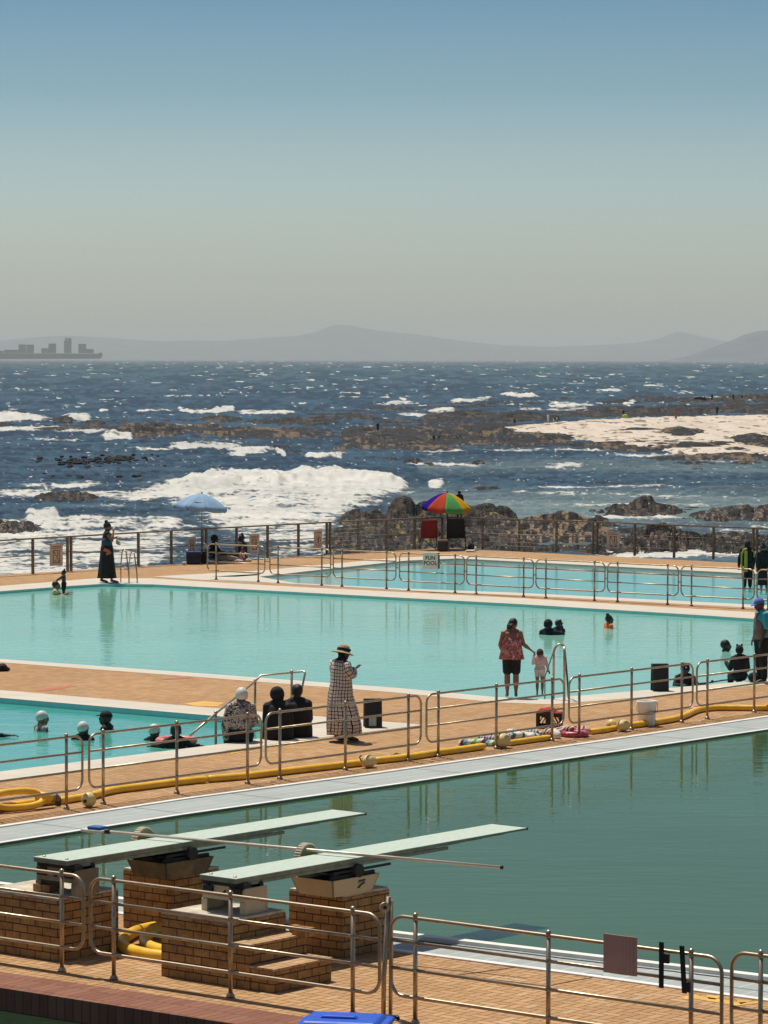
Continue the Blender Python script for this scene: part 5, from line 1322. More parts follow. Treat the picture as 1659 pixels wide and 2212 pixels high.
for sx in (-1, 1):
    b = MB(); b.tube([(sx * 0.32, 0.24, 0.1), (sx * 0.37, 0.24, 0.1)], 0.1, 18); b.build('wheel', M_BLACKM, t)

# ================================================================= ladders and grab rails
def ladder(x, y, label, sx=0.42, hh=0.95, green=False):
    p = G(x, y); t = thing('pool_ladder', label, 'ladder', p, ANG)
    return t
p = G(272, 1259.5); t = thing('pool_ladder', 'steel pool ladder rails by the standing woman in black', 'ladder', p, 0.5)
for k, (ox, hh) in enumerate(((-0.02, 0.98), (0.24, 0.90))):
    b = MB(); b.tube([(ox, 0.32, 0), (ox, 0.30, hh * 0.55), (ox, 0.22, hh * 0.9), (ox, 0.12, hh), (ox + 0.02, -0.02, hh * 0.93), (ox + 0.04, -0.16, hh * 0.3), (ox + 0.04, -0.22, -0.6)], 0.02, 10); b.build('handrail', M_STEEL, t)
for z in (-0.2, -0.45):
    b = MB(); b.box((0.13, -0.2, z), (0.26, 0.08, 0.03)); b.build('rung', M_STEEL, t)
b = MB(); b.tube([(-0.02, 0.30, 0.4), (0.24, 0.30, 0.36)], 0.014, 8); b.build('cross_bar', M_STEEL, t)
p = G(1200, 1512); t = thing('pool_ladder', 'tall steel ladder rails with one blue leg, beside the toddler', 'ladder', p)
MG = mat('green wrapped pipe', (0.10, 0.24, 0.12), 0.5); MBL = mat('blue wrapped pipe', (0.02, 0.06, 0.20), 0.5)
b = MB(); b.tube([(-0.035, 0.10, 0), (-0.03, 0.1, 0.93), (-0.0, 0.1, 1.0), (0.06, 0.1, 1.06), (0.15, 0.1, 1.04), (0.17, 0.10, 0.98)], 0.022, 10); b.build('handrail', M_STEEL, t)
b = MB(); b.tube([(0.165, -0.05, 0), (0.165, -0.04, 0.9), (0.16, 0.0, 1.02)], 0.024, 10); b.build('handrail', M_STEEL, t)
b = MB(); b.tube([(-0.03, 0.12, 0.94), (-0.19, 0.3, 0.42), (-0.19, 0.32, -0.6)], 0.012, 8); b.build('brace', MG, t)
b = MB(); b.tube([(0.17, 0.02, 1.0), (0.24, 0.25, 0.35), (0.27, 0.3, -0.1), (0.27, 0.3, -0.6)], 0.018, 8); b.build('brace', MBL, t)
for z in (-0.15, -0.4):
    b = MB(); b.box((0.04, 0.31, z), (0.46, 0.08, 0.03)); b.build('rung', M_STEEL, t)
# step rail into the small pool
p = G(550, 1590); t = thing('step_handrail', 'bent steel handrail sloping down into the small pool', 'handrail', p)
def rel(x, yb, ytop):
    q = G(x, yb); z = CAMH - (ytop - HOR) / FOC * q.y
    return Vector((q.x - p.x, q.y - p.y, z))
A0 = rel(411, 1612, 1592); A1 = rel(466, 1597, 1544); A2 = rel(551, 1556, 1474); A3 = rel(563, 1552, 1461); A4 = rel(630, 1557, 1454.5); A5 = rel(656, 1559, 1452); A6 = rel(659, 1559.5, 1456)
b = MB(); b.tube([A0, A1, A2, A3, A4, A5, A6, rel(647, 1562, 1515)], 0.02, 10); b.build('handrail', M_STEEL, t)
for a in (A1, A2, A4):
    b = MB(); b.tube([Vector((a.x, a.y, -0.5 if a is A1 else 0.0)), a], 0.022, 10); o = b.build('post', M_STEEL, t)
    b = MB(); b.ell(a + Z * 0.02, 0.03, 0.03, 0.028, 10, 6); b.build('knob', M_STEEL, o)

# ================================================================= parasols, chairs, picnic things
def parasol(loc, rad, rise, zc, cols, label, lean, npan=8, rot=0.0, pole_top=None, scal=0.06):
    t = thing('parasol', label, 'parasol', loc)
    M = Matrix.Rotation(lean[0], 3, 'Y') @ Matrix.Rotation(lean[1], 3, 'X')
    top = Vector((0, 0, zc))
    for k in range(npan):
        b = MB(); nr, na = 8, 6
        a0 = rot + 2 * math.pi * k / npan; a1 = rot + 2 * math.pi * (k + 1) / npan
        idx = []
        for i in range(nr + 1):
            f = i / nr; row = []
            for j in range(na + 1):
                g_ = j / na; a = a0 + (a1 - a0) * g_
                sag = math.sin(math.pi * g_) * scal * f
                rr_ = rad * f * (1 - 0.10 * math.sin(math.pi * g_) * f)
                z = -rise * (f ** 1.7) - sag * 0.6
                row.append(len(b.v)); b.v.append(top + M @ Vector((rr_ * math.cos(a), rr_ * math.sin(a), z)))
            idx.append(row)
        row = []
        for j in range(na + 1):                        # valance
            g_ = j / na; a = a0 + (a1 - a0) * g_
            rr_ = rad * (1 - 0.10 * math.sin(math.pi * g_)) * 0.985
            row.append(len(b.v)); b.v.append(top + M @ Vector((rr_ * math.cos(a), rr_ * math.sin(a), -rise - 0.6 * scal * math.sin(math.pi * g_) - 0.10)))
        idx.append(row)
        for i in range(nr + 1):
            for j in range(na): b.face((idx[i][j], idx[i][j + 1], idx[i + 1][j + 1], idx[i + 1][j]), True)
        o = b.build('panel', cols[k % len(cols)], t)
        sd = o.modifiers.new('cloth', 'SOLIDIFY'); sd.thickness = 0.006
    b = MB(); b.tube([(0, 0, 0.0), (top * 0.985)], 0.018, 10); b.build('pole', M_BLACKM if len(cols) > 1 else mat('white pole', (0.55, 0.53, 0.5), 0.4), t)
    b = MB(); b.tube([top, top + M @ Vector((0, 0, 0.05))], 0.022, 8); b.build('finial', M_BLACKM, t)
    for k in range(npan):
        a = rot + 2 * math.pi * k / npan; b = MB()
        b.tube([top + M @ Vector((0, 0, -0.04)), top + M @ Vector((rad * 0.5 * math.cos(a), rad * 0.5 * math.sin(a), -rise * 0.31 - 0.015)), top + M @ Vector((rad * 0.97 * math.cos(a), rad * 0.97 * math.sin(a), -rise * 0.95 - 0.02))], 0.006, 5)
        b.build('rib', M_WIRE, t)
    return t
def cloth(name, c, tr=0.35):
    m, nt = new_mat(name); h = N(nt)
    w = h.noise(h.coord('Object'), 5, 3)
    base = h.ramp(w, [(0.3, tuple(q * 0.9 for q in c)), (0.7, c)])
    d = h.n('ShaderNodeBsdfDiffuse'); h.link(base, d.inputs[0]); tl = h.n('ShaderNodeBsdfTranslucent'); h.link(base, tl.inputs[0])
    mx = h.n('ShaderNodeMixShader'); mx.inputs[0].default_value = tr; h.link(d.outputs[0], mx.inputs[1]); h.link(tl.outputs[0], mx.inputs[2])
    o = h.n('ShaderNodeOutputMaterial'); h.link(mx.outputs[0], o.inputs[0]); return m
lb_m = cloth('light blue parasol cloth', (0.42, 0.60, 0.78))
pp = G(436, 1214); Dp = pp.y
t = parasol(pp, 0.89, 0.42, CAMH - (1067 - HOR) / FOC * Dp, [lb_m], 'plain light blue parasol with a small white logo, on a thin pole', (0.10, 0.0), 8, 0.3, scal=0.05)
b = MB(); zc_ = CAMH - (1087 - HOR) / FOC * Dp
lg = thing('x', '', '', (0, 0, 0)); bpy.data.objects.remove(lg)
em = MB(); em.box((-0.06, -0.57, zc_ + 0.0), (0.32, 0.01, 0.13), (Vector((1, 0, -0.08)).normalized(), Vector((0, 0.55, 0.83)), Vector((0, -0.5, 0.86)).normalized())); e_ = em.build('emblem', mat('white print', (0.62, 0.70, 0.78), 0.7), t)
text_obj('–R', 0.14, mat('grey blue print', (0.16, 0.22, 0.30), 0.7), t, (-0.06, -0.585, zc_ + 0.0), (R(58), 0, -0.03), bold=True)
rb = [cloth(n_, c_) for n_, c_ in (('violet parasol cloth', (0.045, 0.02, 0.32)), ('red parasol cloth', (0.66, 0.10, 0.05)), ('green parasol cloth', (0.15, 0.48, 0.14)), ('yellow parasol cloth', (0.80, 0.47, 0.03)))]
# panel k spans rot+45k..; the one facing the viewer (angle -90) left half red, right half green
pr = G(966, 1187); Dp = pr.y
parasol(pr, 0.86, 0.50, CAMH - (1064 - HOR) / FOC * Dp, [rb[2], rb[3], rb[0], rb[1]], 'rainbow parasol in violet, red, green and yellow above folding chairs', (0.06, 0.10), 8, -math.pi / 2 - 0.08, scal=0.06)
def camp_chair(loc, rz, label, m, w=0.50, sh=0.42, bh=0.88):
    t = thing('camp_chair', label, 'folding chair', loc, rz)
    b = MB(); b.box((0, 0, sh), (w, 0.42, 0.03)); b.build('seat', m, t)
    b = MB(); b.box((0, -0.25, (sh + bh) / 2 + 0.0), (w * 0.98, 0.03, bh - sh + 0.08), (Vector((1, 0, 0)), Vector((0, 0.97, 0.2)).normalized(), Vector((0, -0.2, 0.97)).normalized()), taper=(0.92, 1)); bevel(b.build('backrest', m, t), 0.012)
    for sx in (-1, 1):
        b = MB(); b.tube([(sx * w / 2, -0.28, 0.0), (sx * w / 2, 0.22, sh)], 0.010, 6); b.tube([(sx * w / 2, 0.26, 0.0), (sx * w / 2, -0.2, sh)], 0.010, 6); b.tube([(sx * w / 2, -0.2, sh), (sx * w / 2 * 0.95, -0.31, bh)], 0.010, 6); b.build('side_frame', M_BLACKM, t)
        b = MB(); b.tube([(sx * w / 2, -0.24, sh + 0.2), (sx * w / 2, 0.2, sh + 0.2)], 0.016, 8); b.build('armrest', M_BLACKM, t)
    for yy in (0.25, -0.25):
        b = MB(); b.tube([(-w / 2, yy, 0.02), (w / 2, yy, sh - 0.03)], 0.009, 6); b.tube([(w / 2, yy, 0.02), (-w / 2, yy, sh - 0.03)], 0.009, 6); b.build('cross_frame', M_BLACKM, t)
camp_chair(G(925, 1188), 0.12, 'dark red folding chair under the rainbow parasol', mat('dark red canvas', (0.20, 0.012, 0.01), 0.8, var=0.3), 0.56, 0.44, 1.0)
camp_chair(G(986, 1188), -0.1, 'black high backed folding chair under the rainbow parasol', mat('black canvas', (0.008, 0.008, 0.008), 0.8, var=0.3), 0.62, 0.44, 1.05)
def coolbox(loc, w, d, hgt, mbody, mlid, label, rz=0.1):
    t = thing('cool_box', label, 'cool box', loc, rz)
    b = MB(); b.box((0, 0, hgt * 0.42), (w, d, hgt * 0.82), taper=1.05); bevel(b.build('body', mbody, t), 0.02)
    b = MB(); b.box((0, 0, hgt * 0.91), (w * 1.08, d * 1.08, hgt * 0.16)); bevel(b.build('lid', mlid, t), 0.02)
    b = MB(); b.tube([(-w * 0.5, -d * 0.5 - 0.01, hgt * 0.75), (-w * 0.4, -d * 0.5 - 0.03, hgt * 0.5), (w * 0.4, -d * 0.5 - 0.03, hgt * 0.5), (w * 0.5, -d * 0.5 - 0.01, hgt * 0.75)], 0.009, 6); b.build('handle', M_BLACKM, t)
coolbox(G(956, 1191), 0.33, 0.26, 0.40, mat('dark grey cool box', (0.03, 0.035, 0.03), 0.6, var=0.3), mat('taupe lid', (0.16, 0.11, 0.085), 0.6), 'grey cool box with a brown lid between the two folding chairs')
coolbox(G(418, 1219), 0.44, 0.32, 0.42, mat('dark navy cool box', (0.012, 0.016, 0.03), 0.6, var=0.4), mat('blue cool box lid', (0.02, 0.04, 0.22), 0.5), 'dark cool box with a blue lid under the light blue parasol')
M_BAGK = mat('dark backpack cloth', (0.015, 0.02, 0.022), 0.85, var=0.4)
lump('backpack', [(0, 0, 0.16, 0.13, 0.1, 0.17, 0), (0.03, -0.05, 0.3, 0.1, 0.08, 0.08, 0)], 'dark bag slumped between the blue cool box and the seated woman', 'bag', M_BAGK, G(440, 1217.5), 9)
lump('sun_hat', [(0, 0, 0.50, 0.15, 0.15, 0.03, 0), (0, 0, 0.56, 0.09, 0.09, 0.09, 0)], 'pale sun hat hung on the double post of the sea fence', 'hat', mat('pale hat straw', (0.52, 0.46, 0.36), 0.9), G(445, 1218), 10)
lump('bag', [(0, 0, 0.12, 0.13, 0.1, 0.12, 0), (0.05, 0, 0.20, 0.06, 0.06, 0.06, 0)], 'black bag with a red patch at the foot of the fence right of the chairs', 'bag', M_BAGK, G(1018, 1190), 11)
lump('towel', [(0, 0, 0.04, 0.2, 0.08, 0.04, 0.3), (0.18, 0.02, 0.1, 0.05, 0.05, 0.1, 0)], 'white towel dropped by the black bag near the rainbow parasol', 'towel', mat('white towel', (0.7, 0.68, 0.62), 0.9, bump=0.6), G(1016, 1192.5), 12)
lump('beach_bag', [(0, 0, 0.62, 0.1, 0.08, 0.09, 0), (0.05, 0, 0.52, 0.08, 0.07, 0.08, 0)], 'pink and white bag hung on the fence beside the dark red chair', 'bag', T4, G(944, 1187), 13)
lump('towel', [(0, 0, 0.04, 0.2, 0.12, 0.05, 0), (0.25, 0, 0.05, 0.12, 0.08, 0.06, 0.2)], 'cream towel on the ground before the sitting group', 'towel', mat('cream towel', (0.60, 0.52, 0.40), 0.9, bump=0.6), G(520, 1214), 14)
lump('pouch', [(0, 0, 0.06, 0.09, 0.07, 0.06, 0)], 'tiny pale pouch left of the dark cool box', 'bag', mat('pale pouch', (0.5, 0.46, 0.38), 0.9), G(398, 1221), 15)

# ================================================================= ship
D = 13000.0
def sx_(x): return (x - CX) / FOC * D
def sz_(y): return CAMH - (y - HOR) / FOC * D + 1.5
M_HULL = mat('container ship hull', (0.018, 0.014, 0.022), 0.7, var=0.2, nscale=0.02)
M_CONT = mat('stacked containers', (0.05, 0.028, 0.036), 0.7, var=0.5, nscale=0.05)
t = thing('container_ship', 'long grey container ship low on the horizon at the left', 'ship', (sx_(60), D, SEA))
def shp(name, x0, x1, yt, yb, m, dep=22.0, parent=None):
    b = MB(); zt_, zb2 = sz_(yt) - SEA, sz_(yb) - SEA
    b.box(((sx_(x0) + sx_(x1)) / 2 - sx_(60), 0, (zt_ + zb2) / 2), (sx_(x1) - sx_(x0), dep, zt_ - zb2)); return b.build(name, m, parent or t)
hb_ = MB(); prof = [(-160, 765), (212, 766), (216, 763.5), (220.5, 764), (221, 770), (217, 777), (-150, 779)]
hb_.prism([(sx_(x) - sx_(60), sz_(y) - SEA) for x, y in prof], -16, 16, axes=(Vector((1, 0, 0)), Z, Vector((0, -1, 0)))); hb_.build('hull', M_HULL, t)
for a in ((10, 28, 758, 765), (28, 41, 758, 765), (41, 56, 746.5, 765), (58, 73, 747, 765), (90, 105, 754.5, 765), (105.5, 121, 744.5, 765), (170, 186, 745, 765), (186, 202, 756, 765), (-40, 8, 760, 765)):
    shp('container_stack', *a, M_CONT)
br = shp('bridge_tower', 139, 154, 738, 765, mat('ship bridge', (0.16, 0.13, 0.13), 0.6, nscale=0.05), 26)
shp('funnel', 141, 145, 731.5, 738, M_HULL, 8, br); shp('funnel', 147, 154, 732.5, 738, M_HULL, 8, br)
# far shore hut and things
hut = G(1512, 868, SEA); t = thing('shore_hut', 'low dark hut with a pale ramp on the farthest reef', 'hut', hut)
b = MB(); b.prism([(-1.8, 0), (1.6, 0), (1.3, 0.9), (0.2, 1.15), (-1.1, 1.1), (-1.7, 0.6)], -1.5, 1.5, axes=(Vector((1, 0, 0)), Z, Vector((0, -1, 0)))); b.build('shell', mat('weathered hut', (0.035, 0.045, 0.03), 0.8), t)
b = MB(); b.prism([(0.6, 1.2), (0.9, 1.25), (2.3, 0.1), (1.7, 0.0)], 1.6, 1.9, axes=(Vector((1, 0, 0)), Z, Vector((0, -1, 0)))); b.build('ramp', mat('pale ramp', (0.4, 0.38, 0.33), 0.8), t)

# ================================================================= people
SK_D = mat('dark brown skin', (0.055, 0.026, 0.014), 0.5, var=0.12)
SK_M = mat('brown skin', (0.22, 0.10, 0.052), 0.5, var=0.12)
SK_L = mat('tan skin', (0.36, 0.20, 0.12), 0.5, var=0.1)
BLK = mat('black cloth', (0.007, 0.007, 0.008), 0.85, var=0.3)
HAIR = mat('black hair', (0.008, 0.006, 0.005), 0.5, var=0.3, nscale=30, bump=0.6)
WHITE = mat('white swim cap', (0.60, 0.57, 0.52), 0.5, var=0.1, nscale=12, bump=0.3)
EYE = mat('dark eye', (0.004, 0.003, 0.003), 0.2)
def J(s=1.0, w=1.0, **o):
    """joint positions; x right, y forward, z up, metres for a 1.65 m person"""
    p = dict(pel=(0, 0, 0.92), wai=(0, 0, 1.05), che=(0, 0.01, 1.24), nek=(0, 0.0, 1.405), hed=(0, 0.03, 1.52),
             shL=(-0.165, 0, 1.345), shR=(0.165, 0, 1.345), elL=(-0.215, -0.02, 1.08), elR=(0.215, -0.02, 1.08), wrL=(-0.22, 0.06, 0.86), wrR=(0.22, 0.06, 0.86),
             hiL=(-0.085, 0, 0.88), hiR=(0.085, 0, 0.88), knL=(-0.09, 0.01, 0.47), knR=(0.09, 0.01, 0.47), anL=(-0.09, -0.02, 0.075), anR=(0.09, -0.02, 0.075),
             toL=(-0.10, 0.13, 0.03), toR=(0.10, 0.13, 0.03))
    p.update(o)
    q = {k: Vector(v) * s for k, v in p.items()}
    q['s'] = s; q['w'] = w; q['hs'] = s * 1.10; q['look'] = Vector((0, 1, -0.05)).normalized()
    return q
SIT = dict(pel=(0, 0, 0.12), wai=(0, -0.02, 0.24), che=(0, 0.0, 0.44), nek=(0, 0.02, 0.60), hed=(0, 0.05, 0.735),
           shL=(-0.165, 0.0, 0.545), shR=(0.165, 0.0, 0.545), elL=(-0.21, 0.02, 0.28), elR=(0.21, 0.02, 0.28), wrL=(-0.12, 0.2, 0.2), wrR=(0.12, 0.2, 0.2),
           hiL=(-0.09, 0.02, 0.10), hiR=(0.09, 0.02, 0.10), knL=(-0.11, 0.43, 0.09), knR=(0.11, 0.43, 0.09), anL=(-0.11, 0.47, -0.32), anR=(0.11, 0.47, -0.32), toL=(-0.11, 0.6, -0.37), toR=(0.11, 0.6, -0.37))
SITG = dict(SIT, knL=(-0.12, 0.40, 0.42), knR=(0.12, 0.40, 0.42), anL=(-0.10, 0.55, 0.05), anR=(0.10, 0.55, 0.05), toL=(-0.10, 0.68, 0.03), toR=(0.10, 0.68, 0.03), wrL=(-0.1, 0.36, 0.36), wrR=(0.1, 0.36, 0.36))
SITF = dict(SIT, knL=(-0.10, 0.42, 0.12), knR=(0.12, 0.42, 0.14), anL=(-0.10, 0.82, 0.06), anR=(0.10, 0.80, 0.06), toL=(-0.10, 0.86, 0.16), toR=(0.10, 0.84, 0.16))
def taper(b, p, q, r0, r1, rm=None, n=10):
    m = p.lerp(q, 0.4); rm = rm or (r0 + r1) / 2
    b.tube([p - (q - p) * 0.02, p.lerp(q, 0.12), m, p.lerp(q, 0.85), q], [r0 * 0.9, r0, rm, r1, r1 * 0.95], n)
    b.ell(q, r1, r1, r1, 8, 6)
def frame(p):
    rt = (p['shR'] - p['shL']).normalized(); up = (p['nek'] - p['pel']).normalized(); fw = up.cross(rt).normalized() 
    return rt, fw, up
def torso(b, p, d=0.0, z_from='pel', neck=True, flare=1.0):
    s, w = p['s'], p['w']; rt, fw, up = frame(p)
    k = s
    secs = [(p['pel'] - up * 0.07 * k, rt * (0.11 * k * w + d), fw * (0.085 * k * w + d)),
            (p['pel'], rt * (0.158 * k * w + d) * flare, fw * (0.112 * k * w + d) * flare),
            (p['wai'], rt * (0.128 * k * w + d), fw * (0.098 * k * w + d)),
            (p['wai'].lerp(p['che'], 0.55), rt * (0.14 * k * w + d), fw * (0.11 * k * w + d)),
            (p['che'] + up * 0.02 * k, rt * (0.158 * k * w + d), fw * (0.115 * k * w + d)),
            (p['shL'].lerp(p['shR'], 0.5) + up * 0.005 * k, rt * (0.155 * k + d), fw * (0.082 * k * w + d)),
            (p['nek'] - up * 0.012 * k, rt * (0.075 * k + d), fw * (0.058 * k + d))]
    b.loft(secs, 18)
    for sh in ('shL', 'shR'): b.tube([p['nek'] - up * 0.0 * k, p['nek'].lerp(p[sh], 0.5) + up * 0.012 * k, p[sh]], [0.052 * k + d, 0.050 * k + d, 0.045 * k + d], 10)
    for sh in ('shL', 'shR'): b.ell(p[sh], 0.052 * k * w + d, 0.055 * k * w + d, 0.052 * k + d, 12, 8)
def hand(b, p, wr, el, curl=0.35, side=1):
    s = p['s']; d = (wr - el).normalized(); ref = Vector((0, 0, 1)) if abs(d.z) < 0.9 else Vector((0, 1, 0))
    ax = d.cross(ref).normalized(); ay = ax.cross(d).normalized()
    M = Matrix((ax, ay, d)).transposed()
    b.ell(wr + d * 0.05 * s, 0.040 * s, 0.017 * s, 0.052 * s, 10, 7, M)
    for i, L in enumerate((0.066, 0.076, 0.071, 0.056)):
        o = wr + d * 0.088 * s + ax * (-0.030 + 0.020 * i) * s * side
        m = o + d * L * 0.5 * s + ay * (-0.010) * s
        b.tube([o, m, m + (d * (1 - curl) - ay * curl).normalized() * L * 0.5 * s], [0.0088 * s, 0.008 * s, 0.0065 * s], 7)
    o = wr + d * 0.025 * s - ax * 0.032 * s * side
    b.tube([o, o + (d * 0.7 - ax * 0.7 * side) * 0.03 * s, o + (d * 1.0 - ax * 0.75 * side) * 0.052 * s], [0.011 * s, 0.0095 * s, 0.0075 * s], 7)
def head_parts(b, p):
    h, s, lk = p['hed'], p['hs'], p['look']
    rt = lk.cross(Vector((0, 0, 1))).normalized(); up = rt.cross(lk).normalized()
    M = Matrix((rt, lk, up)).transposed()
    b.ell(h + up * 0.012 * s - lk * 0.01 * s, 0.074 * s, 0.092 * s, 0.098 * s, 18, 12, M)
    b.ell(h - up * 0.055 * s + lk * 0.028 * s, 0.050 * s, 0.056 * s, 0.058 * s, 14, 9, M)
    b.ell(h + lk * 0.088 * s - up * 0.022 * s, 0.013 * s, 0.020 * s, 0.026 * s, 10, 7, M)
    b.ell(h + lk * 0.078 * s - up * 0.062 * s, 0.022 * s, 0.012 * s, 0.010 * s, 10, 6, M)
    b.ell(h + lk * 0.074 * s + up * 0.022 * s, 0.052 * s, 0.014 * s, 0.010 * s, 10, 6, M)
    for q in (-1, 1): b.ell(h + rt * q * 0.076 * s - lk * 0.005 * s - up * 0.012 * s, 0.010 * s, 0.019 * s, 0.031 * s, 8, 6, M)
    b.tube([p['nek'] - Vector((0, 0, 0.03)) * s, p['nek'].lerp(h, 0.4), h - up * 0.05 * s], [0.060 * s, 0.056 * s, 0.052 * s], 12)
    return M, rt, up
def remesh(o, v):
    m = o.modifiers.new('fuse', 'REMESH'); m.mode = 'VOXEL'; m.voxel_size = v; m.use_smooth_shade = True
    sm = o.modifiers.new('soften', 'SMOOTH'); sm.factor = 0.4; sm.iterations = 2
def person(label, loc, rz, p, skin, group=None, vox=0.010, legs=True, arms=True):
    t = thing('person', label, 'person', loc, rz, group)
    b = MB(); torso(b, p); M, rt, up = head_parts(b, p); s, w = p['s'], p['w']
    if arms:
        for sd, q in (('L', -1), ('R', 1)):
            sh, el, wr = p['sh' + sd], p['el' + sd], p['wr' + sd]
            taper(b, sh, el, 0.048 * s * w, 0.036 * s * w); taper(b, el, wr, 0.037 * s * w, 0.024 * s, 0.036 * s * w)
            hand(b, p, wr, el, p.get('curl', 0.35), q)
    if legs:
        for sd in 'LR':
            hi, kn, an, to = p['hi' + sd], p['kn' + sd], p['an' + sd], p['to' + sd]
            taper(b, hi, kn, 0.082 * s * w, 0.053 * s * w, 0.074 * s * w); taper(b, kn, an, 0.052 * s * w, 0.034 * s, 0.052 * s * w)
            dd = (to - an); b.tube([an - dd * 0.25 - Z * 0.015 * s, an.lerp(to, 0.3) - Z * 0.008 * s, an.lerp(to, 0.75), to, to + dd.normalized() * 0.05 * s], [0.032 * s, 0.038 * s, 0.034 * s, 0.030 * s, 0.016 * s], 10)
    o = b.build('body', skin, t); remesh(o, vox)
    h = p['hed']
    for q in (-1, 1):
        b = MB(); b.ell(h + rt * q * 0.030 * p['hs'] + M @ Vector((0, 0.083, 0.004)) * p['hs'], 0.011 * p['hs'], 0.006 * p['hs'], 0.007 * p['hs'], 8, 6, M); b.build('eye', EYE, t)
    t_ = t; p['M'] = M
    return t
def up_of(p): return p['M'] @ Vector((0, 0, 1))
def hair(t, p, m=HAIR, long=0.0, bun=False, name='hair', puff=1.0, tails=False):
    h, s, M = p['hed'], p['hs'], p['M']
    b = MB(); b.ell(h + M @ Vector((0, -0.022, 0.026)) * s, 0.084 * s * puff, 0.096 * s * puff, 0.100 * s * puff, 18, 12, M, z0=-0.55)
    if long:
        b.loft([(h + M @ Vector((0, -0.055, 0.02)) * s, M @ Vector((0.075, 0, 0)) * s, M @ Vector((0, 0.045, 0)) * s),
                (h + M @ Vector((0, -0.075, -long * 0.5)) * s, M @ Vector((0.078, 0, 0)) * s, M @ Vector((0, 0.035, 0)) * s),
                (h + M @ Vector((0, -0.07, -long)) * s, M @ Vector((0.06, 0, 0)) * s, M @ Vector((0, 0.02, 0)) * s)], 12)
    if bun: b.ell(h + M @ Vector((0, -0.05, 0.135)) * s, 0.045 * s, 0.045 * s, 0.042 * s, 12, 8, M)
    if tails:
        for q in (-1, 1): b.ell(h + M @ Vector((q * 0.055, -0.03, 0.125)) * s, 0.032 * s, 0.03 * s, 0.035 * s, 10, 7, M)
    o = b.build(name, m, t); remesh(o, 0.008); return o
def swimcap(t, p, m=WHITE, name='swim_cap', k=1.0, drop=-0.25):
    h, s, M = p['hed'], p['hs'], p['M']
    M2 = M @ Matrix.Rotation(R(18), 3, 'X')
    b = MB(); b.ell(h + M @ Vector((0, -0.016, 0.022)) * s, 0.083 * s * k, 0.100 * s * k, 0.102 * s * k, 20, 12, M2, z0=drop); return b.build(name, m, t)
def peakcap(t, p, m, peak=True, tilt=0):
    h, s, M = p['hed'], p['hs'], p['M']
    b = MB(); b.ell(h + M @ Vector((0, -0.008, 0.035)) * s, 0.086 * s, 0.103 * s, 0.092 * s, 20, 10, M, z0=0.0); o = b.build('cap', m, t)
    if peak:
        b = MB(); pts = [(0.075 * math.cos(a), 0.085 * math.sin(a)) for a in [math.pi * k / 10 for k in range(11)]]
        b.prism([(x * s, y * s) for x, y in pts], -0.004 * s, 0.004 * s, axes=(M @ Vector((1, 0, 0)), M @ Vector((0, 0.97, -0.2)), M @ Vector((0, 0.2, 0.97))), origin=h + M @ Vector((0, 0.075, 0.036)) * s); b.build('peak', m, o)
    return o
def top(t, p, m, sleeve=0.0, d=0.012, hem=None, name='top', flare=1.12, neck=0.0, vox=0.010):
    b = MB(); s, w = p['s'], p['w']; torso(b, p, d, flare=flare)
    if sleeve > 0:
        for sd in 'LR':
            sh, el, wr = p['sh' + sd], p['el' + sd], p['wr' + sd]
            if sleeve <= 1: taper(b, sh, sh.lerp(el, sleeve), 0.052 * s * w + d, 0.046 * s * w + d)
            else: taper(b, sh, el, 0.050 * s * w + d, 0.042 * s * w + d); taper(b, el, el.lerp(wr, sleeve - 1), 0.041 * s * w + d, 0.03 * s * w + d)
    o = b.build(name, m, t); remesh(o, vox); return o
def pants(t, p, m, to=0.5, d=0.012, name='shorts', wide=1.0, vox=0.010):
    b = MB(); s, w = p['s'], p['w']; rt, fw, up = frame(p)
    b.loft([(p['pel'] - up * 0.08 * s, rt * (0.13 * s * w + d), fw * (0.10 * s * w + d)), (p['pel'], rt * (0.165 * s * w + d), fw * (0.118 * s * w + d)), (p['wai'] - up * 0.03 * s, rt * (0.135 * s * w + d), fw * (0.10 * s * w + d))], 16)
    for sd in 'LR':
        hi, kn, an = p['hi' + sd], p['kn' + sd], p['an' + sd]
        if to <= 1: taper(b, hi, hi.lerp(kn, to), (0.086 * s * w + d) * wide, (0.072 * s * w + d) * wide)
        else: taper(b, hi, kn, (0.086 * s * w + d) * wide, (0.060 * s * w + d) * wide); taper(b, kn, kn.lerp(an, to - 1), (0.058 * s * w + d) * wide, (0.045 * s + d) * wide)
    o = b.build(name, m, t); remesh(o, vox); return o
def skirt(t, p, m, secs, name='skirt', folds=9, depth=0.06, n=64, per=1.6, seed=0):
    """secs: (z, cx, cy, rx, ry) in metres of the person's scale"""
    s = p['s']; b = MB(); S = []
    for i, (z, cx, cy, rx, ry) in enumerate(secs):
        f = i / (len(secs) - 1)
        S.append((Vector((cx, cy, z)) * s, Vector((rx, 0, 0)) * s, Vector((0, ry, 0)) * s, (lambda a, f=f: 1 + depth * f * (math.sin(folds * a + seed + 1.5 * f) + 0.5 * math.sin((folds * 2 + 1) * a + 2 * f)))))
    b.loft(S, n, uvm=per, caps=False); o = b.build(name, m, t)
    sd = o.modifiers.new('cloth', 'SOLIDIFY'); sd.thickness = 0.006
    return o
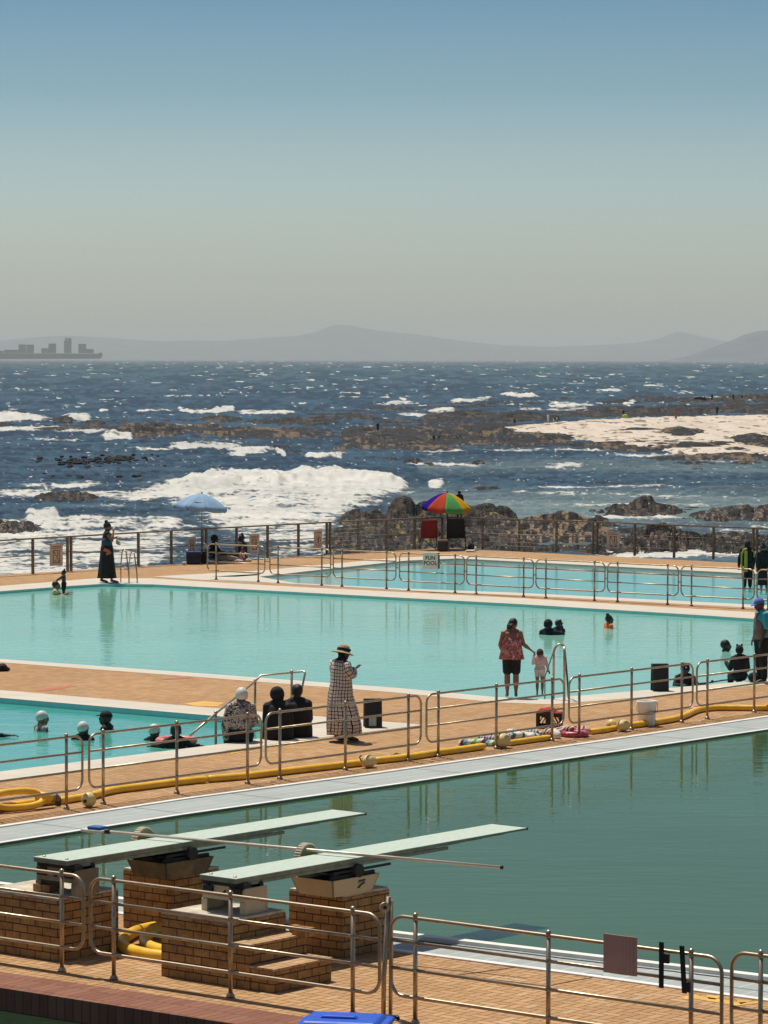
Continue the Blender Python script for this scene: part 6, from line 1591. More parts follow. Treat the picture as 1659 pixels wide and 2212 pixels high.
def pattern(name, kind, c1, c2, scale, c3=None):
    m, nt = new_mat(name); h = N(nt)
    if kind == 'grid':
        tc = h.n('ShaderNodeTexCoord'); v = tc.outputs['UV']
        wv_ = h.noise(h.coord('Object'), 3.5, 2)
        s = h.n('ShaderNodeSeparateXYZ'); h.link(v, s.inputs[0])
        ln = []
        for k in (0, 1):
            q = h.math('FRACT', h.math('ADD', h.math('MULTIPLY', s.outputs[k], scale), h.math('MULTIPLY', wv_, 1.2)))
            ln.append(h.math('LESS_THAN', q, 0.20))
        f = h.math('MAXIMUM', ln[0], ln[1]); b = h.mix(f, c1, c2)
    elif kind == 'swirl':
        n1 = h.noise(h.coord('Object'), scale, 3, 0.6, 1.5)
        f = h.ramp(n1, [(0.44, 0.0), (0.47, 1.0), (0.52, 1.0), (0.55, 0.0)]); b = h.mix(f, c1, c2)
        if c3: b = h.mix(h.ramp(h.noise(h.coord('Object', loc=(3, 1, 2)), scale * 0.7, 3, 0.6, 1.0), [(0.56, 0.0), (0.6, 1.0)]), b, c3)
    else:
        vo = h.n('ShaderNodeTexVoronoi'); h.link(h.coord('Object'), vo.inputs[0]); vo.inputs['Scale'].default_value = scale
        b = h.mix(h.ramp(h.noise(vo.outputs['Color'], 3, 2), [(0.45, 0.0), (0.55, 1.0)]), c1, c2)
        if c3: b = h.mix(h.ramp(vo.outputs[0], [(0.2, 1.0), (0.3, 0.0)]), b, c3)
    h.out(b, 0.85, spec=0.15); return m

# --- woman in the straw hat
p = J(1.0, 1.05, hed=(0.0, 0.085, 1.50), nek=(0, 0.015, 1.395), elL=(-0.23, 0.02, 1.12), elR=(0.23, 0.02, 1.12), wrL=(-0.08, 0.22, 1.18), wrR=(0.10, 0.24, 1.19), curl=0.35) if False else None
p = J(1.0, 1.05); 
for k, v in dict(hed=(0.0, 0.075, 1.485), nek=(0, 0.02, 1.385), elL=(-0.22, 0.03, 1.12), elR=(0.22, 0.03, 1.12), wrL=(-0.09, 0.22, 1.19), wrR=(0.06, 0.24, 1.21), anR=(0.10, 0.12, 0.07), toR=(0.11, 0.26, 0.03), knR=(0.10, 0.09, 0.46)).items(): p[k] = Vector(v)
p['look'] = Vector((0.1, 0.80, -0.62)).normalized(); p['curl'] = 0.5
w_hat = person('woman in a straw hat and black checked long dress reading her phone on the paving', G(735, 1602), R(-52), p, SK_D)
DRESS = pattern('black on cream checked cloth', 'grid', (0.62, 0.54, 0.47), (0.012, 0.011, 0.012), 17)
skirt(w_hat, p, DRESS, [(1.39, 0, 0.0, 0.13, 0.085), (1.34, 0, 0.0, 0.185, 0.115), (1.22, 0, 0.01, 0.21, 0.15), (1.0, 0, 0.02, 0.215, 0.16), (0.8, 0, 0.0, 0.24, 0.19), (0.55, 0.02, 0.02, 0.265, 0.25), (0.30, 0.02, 0.05, 0.285, 0.29), (0.13, 0.02, 0.06, 0.27, 0.30)], 'dress', 7, 0.075, per=1.35)
b = MB()
for sd in 'LR':
    sh, el, wr = p['sh' + sd], p['el' + sd], p['wr' + sd]
    dirv = (wr - el).normalized()
    def pr2(dv):
        a = dv.cross(Vector((0.1, 0.2, 1))).normalized(); return a, dv.cross(a).normalized()
    a1, a2 = pr2((el - sh).normalized()); a3, a4 = pr2(dirv)
    b.loft([(sh + Vector((0, 0, 0.02)), a1 * 0.075, a2 * 0.07), (sh.lerp(el, 0.5), a1 * 0.085, a2 * 0.085), (el, (a1 + a3).normalized() * 0.095, (a2 + a4).normalized() * 0.09), (el.lerp(wr, 0.5), a3 * 0.10, a4 * 0.10), (el.lerp(wr, 0.85), a3 * 0.075, a4 * 0.085)], 16, uvm=0.5)
b.build('sleeves', DRESS, w_hat)
b = MB(); b.loft([(Vector((0, 0.03, 1.25)), Vector((0.07, 0, 0)), Vector((0, 0.10, 0))), (Vector((0, 0.02, 1.34)), Vector((0.12, 0, 0)), Vector((0, 0.115, 0))), (Vector((0, 0.02, 1.40)), Vector((0.085, 0, 0)), Vector((0, 0.085, 0))), (p['hed'] - Vector((0, 0.01, 0.03)), Vector((0.085, 0, 0)), Vector((0, 0.09, 0))), (p['hed'] + Vector((0, -0.03, 0.06)), Vector((0.075, 0, 0)), Vector((0, 0.085, 0)))], 18)
b.build('headscarf', BLK, w_hat)
STRAW = mat('straw hat weave', (0.42, 0.30, 0.17), 0.85, var=0.2, nscale=40, bump=0.6)
hm = Matrix.Rotation(R(-14), 3, 'X'); hc = p['hed'] + Vector((0, -0.012, 0.055))
b = MB()
def hr(z, r, wv_=0.0): return (hc + hm @ Vector((0, 0, z)), hm @ Vector((r, 0, 0)), hm @ Vector((0, r * 1.08, 0)), (lambda a: 1 + wv_ * math.sin(3 * a + 1)))
b.loft([hr(-0.035, 0.185, 0.05), hr(-0.022, 0.15, 0.03), hr(0.0, 0.105), hr(0.05, 0.10), hr(0.09, 0.088), hr(0.115, 0.055), hr(0.12, 0.01)], 28, caps=False)
o = b.build('straw_hat', STRAW, w_hat); sd = o.modifiers.new('straw', 'SOLIDIFY'); sd.thickness = 0.005
b = MB(); b.loft([hr(0.004, 0.110), hr(0.05, 0.107)], 28, caps=False); b.box(hc + Vector((0.09, 0.05, 0.02)), (0.05, 0.05, 0.04)); b.build('hat_band', BLK, o)
ph = thing('phone', 'dark mobile phone in the hands of the woman in the straw hat', 'phone', w_hat.location + Matrix.Rotation(R(-52), 3, 'Z') @ Vector((0.0, 0.36, 1.25)), R(-52))
b = MB(); b.box((0, 0, 0), (0.075, 0.15, 0.01), (Vector((1, 0, 0)), Vector((0, 0.85, 0.53)), Vector((0, -0.53, 0.85)))); bevel(b.build('case', BLK, ph), 0.003)

# --- standing woman in black by the far pool corner
p = J(1.07, 1.08)
for k, v in dict(elR=(0.23, 0.12, 1.16), wrR=(0.10, 0.17, 1.40), elL=(-0.22, 0.06, 1.14), wrL=(-0.10, 0.22, 1.22), anL=(-0.10, -0.14, 0.075), toL=(-0.12, 0.0, 0.03), anR=(0.1, 0.12, 0.075), toR=(0.12, 0.27, 0.03), knL=(-0.1, -0.04, 0.47), knR=(0.1, 0.1, 0.47)).items(): p[k] = Vector(v) * 1.07
w = person('woman with a hair bun and long black skirt standing on the far pool corner', G(231, 1259), R(-80), p, SK_M)
hair(w, p, bun=True)
skirt(w, p, BLK, [(1.12, 0, 0, 0.165, 0.13), (0.95, 0, 0, 0.20, 0.17), (0.6, 0, 0, 0.20, 0.20), (0.3, 0, 0, 0.215, 0.23), (0.13, 0, 0, 0.23, 0.25)], 'skirt', 8, 0.06)
top(w, p, BLK, 0, 0.010, name='vest')
p2 = dict(p); b = MB(); s_ = 1.07
b.loft([(Vector((0, 0.0, 1.02)) * s_, Vector((0.20, 0, 0)), Vector((0, 0.165, 0))), (Vector((0, 0.0, 1.12)) * s_, Vector((0.19, 0, 0)), Vector((0, 0.155, 0))), (Vector((0, 0.0, 1.22)) * s_, Vector((0.195, 0, 0)), Vector((0, 0.15, 0)))], 20)
b.build('denim_wrap', mat('dark denim', (0.02, 0.045, 0.075), 0.85, var=0.3, nscale=20), w)
b = MB(); b.box(Vector((0.20, -0.02, 0.95)), (0.05, 0.18, 0.09), (Vector((1, 0, 0)), Vector((0, 0.9, -0.35)).normalized(), Vector((0, 0.35, 0.9)).normalized())); b.box(Vector((0.205, 0.03, 0.87)), (0.05, 0.15, 0.07), (Vector((1, 0, 0)), Vector((0, 0.9, 0.35)).normalized(), Vector((0, -0.35, 0.9)).normalized()))
pu = b.build('waist_pouch', mat('orange cloth', (0.55, 0.10, 0.03), 0.8, var=0.3), None, w.location, R(-80)); tag(pu, 'bright orange cloth bag at the hip of the standing woman in black', 'bag')
b = MB(); rr = random.Random(4)
for i in range(26): b.ell(Vector((-0.05 + rr.uniform(-.06, .06), 0.34 + rr.uniform(-.06, .06), 1.22 + rr.uniform(-.12, .10))), 0.028, 0.028, 0.022, 6, 4)
fl = b.build('posy', pattern('dried flowers', 'swirl', (0.45, 0.40, 0.25), (0.05, 0.07, 0.02), 20), None, w.location, R(-80)); tag(fl, 'small pale posy held at chest height by the standing woman in black', 'flowers')

# --- woman in the pink flowered top and the toddler
p = J(0.93, 1.22)
sc_ = 0.93
for k, v in dict(elR=(0.25, 0.04, 1.10), wrR=(0.40, 0.12, 0.98), hed=(0.03, 0.05, 1.51), elL=(-0.24, 0.02, 1.10), wrL=(-0.18, 0.14, 0.92)).items(): p[k] = Vector(v) * sc_
p['look'] = Vector((0.55, 0.6, -0.5)).normalized(); p['hs'] = 1.0
w = person('woman in a pink flowered top and black shorts holding a toddler by the hand', G(1105, 1507), 0.0, p, SK_M, vox=0.009)
hair(w, p, long=0.13)
FLOR = pattern('pink flowered cloth', 'swirl', (0.50, 0.16, 0.16), (0.03, 0.015, 0.015), 16, (0.58, 0.33, 0.32))
b = MB(); s_ = sc_
b.loft([(Vector((0, 0, 0.80)) * s_, Vector((0.245, 0, 0)), Vector((0, 0.19, 0)), lambda a: 1 + 0.05 * math.sin(9 * a)), (Vector((0, 0, 0.95)) * s_, Vector((0.215, 0, 0)), Vector((0, 0.165, 0)), lambda a: 1 + 0.03 * math.sin(9 * a)),
        (Vector((0, 0, 1.08)) * s_, Vector((0.195, 0, 0)), Vector((0, 0.15, 0))), (Vector((0, 0.0, 1.18)) * s_, Vector((0.20, 0, 0)), Vector((0, 0.155, 0))), (Vector((0, 0.02, 1.25)) * s_, Vector((0.19, 0, 0)), Vector((0, 0.14, 0)))], 28)
for q in (-1, 1): b.tube([Vector((q * 0.10, -0.10, 1.20)) * s_, Vector((q * 0.115, -0.09, 1.33)) * s_, Vector((q * 0.12, 0.0, 1.385)) * s_, Vector((q * 0.11, 0.09, 1.3)) * s_, Vector((q * 0.10, 0.12, 1.2)) * s_], 0.02, 8)
b.build('flowered_top', FLOR, w)
pants(w, p, BLK, 0.78)
handp = w.location + (p['wrR'] + (p['wrR'] - p['elR']).normalized() * 0.07)
s_ = 0.55; tl = G(1166, 1503)
p = J(s_, 1.12); p['hs'] = 0.76; p['hed'] = Vector((0, 0.01, 1.475)) * s_; p['look'] = Vector((-0.1, 1, -0.2)).normalized()
p['wrL'] = handp - tl + Vector((0.02, 0, -0.03)); p['elL'] = Vector((-0.24, 0.02, 1.14)) * s_; p['shL'] = Vector((-0.15, 0, 1.33)) * s_; p['wrR'] = Vector((0.30, 0.0, 0.92)) * s_; p['elR'] = Vector((0.24, 0, 1.1)) * s_
w = person('toddler in a long sleeved pink swimsuit seen from behind with one arm raised', tl, 0.0, p, SK_M, vox=0.007)
hair(w, p, mat('brown curly hair', (0.06, 0.03, 0.015), 0.8, var=0.4, nscale=40, bump=1.0), puff=1.12)
PK = pattern('pink print swimsuit cloth', 'swirl', (0.74, 0.56, 0.53), (0.50, 0.26, 0.25), 22)
top(w, p, PK, 1.85, 0.008, name='swimsuit', vox=0.007); pants(w, p, PK, 0.35, 0.008, 'swimsuit_bottom', vox=0.007)

# --- man in the blue cap
p = J(1.03, 1.12); s_ = 1.03
for k, v in dict(elL=(-0.24, 0.0, 1.10), wrL=(-0.22, 0.10, 0.86), elR=(0.25, -0.02, 1.1), wrR=(0.23, 0.08, 0.86), hed=(0, 0.06, 1.53)).items(): p[k] = Vector(v) * s_
p['look'] = Vector((0, 1, -0.25)).normalized()
TEAL = mat('turquoise shirt', (0.04, 0.32, 0.38), 0.8, var=0.15); GREY = mat('grey brown tunic', (0.14, 0.115, 0.10), 0.9, var=0.2)
w = person('man in a blue cap and turquoise shirt standing on the pool edge at the right', G(1645, 1475), R(108), p, SK_D)
top(w, p, TEAL, 0.95, 0.014, name='shirt'); pants(w, p, BLK, 1.85, 0.018, 'trousers', 1.12)
b = MB(); b.loft([(Vector((0, 0.045, 0.86)) * s_, Vector((0.19, 0, 0)), Vector((0, 0.125, 0))), (Vector((0, 0.045, 1.05)) * s_, Vector((0.175, 0, 0)), Vector((0, 0.12, 0))), (Vector((0, 0.045, 1.25)) * s_, Vector((0.165, 0, 0)), Vector((0, 0.115, 0))), (Vector((0, 0.04, 1.37)) * s_, Vector((0.09, 0, 0)), Vector((0, 0.08, 0)))], 20); b.build('tunic', GREY, w)
peakcap(w, p, mat('faded blue cap', (0.09, 0.13, 0.42), 0.8, var=0.12))

# --- seated women at the small pool
p = J(1.08, 1.15, **SIT); p['hed'] = Vector((0.02, 0.03, 0.72)) * 1.08; p['look'] = Vector((0.15, 1, -0.1)).normalized()
for k, v in dict(elL=(-0.25, -0.03, 0.29), wrL=(-0.24, -0.02, 0.06), elR=(0.23, 0.05, 0.3), wrR=(0.15, 0.25, 0.22)).items(): p[k] = Vector(v) * 1.08
w = person('woman in a white cap and swirl patterned blouse sitting on the small pool edge', G(520, 1603), R(12), p, SK_D)
SW = pattern('black and cream swirl cloth', 'swirl', (0.46, 0.38, 0.34), (0.015, 0.013, 0.014), 9)
top(w, p, SW, 1.9, 0.022, name='blouse', flare=1.0); pants(w, p, BLK, 1.8, 0.03, 'skirt', 1.1)
swimcap(w, p, WHITE, 'cap', 1.10, -0.35); b = MB(); h_ = p['hed']
b.prism([(0.075 * math.cos(math.pi * k / 8), 0.06 * math.sin(math.pi * k / 8)) for k in range(9)], -0.004, 0.004, axes=(Vector((0, 1, 0)), Vector((1, 0, -0.2)), Vector((0.2, 0, 1))), origin=h_ + Vector((0.07, 0.03, 0.07))); b.build('cap_peak', WHITE, w)
b = MB(); b.loft([(p['nek'] - Vector((0, 0.0, 0.06)), Vector((0.10, 0, 0)), Vector((0, 0.09, 0))), (p['nek'] + Vector((0, 0, 0.03)), Vector((0.07, 0, 0)), Vector((0, 0.07, 0))), (h_ - Vector((0, 0.01, 0.02)), Vector((0.078, 0, 0)), Vector((0, 0.09, 0)))], 14); b.build('neck_scarf', mat('grey print scarf', (0.10, 0.085, 0.085), 0.9, var=0.5, nscale=30), w)
for (x, y, rz, s_, lbl, hm_, lk) in ((600, 1597, -0.10, 1.03, 'head scarfed person in black, left of the pair seated by the step rail', 1, (0.9, 0.6, 0.15)), (642, 1592, 0.15, 1.05, 'short haired person in black, right of the pair seated by the step rail', 0, (-0.2, 1, -0.1))):
    p = J(s_, 1.22, **SIT); p['look'] = Vector(lk).normalized()
    p['elR'] = Vector((0.20, 0.06, 0.30)) * s_; p['elL'] = Vector((-0.20, 0.06, 0.30)) * s_
    w = person(lbl, G(x, y), rz, p, SK_D)
    top(w, p, BLK, 1.95, 0.025, flare=1.2, name='robe', vox=0.016); pants(w, p, BLK, 1.8, 0.03, 'robe_skirt', 1.12)
    b = MB(); b.loft([(Vector((0, 0.02, 0.0)), Vector((0.27, 0, 0)), Vector((0, 0.20, 0))), (Vector((0, 0.02, 0.12)) * s_, Vector((0.27, 0, 0)), Vector((0, 0.19, 0)), lambda a: 1 + 0.03 * math.sin(7 * a)), (Vector((0, 0.01, 0.34)) * s_, Vector((0.245, 0, 0)), Vector((0, 0.165, 0)), lambda a: 1 + 0.03 * math.sin(5 * a)), (Vector((0, 0.01, 0.50)) * s_, Vector((0.225, 0, 0)), Vector((0, 0.13, 0))), (Vector((0, 0.01, 0.585)) * s_, Vector((0.13, 0, 0)), Vector((0, 0.085, 0)))], 24); b.build('cloak', BLK, w)
    if hm_:
        swimcap(w, p, BLK, 'head_scarf', 1.13, -0.6)
        b = MB(); b.loft([(p['nek'] - Vector((0, 0.02, 0.10)), Vector((0.14, 0, 0)), Vector((0, 0.11, 0))), (p['nek'], Vector((0.09, 0, 0)), Vector((0, 0.085, 0))), (p['hed'], Vector((0.085, 0, 0)), Vector((0, 0.09, 0)))], 16); b.build('scarf_drape', BLK, w)
    else: hair(w, p)

# --- swimmers
GSW = 'swimmers in the small pool'
def swimmer(x, yw, top_h, rz, label, zw, s=1.0, head='hair', look=(0, 1, 0), skin=SK_D, shirt=None, group=None, lean=None, hm_=None, arms_up=False, w=1.0):
    """stands on the pool floor with the head top top_h above the water"""
    g = G(x, yw, zw); H = 1.65 * s
    q = J(s, w)
    dz = zw + top_h - H
    q['look'] = Vector(look).normalized(); q['hs'] = s * 1.16; dz += 0.02
    if arms_up:
        for k, v in arms_up.items(): q[k] = Vector(v) * s
    t = person(label, (g.x, g.y, dz), rz, q, skin, group)
    if shirt is not None: top(t, q, shirt, 1.9, 0.012)
    else: top(t, q, BLK, 0, 0.010, name='swimsuit')
    if head == 'cap': swimcap(t, q)
    elif head == 'black': swimcap(t, q, BLK, 'swim_cap', 1.05, -0.4)
    elif head == 'peak': peakcap(t, q, BLK)
    elif head == 'bun': hair(t, q, bun=True)
    elif head == 'tails': hair(t, q, tails=True)
    else: hair(t, q)
    return t, q
t, q = swimmer(89, 1579, 0.33, R(-62), 'elderly swimmer in a pale cap and dark glasses, farthest left in the small pool', -0.10, 1.0, 'cap', (0, 1, -0.05), SK_M, SW, GSW)
b = MB()
for e in (-1, 1): b.ell(q['hed'] + Vector((e * 0.033, 0.088, 0.006)), 0.024, 0.008, 0.017, 10, 6)
b.tube([q['hed'] + Vector((-0.08, 0.0, 0.01)), q['hed'] + Vector((-0.06, 0.08, 0.012)), q['hed'] + Vector((0.06, 0.08, 0.012)), q['hed'] + Vector((0.08, 0.0, 0.01))], 0.004, 6); b.build('sunglasses', BLK, t)
swimmer(179, 1598, 0.29, R(-25), 'swimmer in a round white cap seen from behind, next to the railing end', -0.10, 1.0, 'cap', (0.2, 1, 0), SK_D, BLK, GSW)
swimmer(231, 1575, 0.30, R(75), 'swimmer in a black peaked cap facing left', -0.10, 1.0, 'peak', (0, 1, 0.15), SK_D, BLK, GSW)
swimmer(332, 1600, 0.26, R(-38), 'swimmer in a wrinkled white cap, right of the black capped one', -0.10, 1.0, 'cap', (0, 1, -0.15), SK_D, BLK, GSW)
t, q = swimmer(380, 1616, 0.39, R(5), 'dark haired bather in a black top floating in a pink ring', -0.10, 1.0, 'hair', (0, 1, 0), SK_D, BLK, GSW, arms_up=dict(elL=(-0.26, 0.1, 1.26), wrL=(-0.4, 0.22, 1.25), elR=(0.26, 0.1, 1.26), wrR=(0.4, 0.22, 1.25)))
g = G(380, 1613, -0.1); ring_float('swim_ring', (g.x, g.y + 0.12, -0.07), 0.30, 0.06, 'coral pink swim ring round the bather in the small pool', mat('coral vinyl', (0.70, 0.20, 0.18), 0.4))
# swimmer reaching in from the left edge
q = J(1.0); q['elR'] = Vector((0.45, 0.0, 1.36)); q['wrR'] = Vector((0.68, 0.0, 1.36)); g = G(-62, 1592, -0.10)
t = person('swimmer whose outstretched arm reaches in at the left edge of the small pool', (g.x, g.y, -0.10 - 1.33), 0.0, q, SK_D, GSW); hair(t, q); top(t, q, BLK, 1.4)
# big pool
GBP = 'bathers in the big turquoise pool'
t, q = swimmer(1184, 1371, 0.34, R(-25), 'bather in a black head cover lifting a hand to the child beside', -0.07, 1.0, 'black', (0.3, 1, 0), SK_D, BLK, GBP, arms_up=dict(elR=(0.32, 0.14, 1.30), wrR=(0.26, 0.2, 1.5)))
swimmer(1206, 1365, 0.27, R(-30), 'dark haired child in blue next to the black clad bather', -0.07, 0.8, 'hair', (0.3, 1, 0), SK_D, mat('navy swimsuit', (0.01, 0.02, 0.06), 0.8), GBP)
swimmer(1315, 1357, 0.30, R(-70), 'child with a hair knot and an orange top alone in the big pool', -0.07, 0.85, 'bun', (0, 1, 0.1), SK_D, mat('orange swim vest', (0.75, 0.14, 0.03), 0.8), GBP)
swimmer(1566, 1407, 0.235, R(-85), 'bather immersed to the chin facing right near the blue capped man', -0.07, 1.0, 'hair', (0, 1, 0.05), SK_D, mat('dark blue top', (0.01, 0.02, 0.05), 0.8), GBP)
t, q = swimmer(1480, 1480, 0.42, R(165), 'bather with white goggles leaning on the pool edge with both arms', -0.07, 0.95, 'black', (0.1, 1, -0.1), SK_D, BLK, GBP,
        arms_up=dict(elL=(-0.30, 0.12, 1.18), wrL=(-0.52, 0.20, 1.22), elR=(0.2, 0.16, 1.18), wrR=(0.02, 0.3, 1.22)))
b = MB()
for e in (-1, 1): b.ell(q['hed'] + Vector((e * 0.03, 0.08, 0.05)), 0.022, 0.012, 0.018, 10, 6)
b.tube([q['hed'] + Vector((-0.082, -0.01, 0.05)), q['hed'] + Vector((-0.05, 0.075, 0.05)), q['hed'] + Vector((0.05, 0.075, 0.05)), q['hed'] + Vector((0.082, -0.01, 0.05))], 0.007, 6); b.build('goggles', WHITE, t)
p = J(0.82, 1.12, **SIT); p['look'] = Vector((0.15, 1, 0)).normalized(); p['elL'] = Vector((-0.22, 0.1, 0.3)) * 0.82; p['wrL'] = Vector((-0.27, 0.28, 0.42)) * 0.82
w = person('child in a black wetsuit and eared cap sitting on the edge of the big pool', G(1598, 1470), R(10), p, SK_D, GBP)
top(w, p, BLK, 1.95, 0.018, flare=1.1, name='wetsuit'); pants(w, p, BLK, 1.8, 0.02, 'wetsuit_legs'); swimcap(w, p, BLK, 'eared_cap', 1.10, -0.5)
b = MB()
for e in (-1, 1): b.ell(p['hed'] + Vector((e * 0.05, 0, 0.115)), 0.022, 0.015, 0.028, 8, 6)
b.build('cap_ears', BLK, w)
lump('bag', [(0, 0, 0.1, 0.12, 0.1, 0.11, 0)], 'small black bag on the pool edge at the feet of the blue capped man', 'bag', BLK, G(1628, 1474), 21)
b = MB(); rp = G(1560, 1474); 
b.tube([Vector((-0.45, 0.25, -0.05)), Vector((-0.2, 0.2, -0.02)), Vector((0.0, 0.1, 0.03)), Vector((0.25, 0.05, 0.06))], 0.014, 8); b.ell((-0.18, 0.2, 0.0), 0.03, 0.03, 0.03, 10, 6)
tag(b.build('rope', BLK, None, rp), 'black cord with a small white float lying over the pool edge', 'rope')
# mother and child at the far left
sq = 0.9
q = J(0.97); q['look'] = Vector((0, 1, 0.25)).normalized()
for k, v in dict(elL=(-0.2, 0.15, 1.22), wrL=(-0.08, 0.38, 1.30), elR=(0.2, 0.15, 1.22), wrR=(0.08, 0.38, 1.30)).items(): q[k] = Vector(v) * 0.97
g = G(120, 1284, -0.07)
t = person('bather in a pale top lying back in the water while holding up a child', (g.x, g.y, -0.07 + 0.38 - 1.6), R(-90), q, SK_M, GBP); hair(t, q); top(t, q, mat('pale yellow top', (0.50, 0.44, 0.20), 0.8), 0.3)
q = J(0.55); q['hs'] = 0.68
for k, v in dict(hed=(0, 0.02, 1.49), elL=(-0.2, 0.22, 1.2), wrL=(-0.12, 0.42, 1.06), elR=(0.2, 0.2, 1.2), wrR=(0.12, 0.42, 1.06)).items(): q[k] = Vector(v) * 0.55
g = G(138, 1283, -0.07)
t = person('small child with a top knot and dark trunks lifted out of the water', (g.x, g.y, -0.07 + 0.66 - 0.89), R(80), q, SK_D, GBP, vox=0.008); hair(t, q, bun=True); pants(t, q, BLK, 0.5)
# splash pool pair at the right edge
YV = mat('yellow swim vest', (0.52, 0.38, 0.05), 0.6, var=0.2)
p = J(0.88, 1.15); s_ = 0.88
for k, v in dict(elL=(-0.26, 0, 1.08), wrL=(-0.27, 0.05, 0.84)).items(): p[k] = Vector(v) * s_
w = person('bather in a yellow buoyancy vest over black clothes, seen from behind in the splash pool', G(1614, 1277, -0.152), 0.05, p, SK_D)
top(w, p, BLK, 1.95, 0.014, name='shirt'); pants(w, p, BLK, 1.7, 0.02, 'leggings'); swimcap(w, p, BLK, 'head_scarf', 1.12, -0.7)
b = MB()
for (x0, x1) in ((-0.235, -0.19), (-0.13, -0.02)):
    b.box(Vector(((x0 + x1) / 2, -0.135, 0.99)) * s_, ((x1 - x0) * s_, 0.05, 0.62 if x0 > -0.2 else 0.52), taper=0.95)
b.tube([Vector((-0.21, -0.12, 1.2)) * s_, Vector((-0.14, -0.12, 1.37)) * s_, Vector((-0.03, -0.12, 1.40)) * s_], 0.03, 8); b.tube([Vector((0.12, -0.10, 1.36)) * s_, Vector((0.2, -0.1, 1.28)) * s_, Vector((0.21, -0.1, 1.12)) * s_], 0.02, 8)
o = b.build('buoyancy_vest', YV, w); bevel(o, 0.012)
p = J(0.86, 1.12); p['look'] = Vector((0.9, 0.7, -0.1)).normalized()
w = person('bather in loose black clothes with a pale face turned right in the splash pool', G(1650, 1283, -0.152), 0.1, p, SK_L)
top(w, p, BLK, 1.8, 0.02, name='shirt'); skirt(w, p, BLK, [(1.0, 0, 0, 0.19, 0.15), (0.7, 0, 0, 0.22, 0.19), (0.3, 0, 0, 0.25, 0.22)], 'skirt', 7, 0.06); hair(w, p, bun=True)
# sitting group at the sea fence
SITC = dict(SITF)
p = J(0.98, 1.1, **SITC); p['look'] = Vector((0.2, 1, -0.05)).normalized(); p['wrR'] = Vector((0.14, 0.42, 0.26)); p['wrL'] = Vector((-0.14, 0.42, 0.26)); p['elR'] = Vector((0.2, 0.18, 0.3)); p['elL'] = Vector((-0.2, 0.18, 0.3))
w = person('woman in black sitting on the paving by the sea fence under the blue parasol', G(461, 1213), R(-75), p, SK_D)
top(w, p, BLK, 1.8, 0.025, name='robe', flare=1.1); swimcap(w, p, BLK, 'head_scarf', 1.13, -0.6); pants(w, p, mat('beige trousers', (0.30, 0.25, 0.19), 0.9, var=0.25), 1.9, 0.03, 'trousers', 1.1)
p = J(0.98, 1.15, **SITC); p['look'] = Vector((-0.3, 1, -0.2)).normalized()
w = person('woman with a dark bun sitting at the sea fence behind a small child', G(524, 1212), R(70), p, SK_D)
top(w, p, BLK, 1.2, 0.02, name='top'); pants(w, p, BLK, 1.8, 0.02, 'leggings'); hair(w, p, bun=True)
p = J(0.58, 1.05, **SITC); p['hs'] = 0.72; p['look'] = Vector((0, 1, -0.3)).normalized()
w = person('small child in a pink and white top sitting before the woman with the bun', G(525, 1217), R(150), p, SK_M, vox=0.008)
top(w, p, T4, 0.9, 0.012); pants(w, p, mat('pale shorts', (0.5, 0.42, 0.36), 0.9), 0.9); hair(w, p)
lump('bag', [(0, 0, 0.16, 0.2, 0.14, 0.16, 0), (0.12, 0, 0.12, 0.12, 0.12, 0.12, 0)], 'dark rounded bag lying between the two sitting women', 'bag', M_BAGK, G(496, 1211), 22)
# person on the rocks behind the rainbow parasol
gq = Vector(((992.5 - CX) / FOC * 197, 197, 0)); zt_ = CAMH - (1059.5 - HOR) / FOC * 197
p = J(1.0); w = person('person in black on the boulders, head showing above the rainbow parasol', (gq.x, gq.y, zt_ - 1.64), 0.3, p, SK_D, vox=0.015); top(w, p, BLK, 1.9); pants(w, p, BLK, 1.8); hair(w, p)

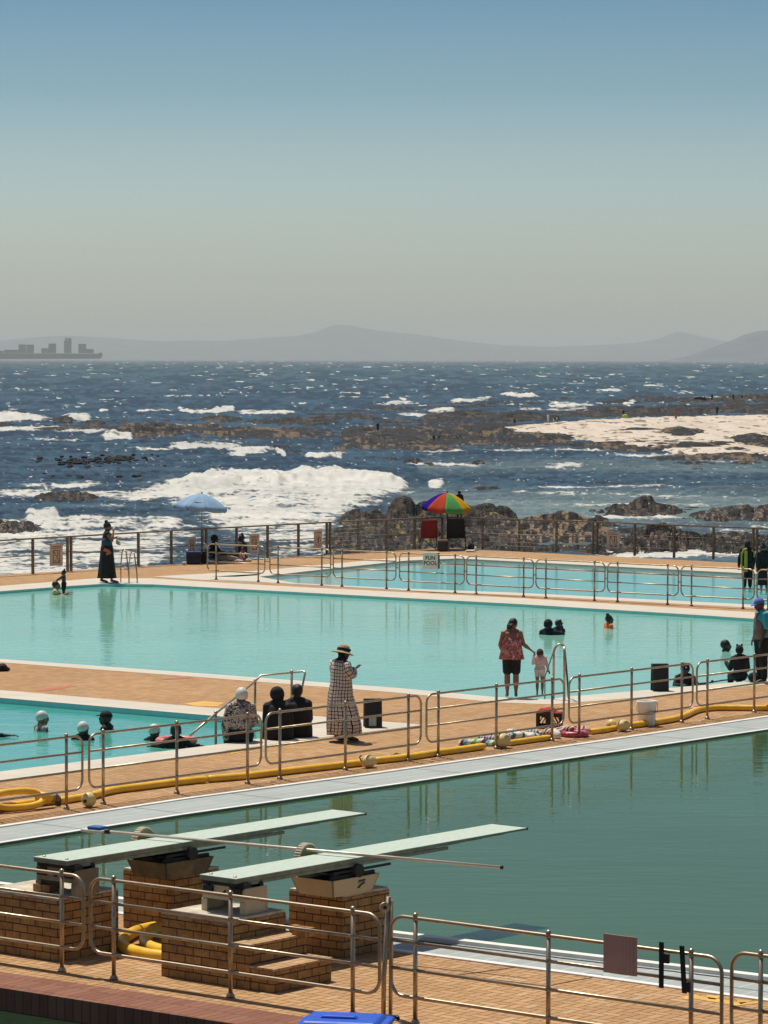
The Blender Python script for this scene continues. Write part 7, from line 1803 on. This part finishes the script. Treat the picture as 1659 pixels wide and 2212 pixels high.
# --- walkers on the beach and reef
GWK = 'distant people on the beach and reef'
def walker(x, yb, hpx, rz, label, cl, cb, bend=False, skin=SK_M):
    g = G(x, yb, SEA + 0.3); mpp = g.y / FOC; H = hpx * mpp; s = H / 1.65
    q = J(s, 1.1)
    for k, v in dict(anL=(-0.09, -0.15, 0.07), toL=(-0.1, -0.02, 0.03), anR=(0.09, 0.16, 0.07), toR=(0.1, 0.3, 0.03)).items(): q[k] = Vector(v) * s
    if bend:
        for k, v in dict(che=(0, 0.25, 1.08), nek=(0, 0.38, 1.12), hed=(0, 0.5, 1.12), shL=(-0.165, 0.34, 1.1), shR=(0.165, 0.34, 1.1), elL=(-0.2, 0.36, 0.85), elR=(0.2, 0.36, 0.85), wrL=(-0.15, 0.4, 0.62), wrR=(0.15, 0.4, 0.62)).items(): q[k] = Vector(v) * s
    t = person(label, g, rz, q, skin, GWK, vox=0.03)
    top(t, q, cl, 0.9, 0.03, vox=0.03); pants(t, q, cb, 1.2, 0.03, vox=0.03); hair(t, q)
    return t
C = lambda n, c: mat(n, c, 0.9, var=0.15)
kh, wh, dk, rd = C('khaki cloth', (0.25, 0.18, 0.10)), C('white cloth', (0.6, 0.57, 0.52)), C('charcoal cloth', (0.03, 0.03, 0.03)), C('rust cloth', (0.35, 0.10, 0.06))
walker(1112, 919, 25, R(40), 'tan shirted walker in dark shorts alone on the tip of the sand', kh, dk)
walker(1184, 915, 22, R(-60), 'walker in white at the top of the sand, left of the bending pair', wh, wh)
walker(1196, 915, 18, R(-80), 'person in grey bending down on the sand', dk, wh, True)
walker(1204, 915, 17, R(80), 'person in pale clothes bending towards the grey one', wh, kh, True)
walker(1347, 899, 17, R(20), 'dark figure by a yellow bag on the reef', dk, dk, True)
walker(1460, 909, 24, R(-30), 'walker in rust colours at the upper edge of the sand', rd, kh)
walker(1549, 898, 21, R(10), 'dark walker with a pale bag on the reef at the right', dk, dk)
walker(1312, 903, 10, R(0), 'tiny crouching figure in rust red by the sand', rd, rd, True)
walker(937, 955, 16, R(0), 'left one of two small figures at the lower reef edge', dk, kh)
walker(948, 955, 16, R(0), 'right one of two small figures at the lower reef edge', kh, wh)
walker(816, 933, 20, R(0), 'lone dark figure sitting out on the mid reef', dk, dk)
walker(1584, 865, 14, R(0), 'dark figure on the farthest reef right of the hut', dk, dk)
walker(1603, 864, 18, R(30), 'figure in white and black on the farthest reef', wh, dk)
walker(1538, 866, 15, R(-30), 'dark figure standing against the shore hut ramp', dk, dk)
g = G(1350, 903, SEA + 0.3); lump('bag', [(0, 0, 0.3, 0.5, 0.3, 0.3, 0), (0.2, 0, 0.3, 0.25, 0.25, 0.2, 0)], 'lime yellow bag on the reef beside the dark bending figure', 'bag', C('lime bag', (0.45, 0.50, 0.05)), g, 30, res=0.06)
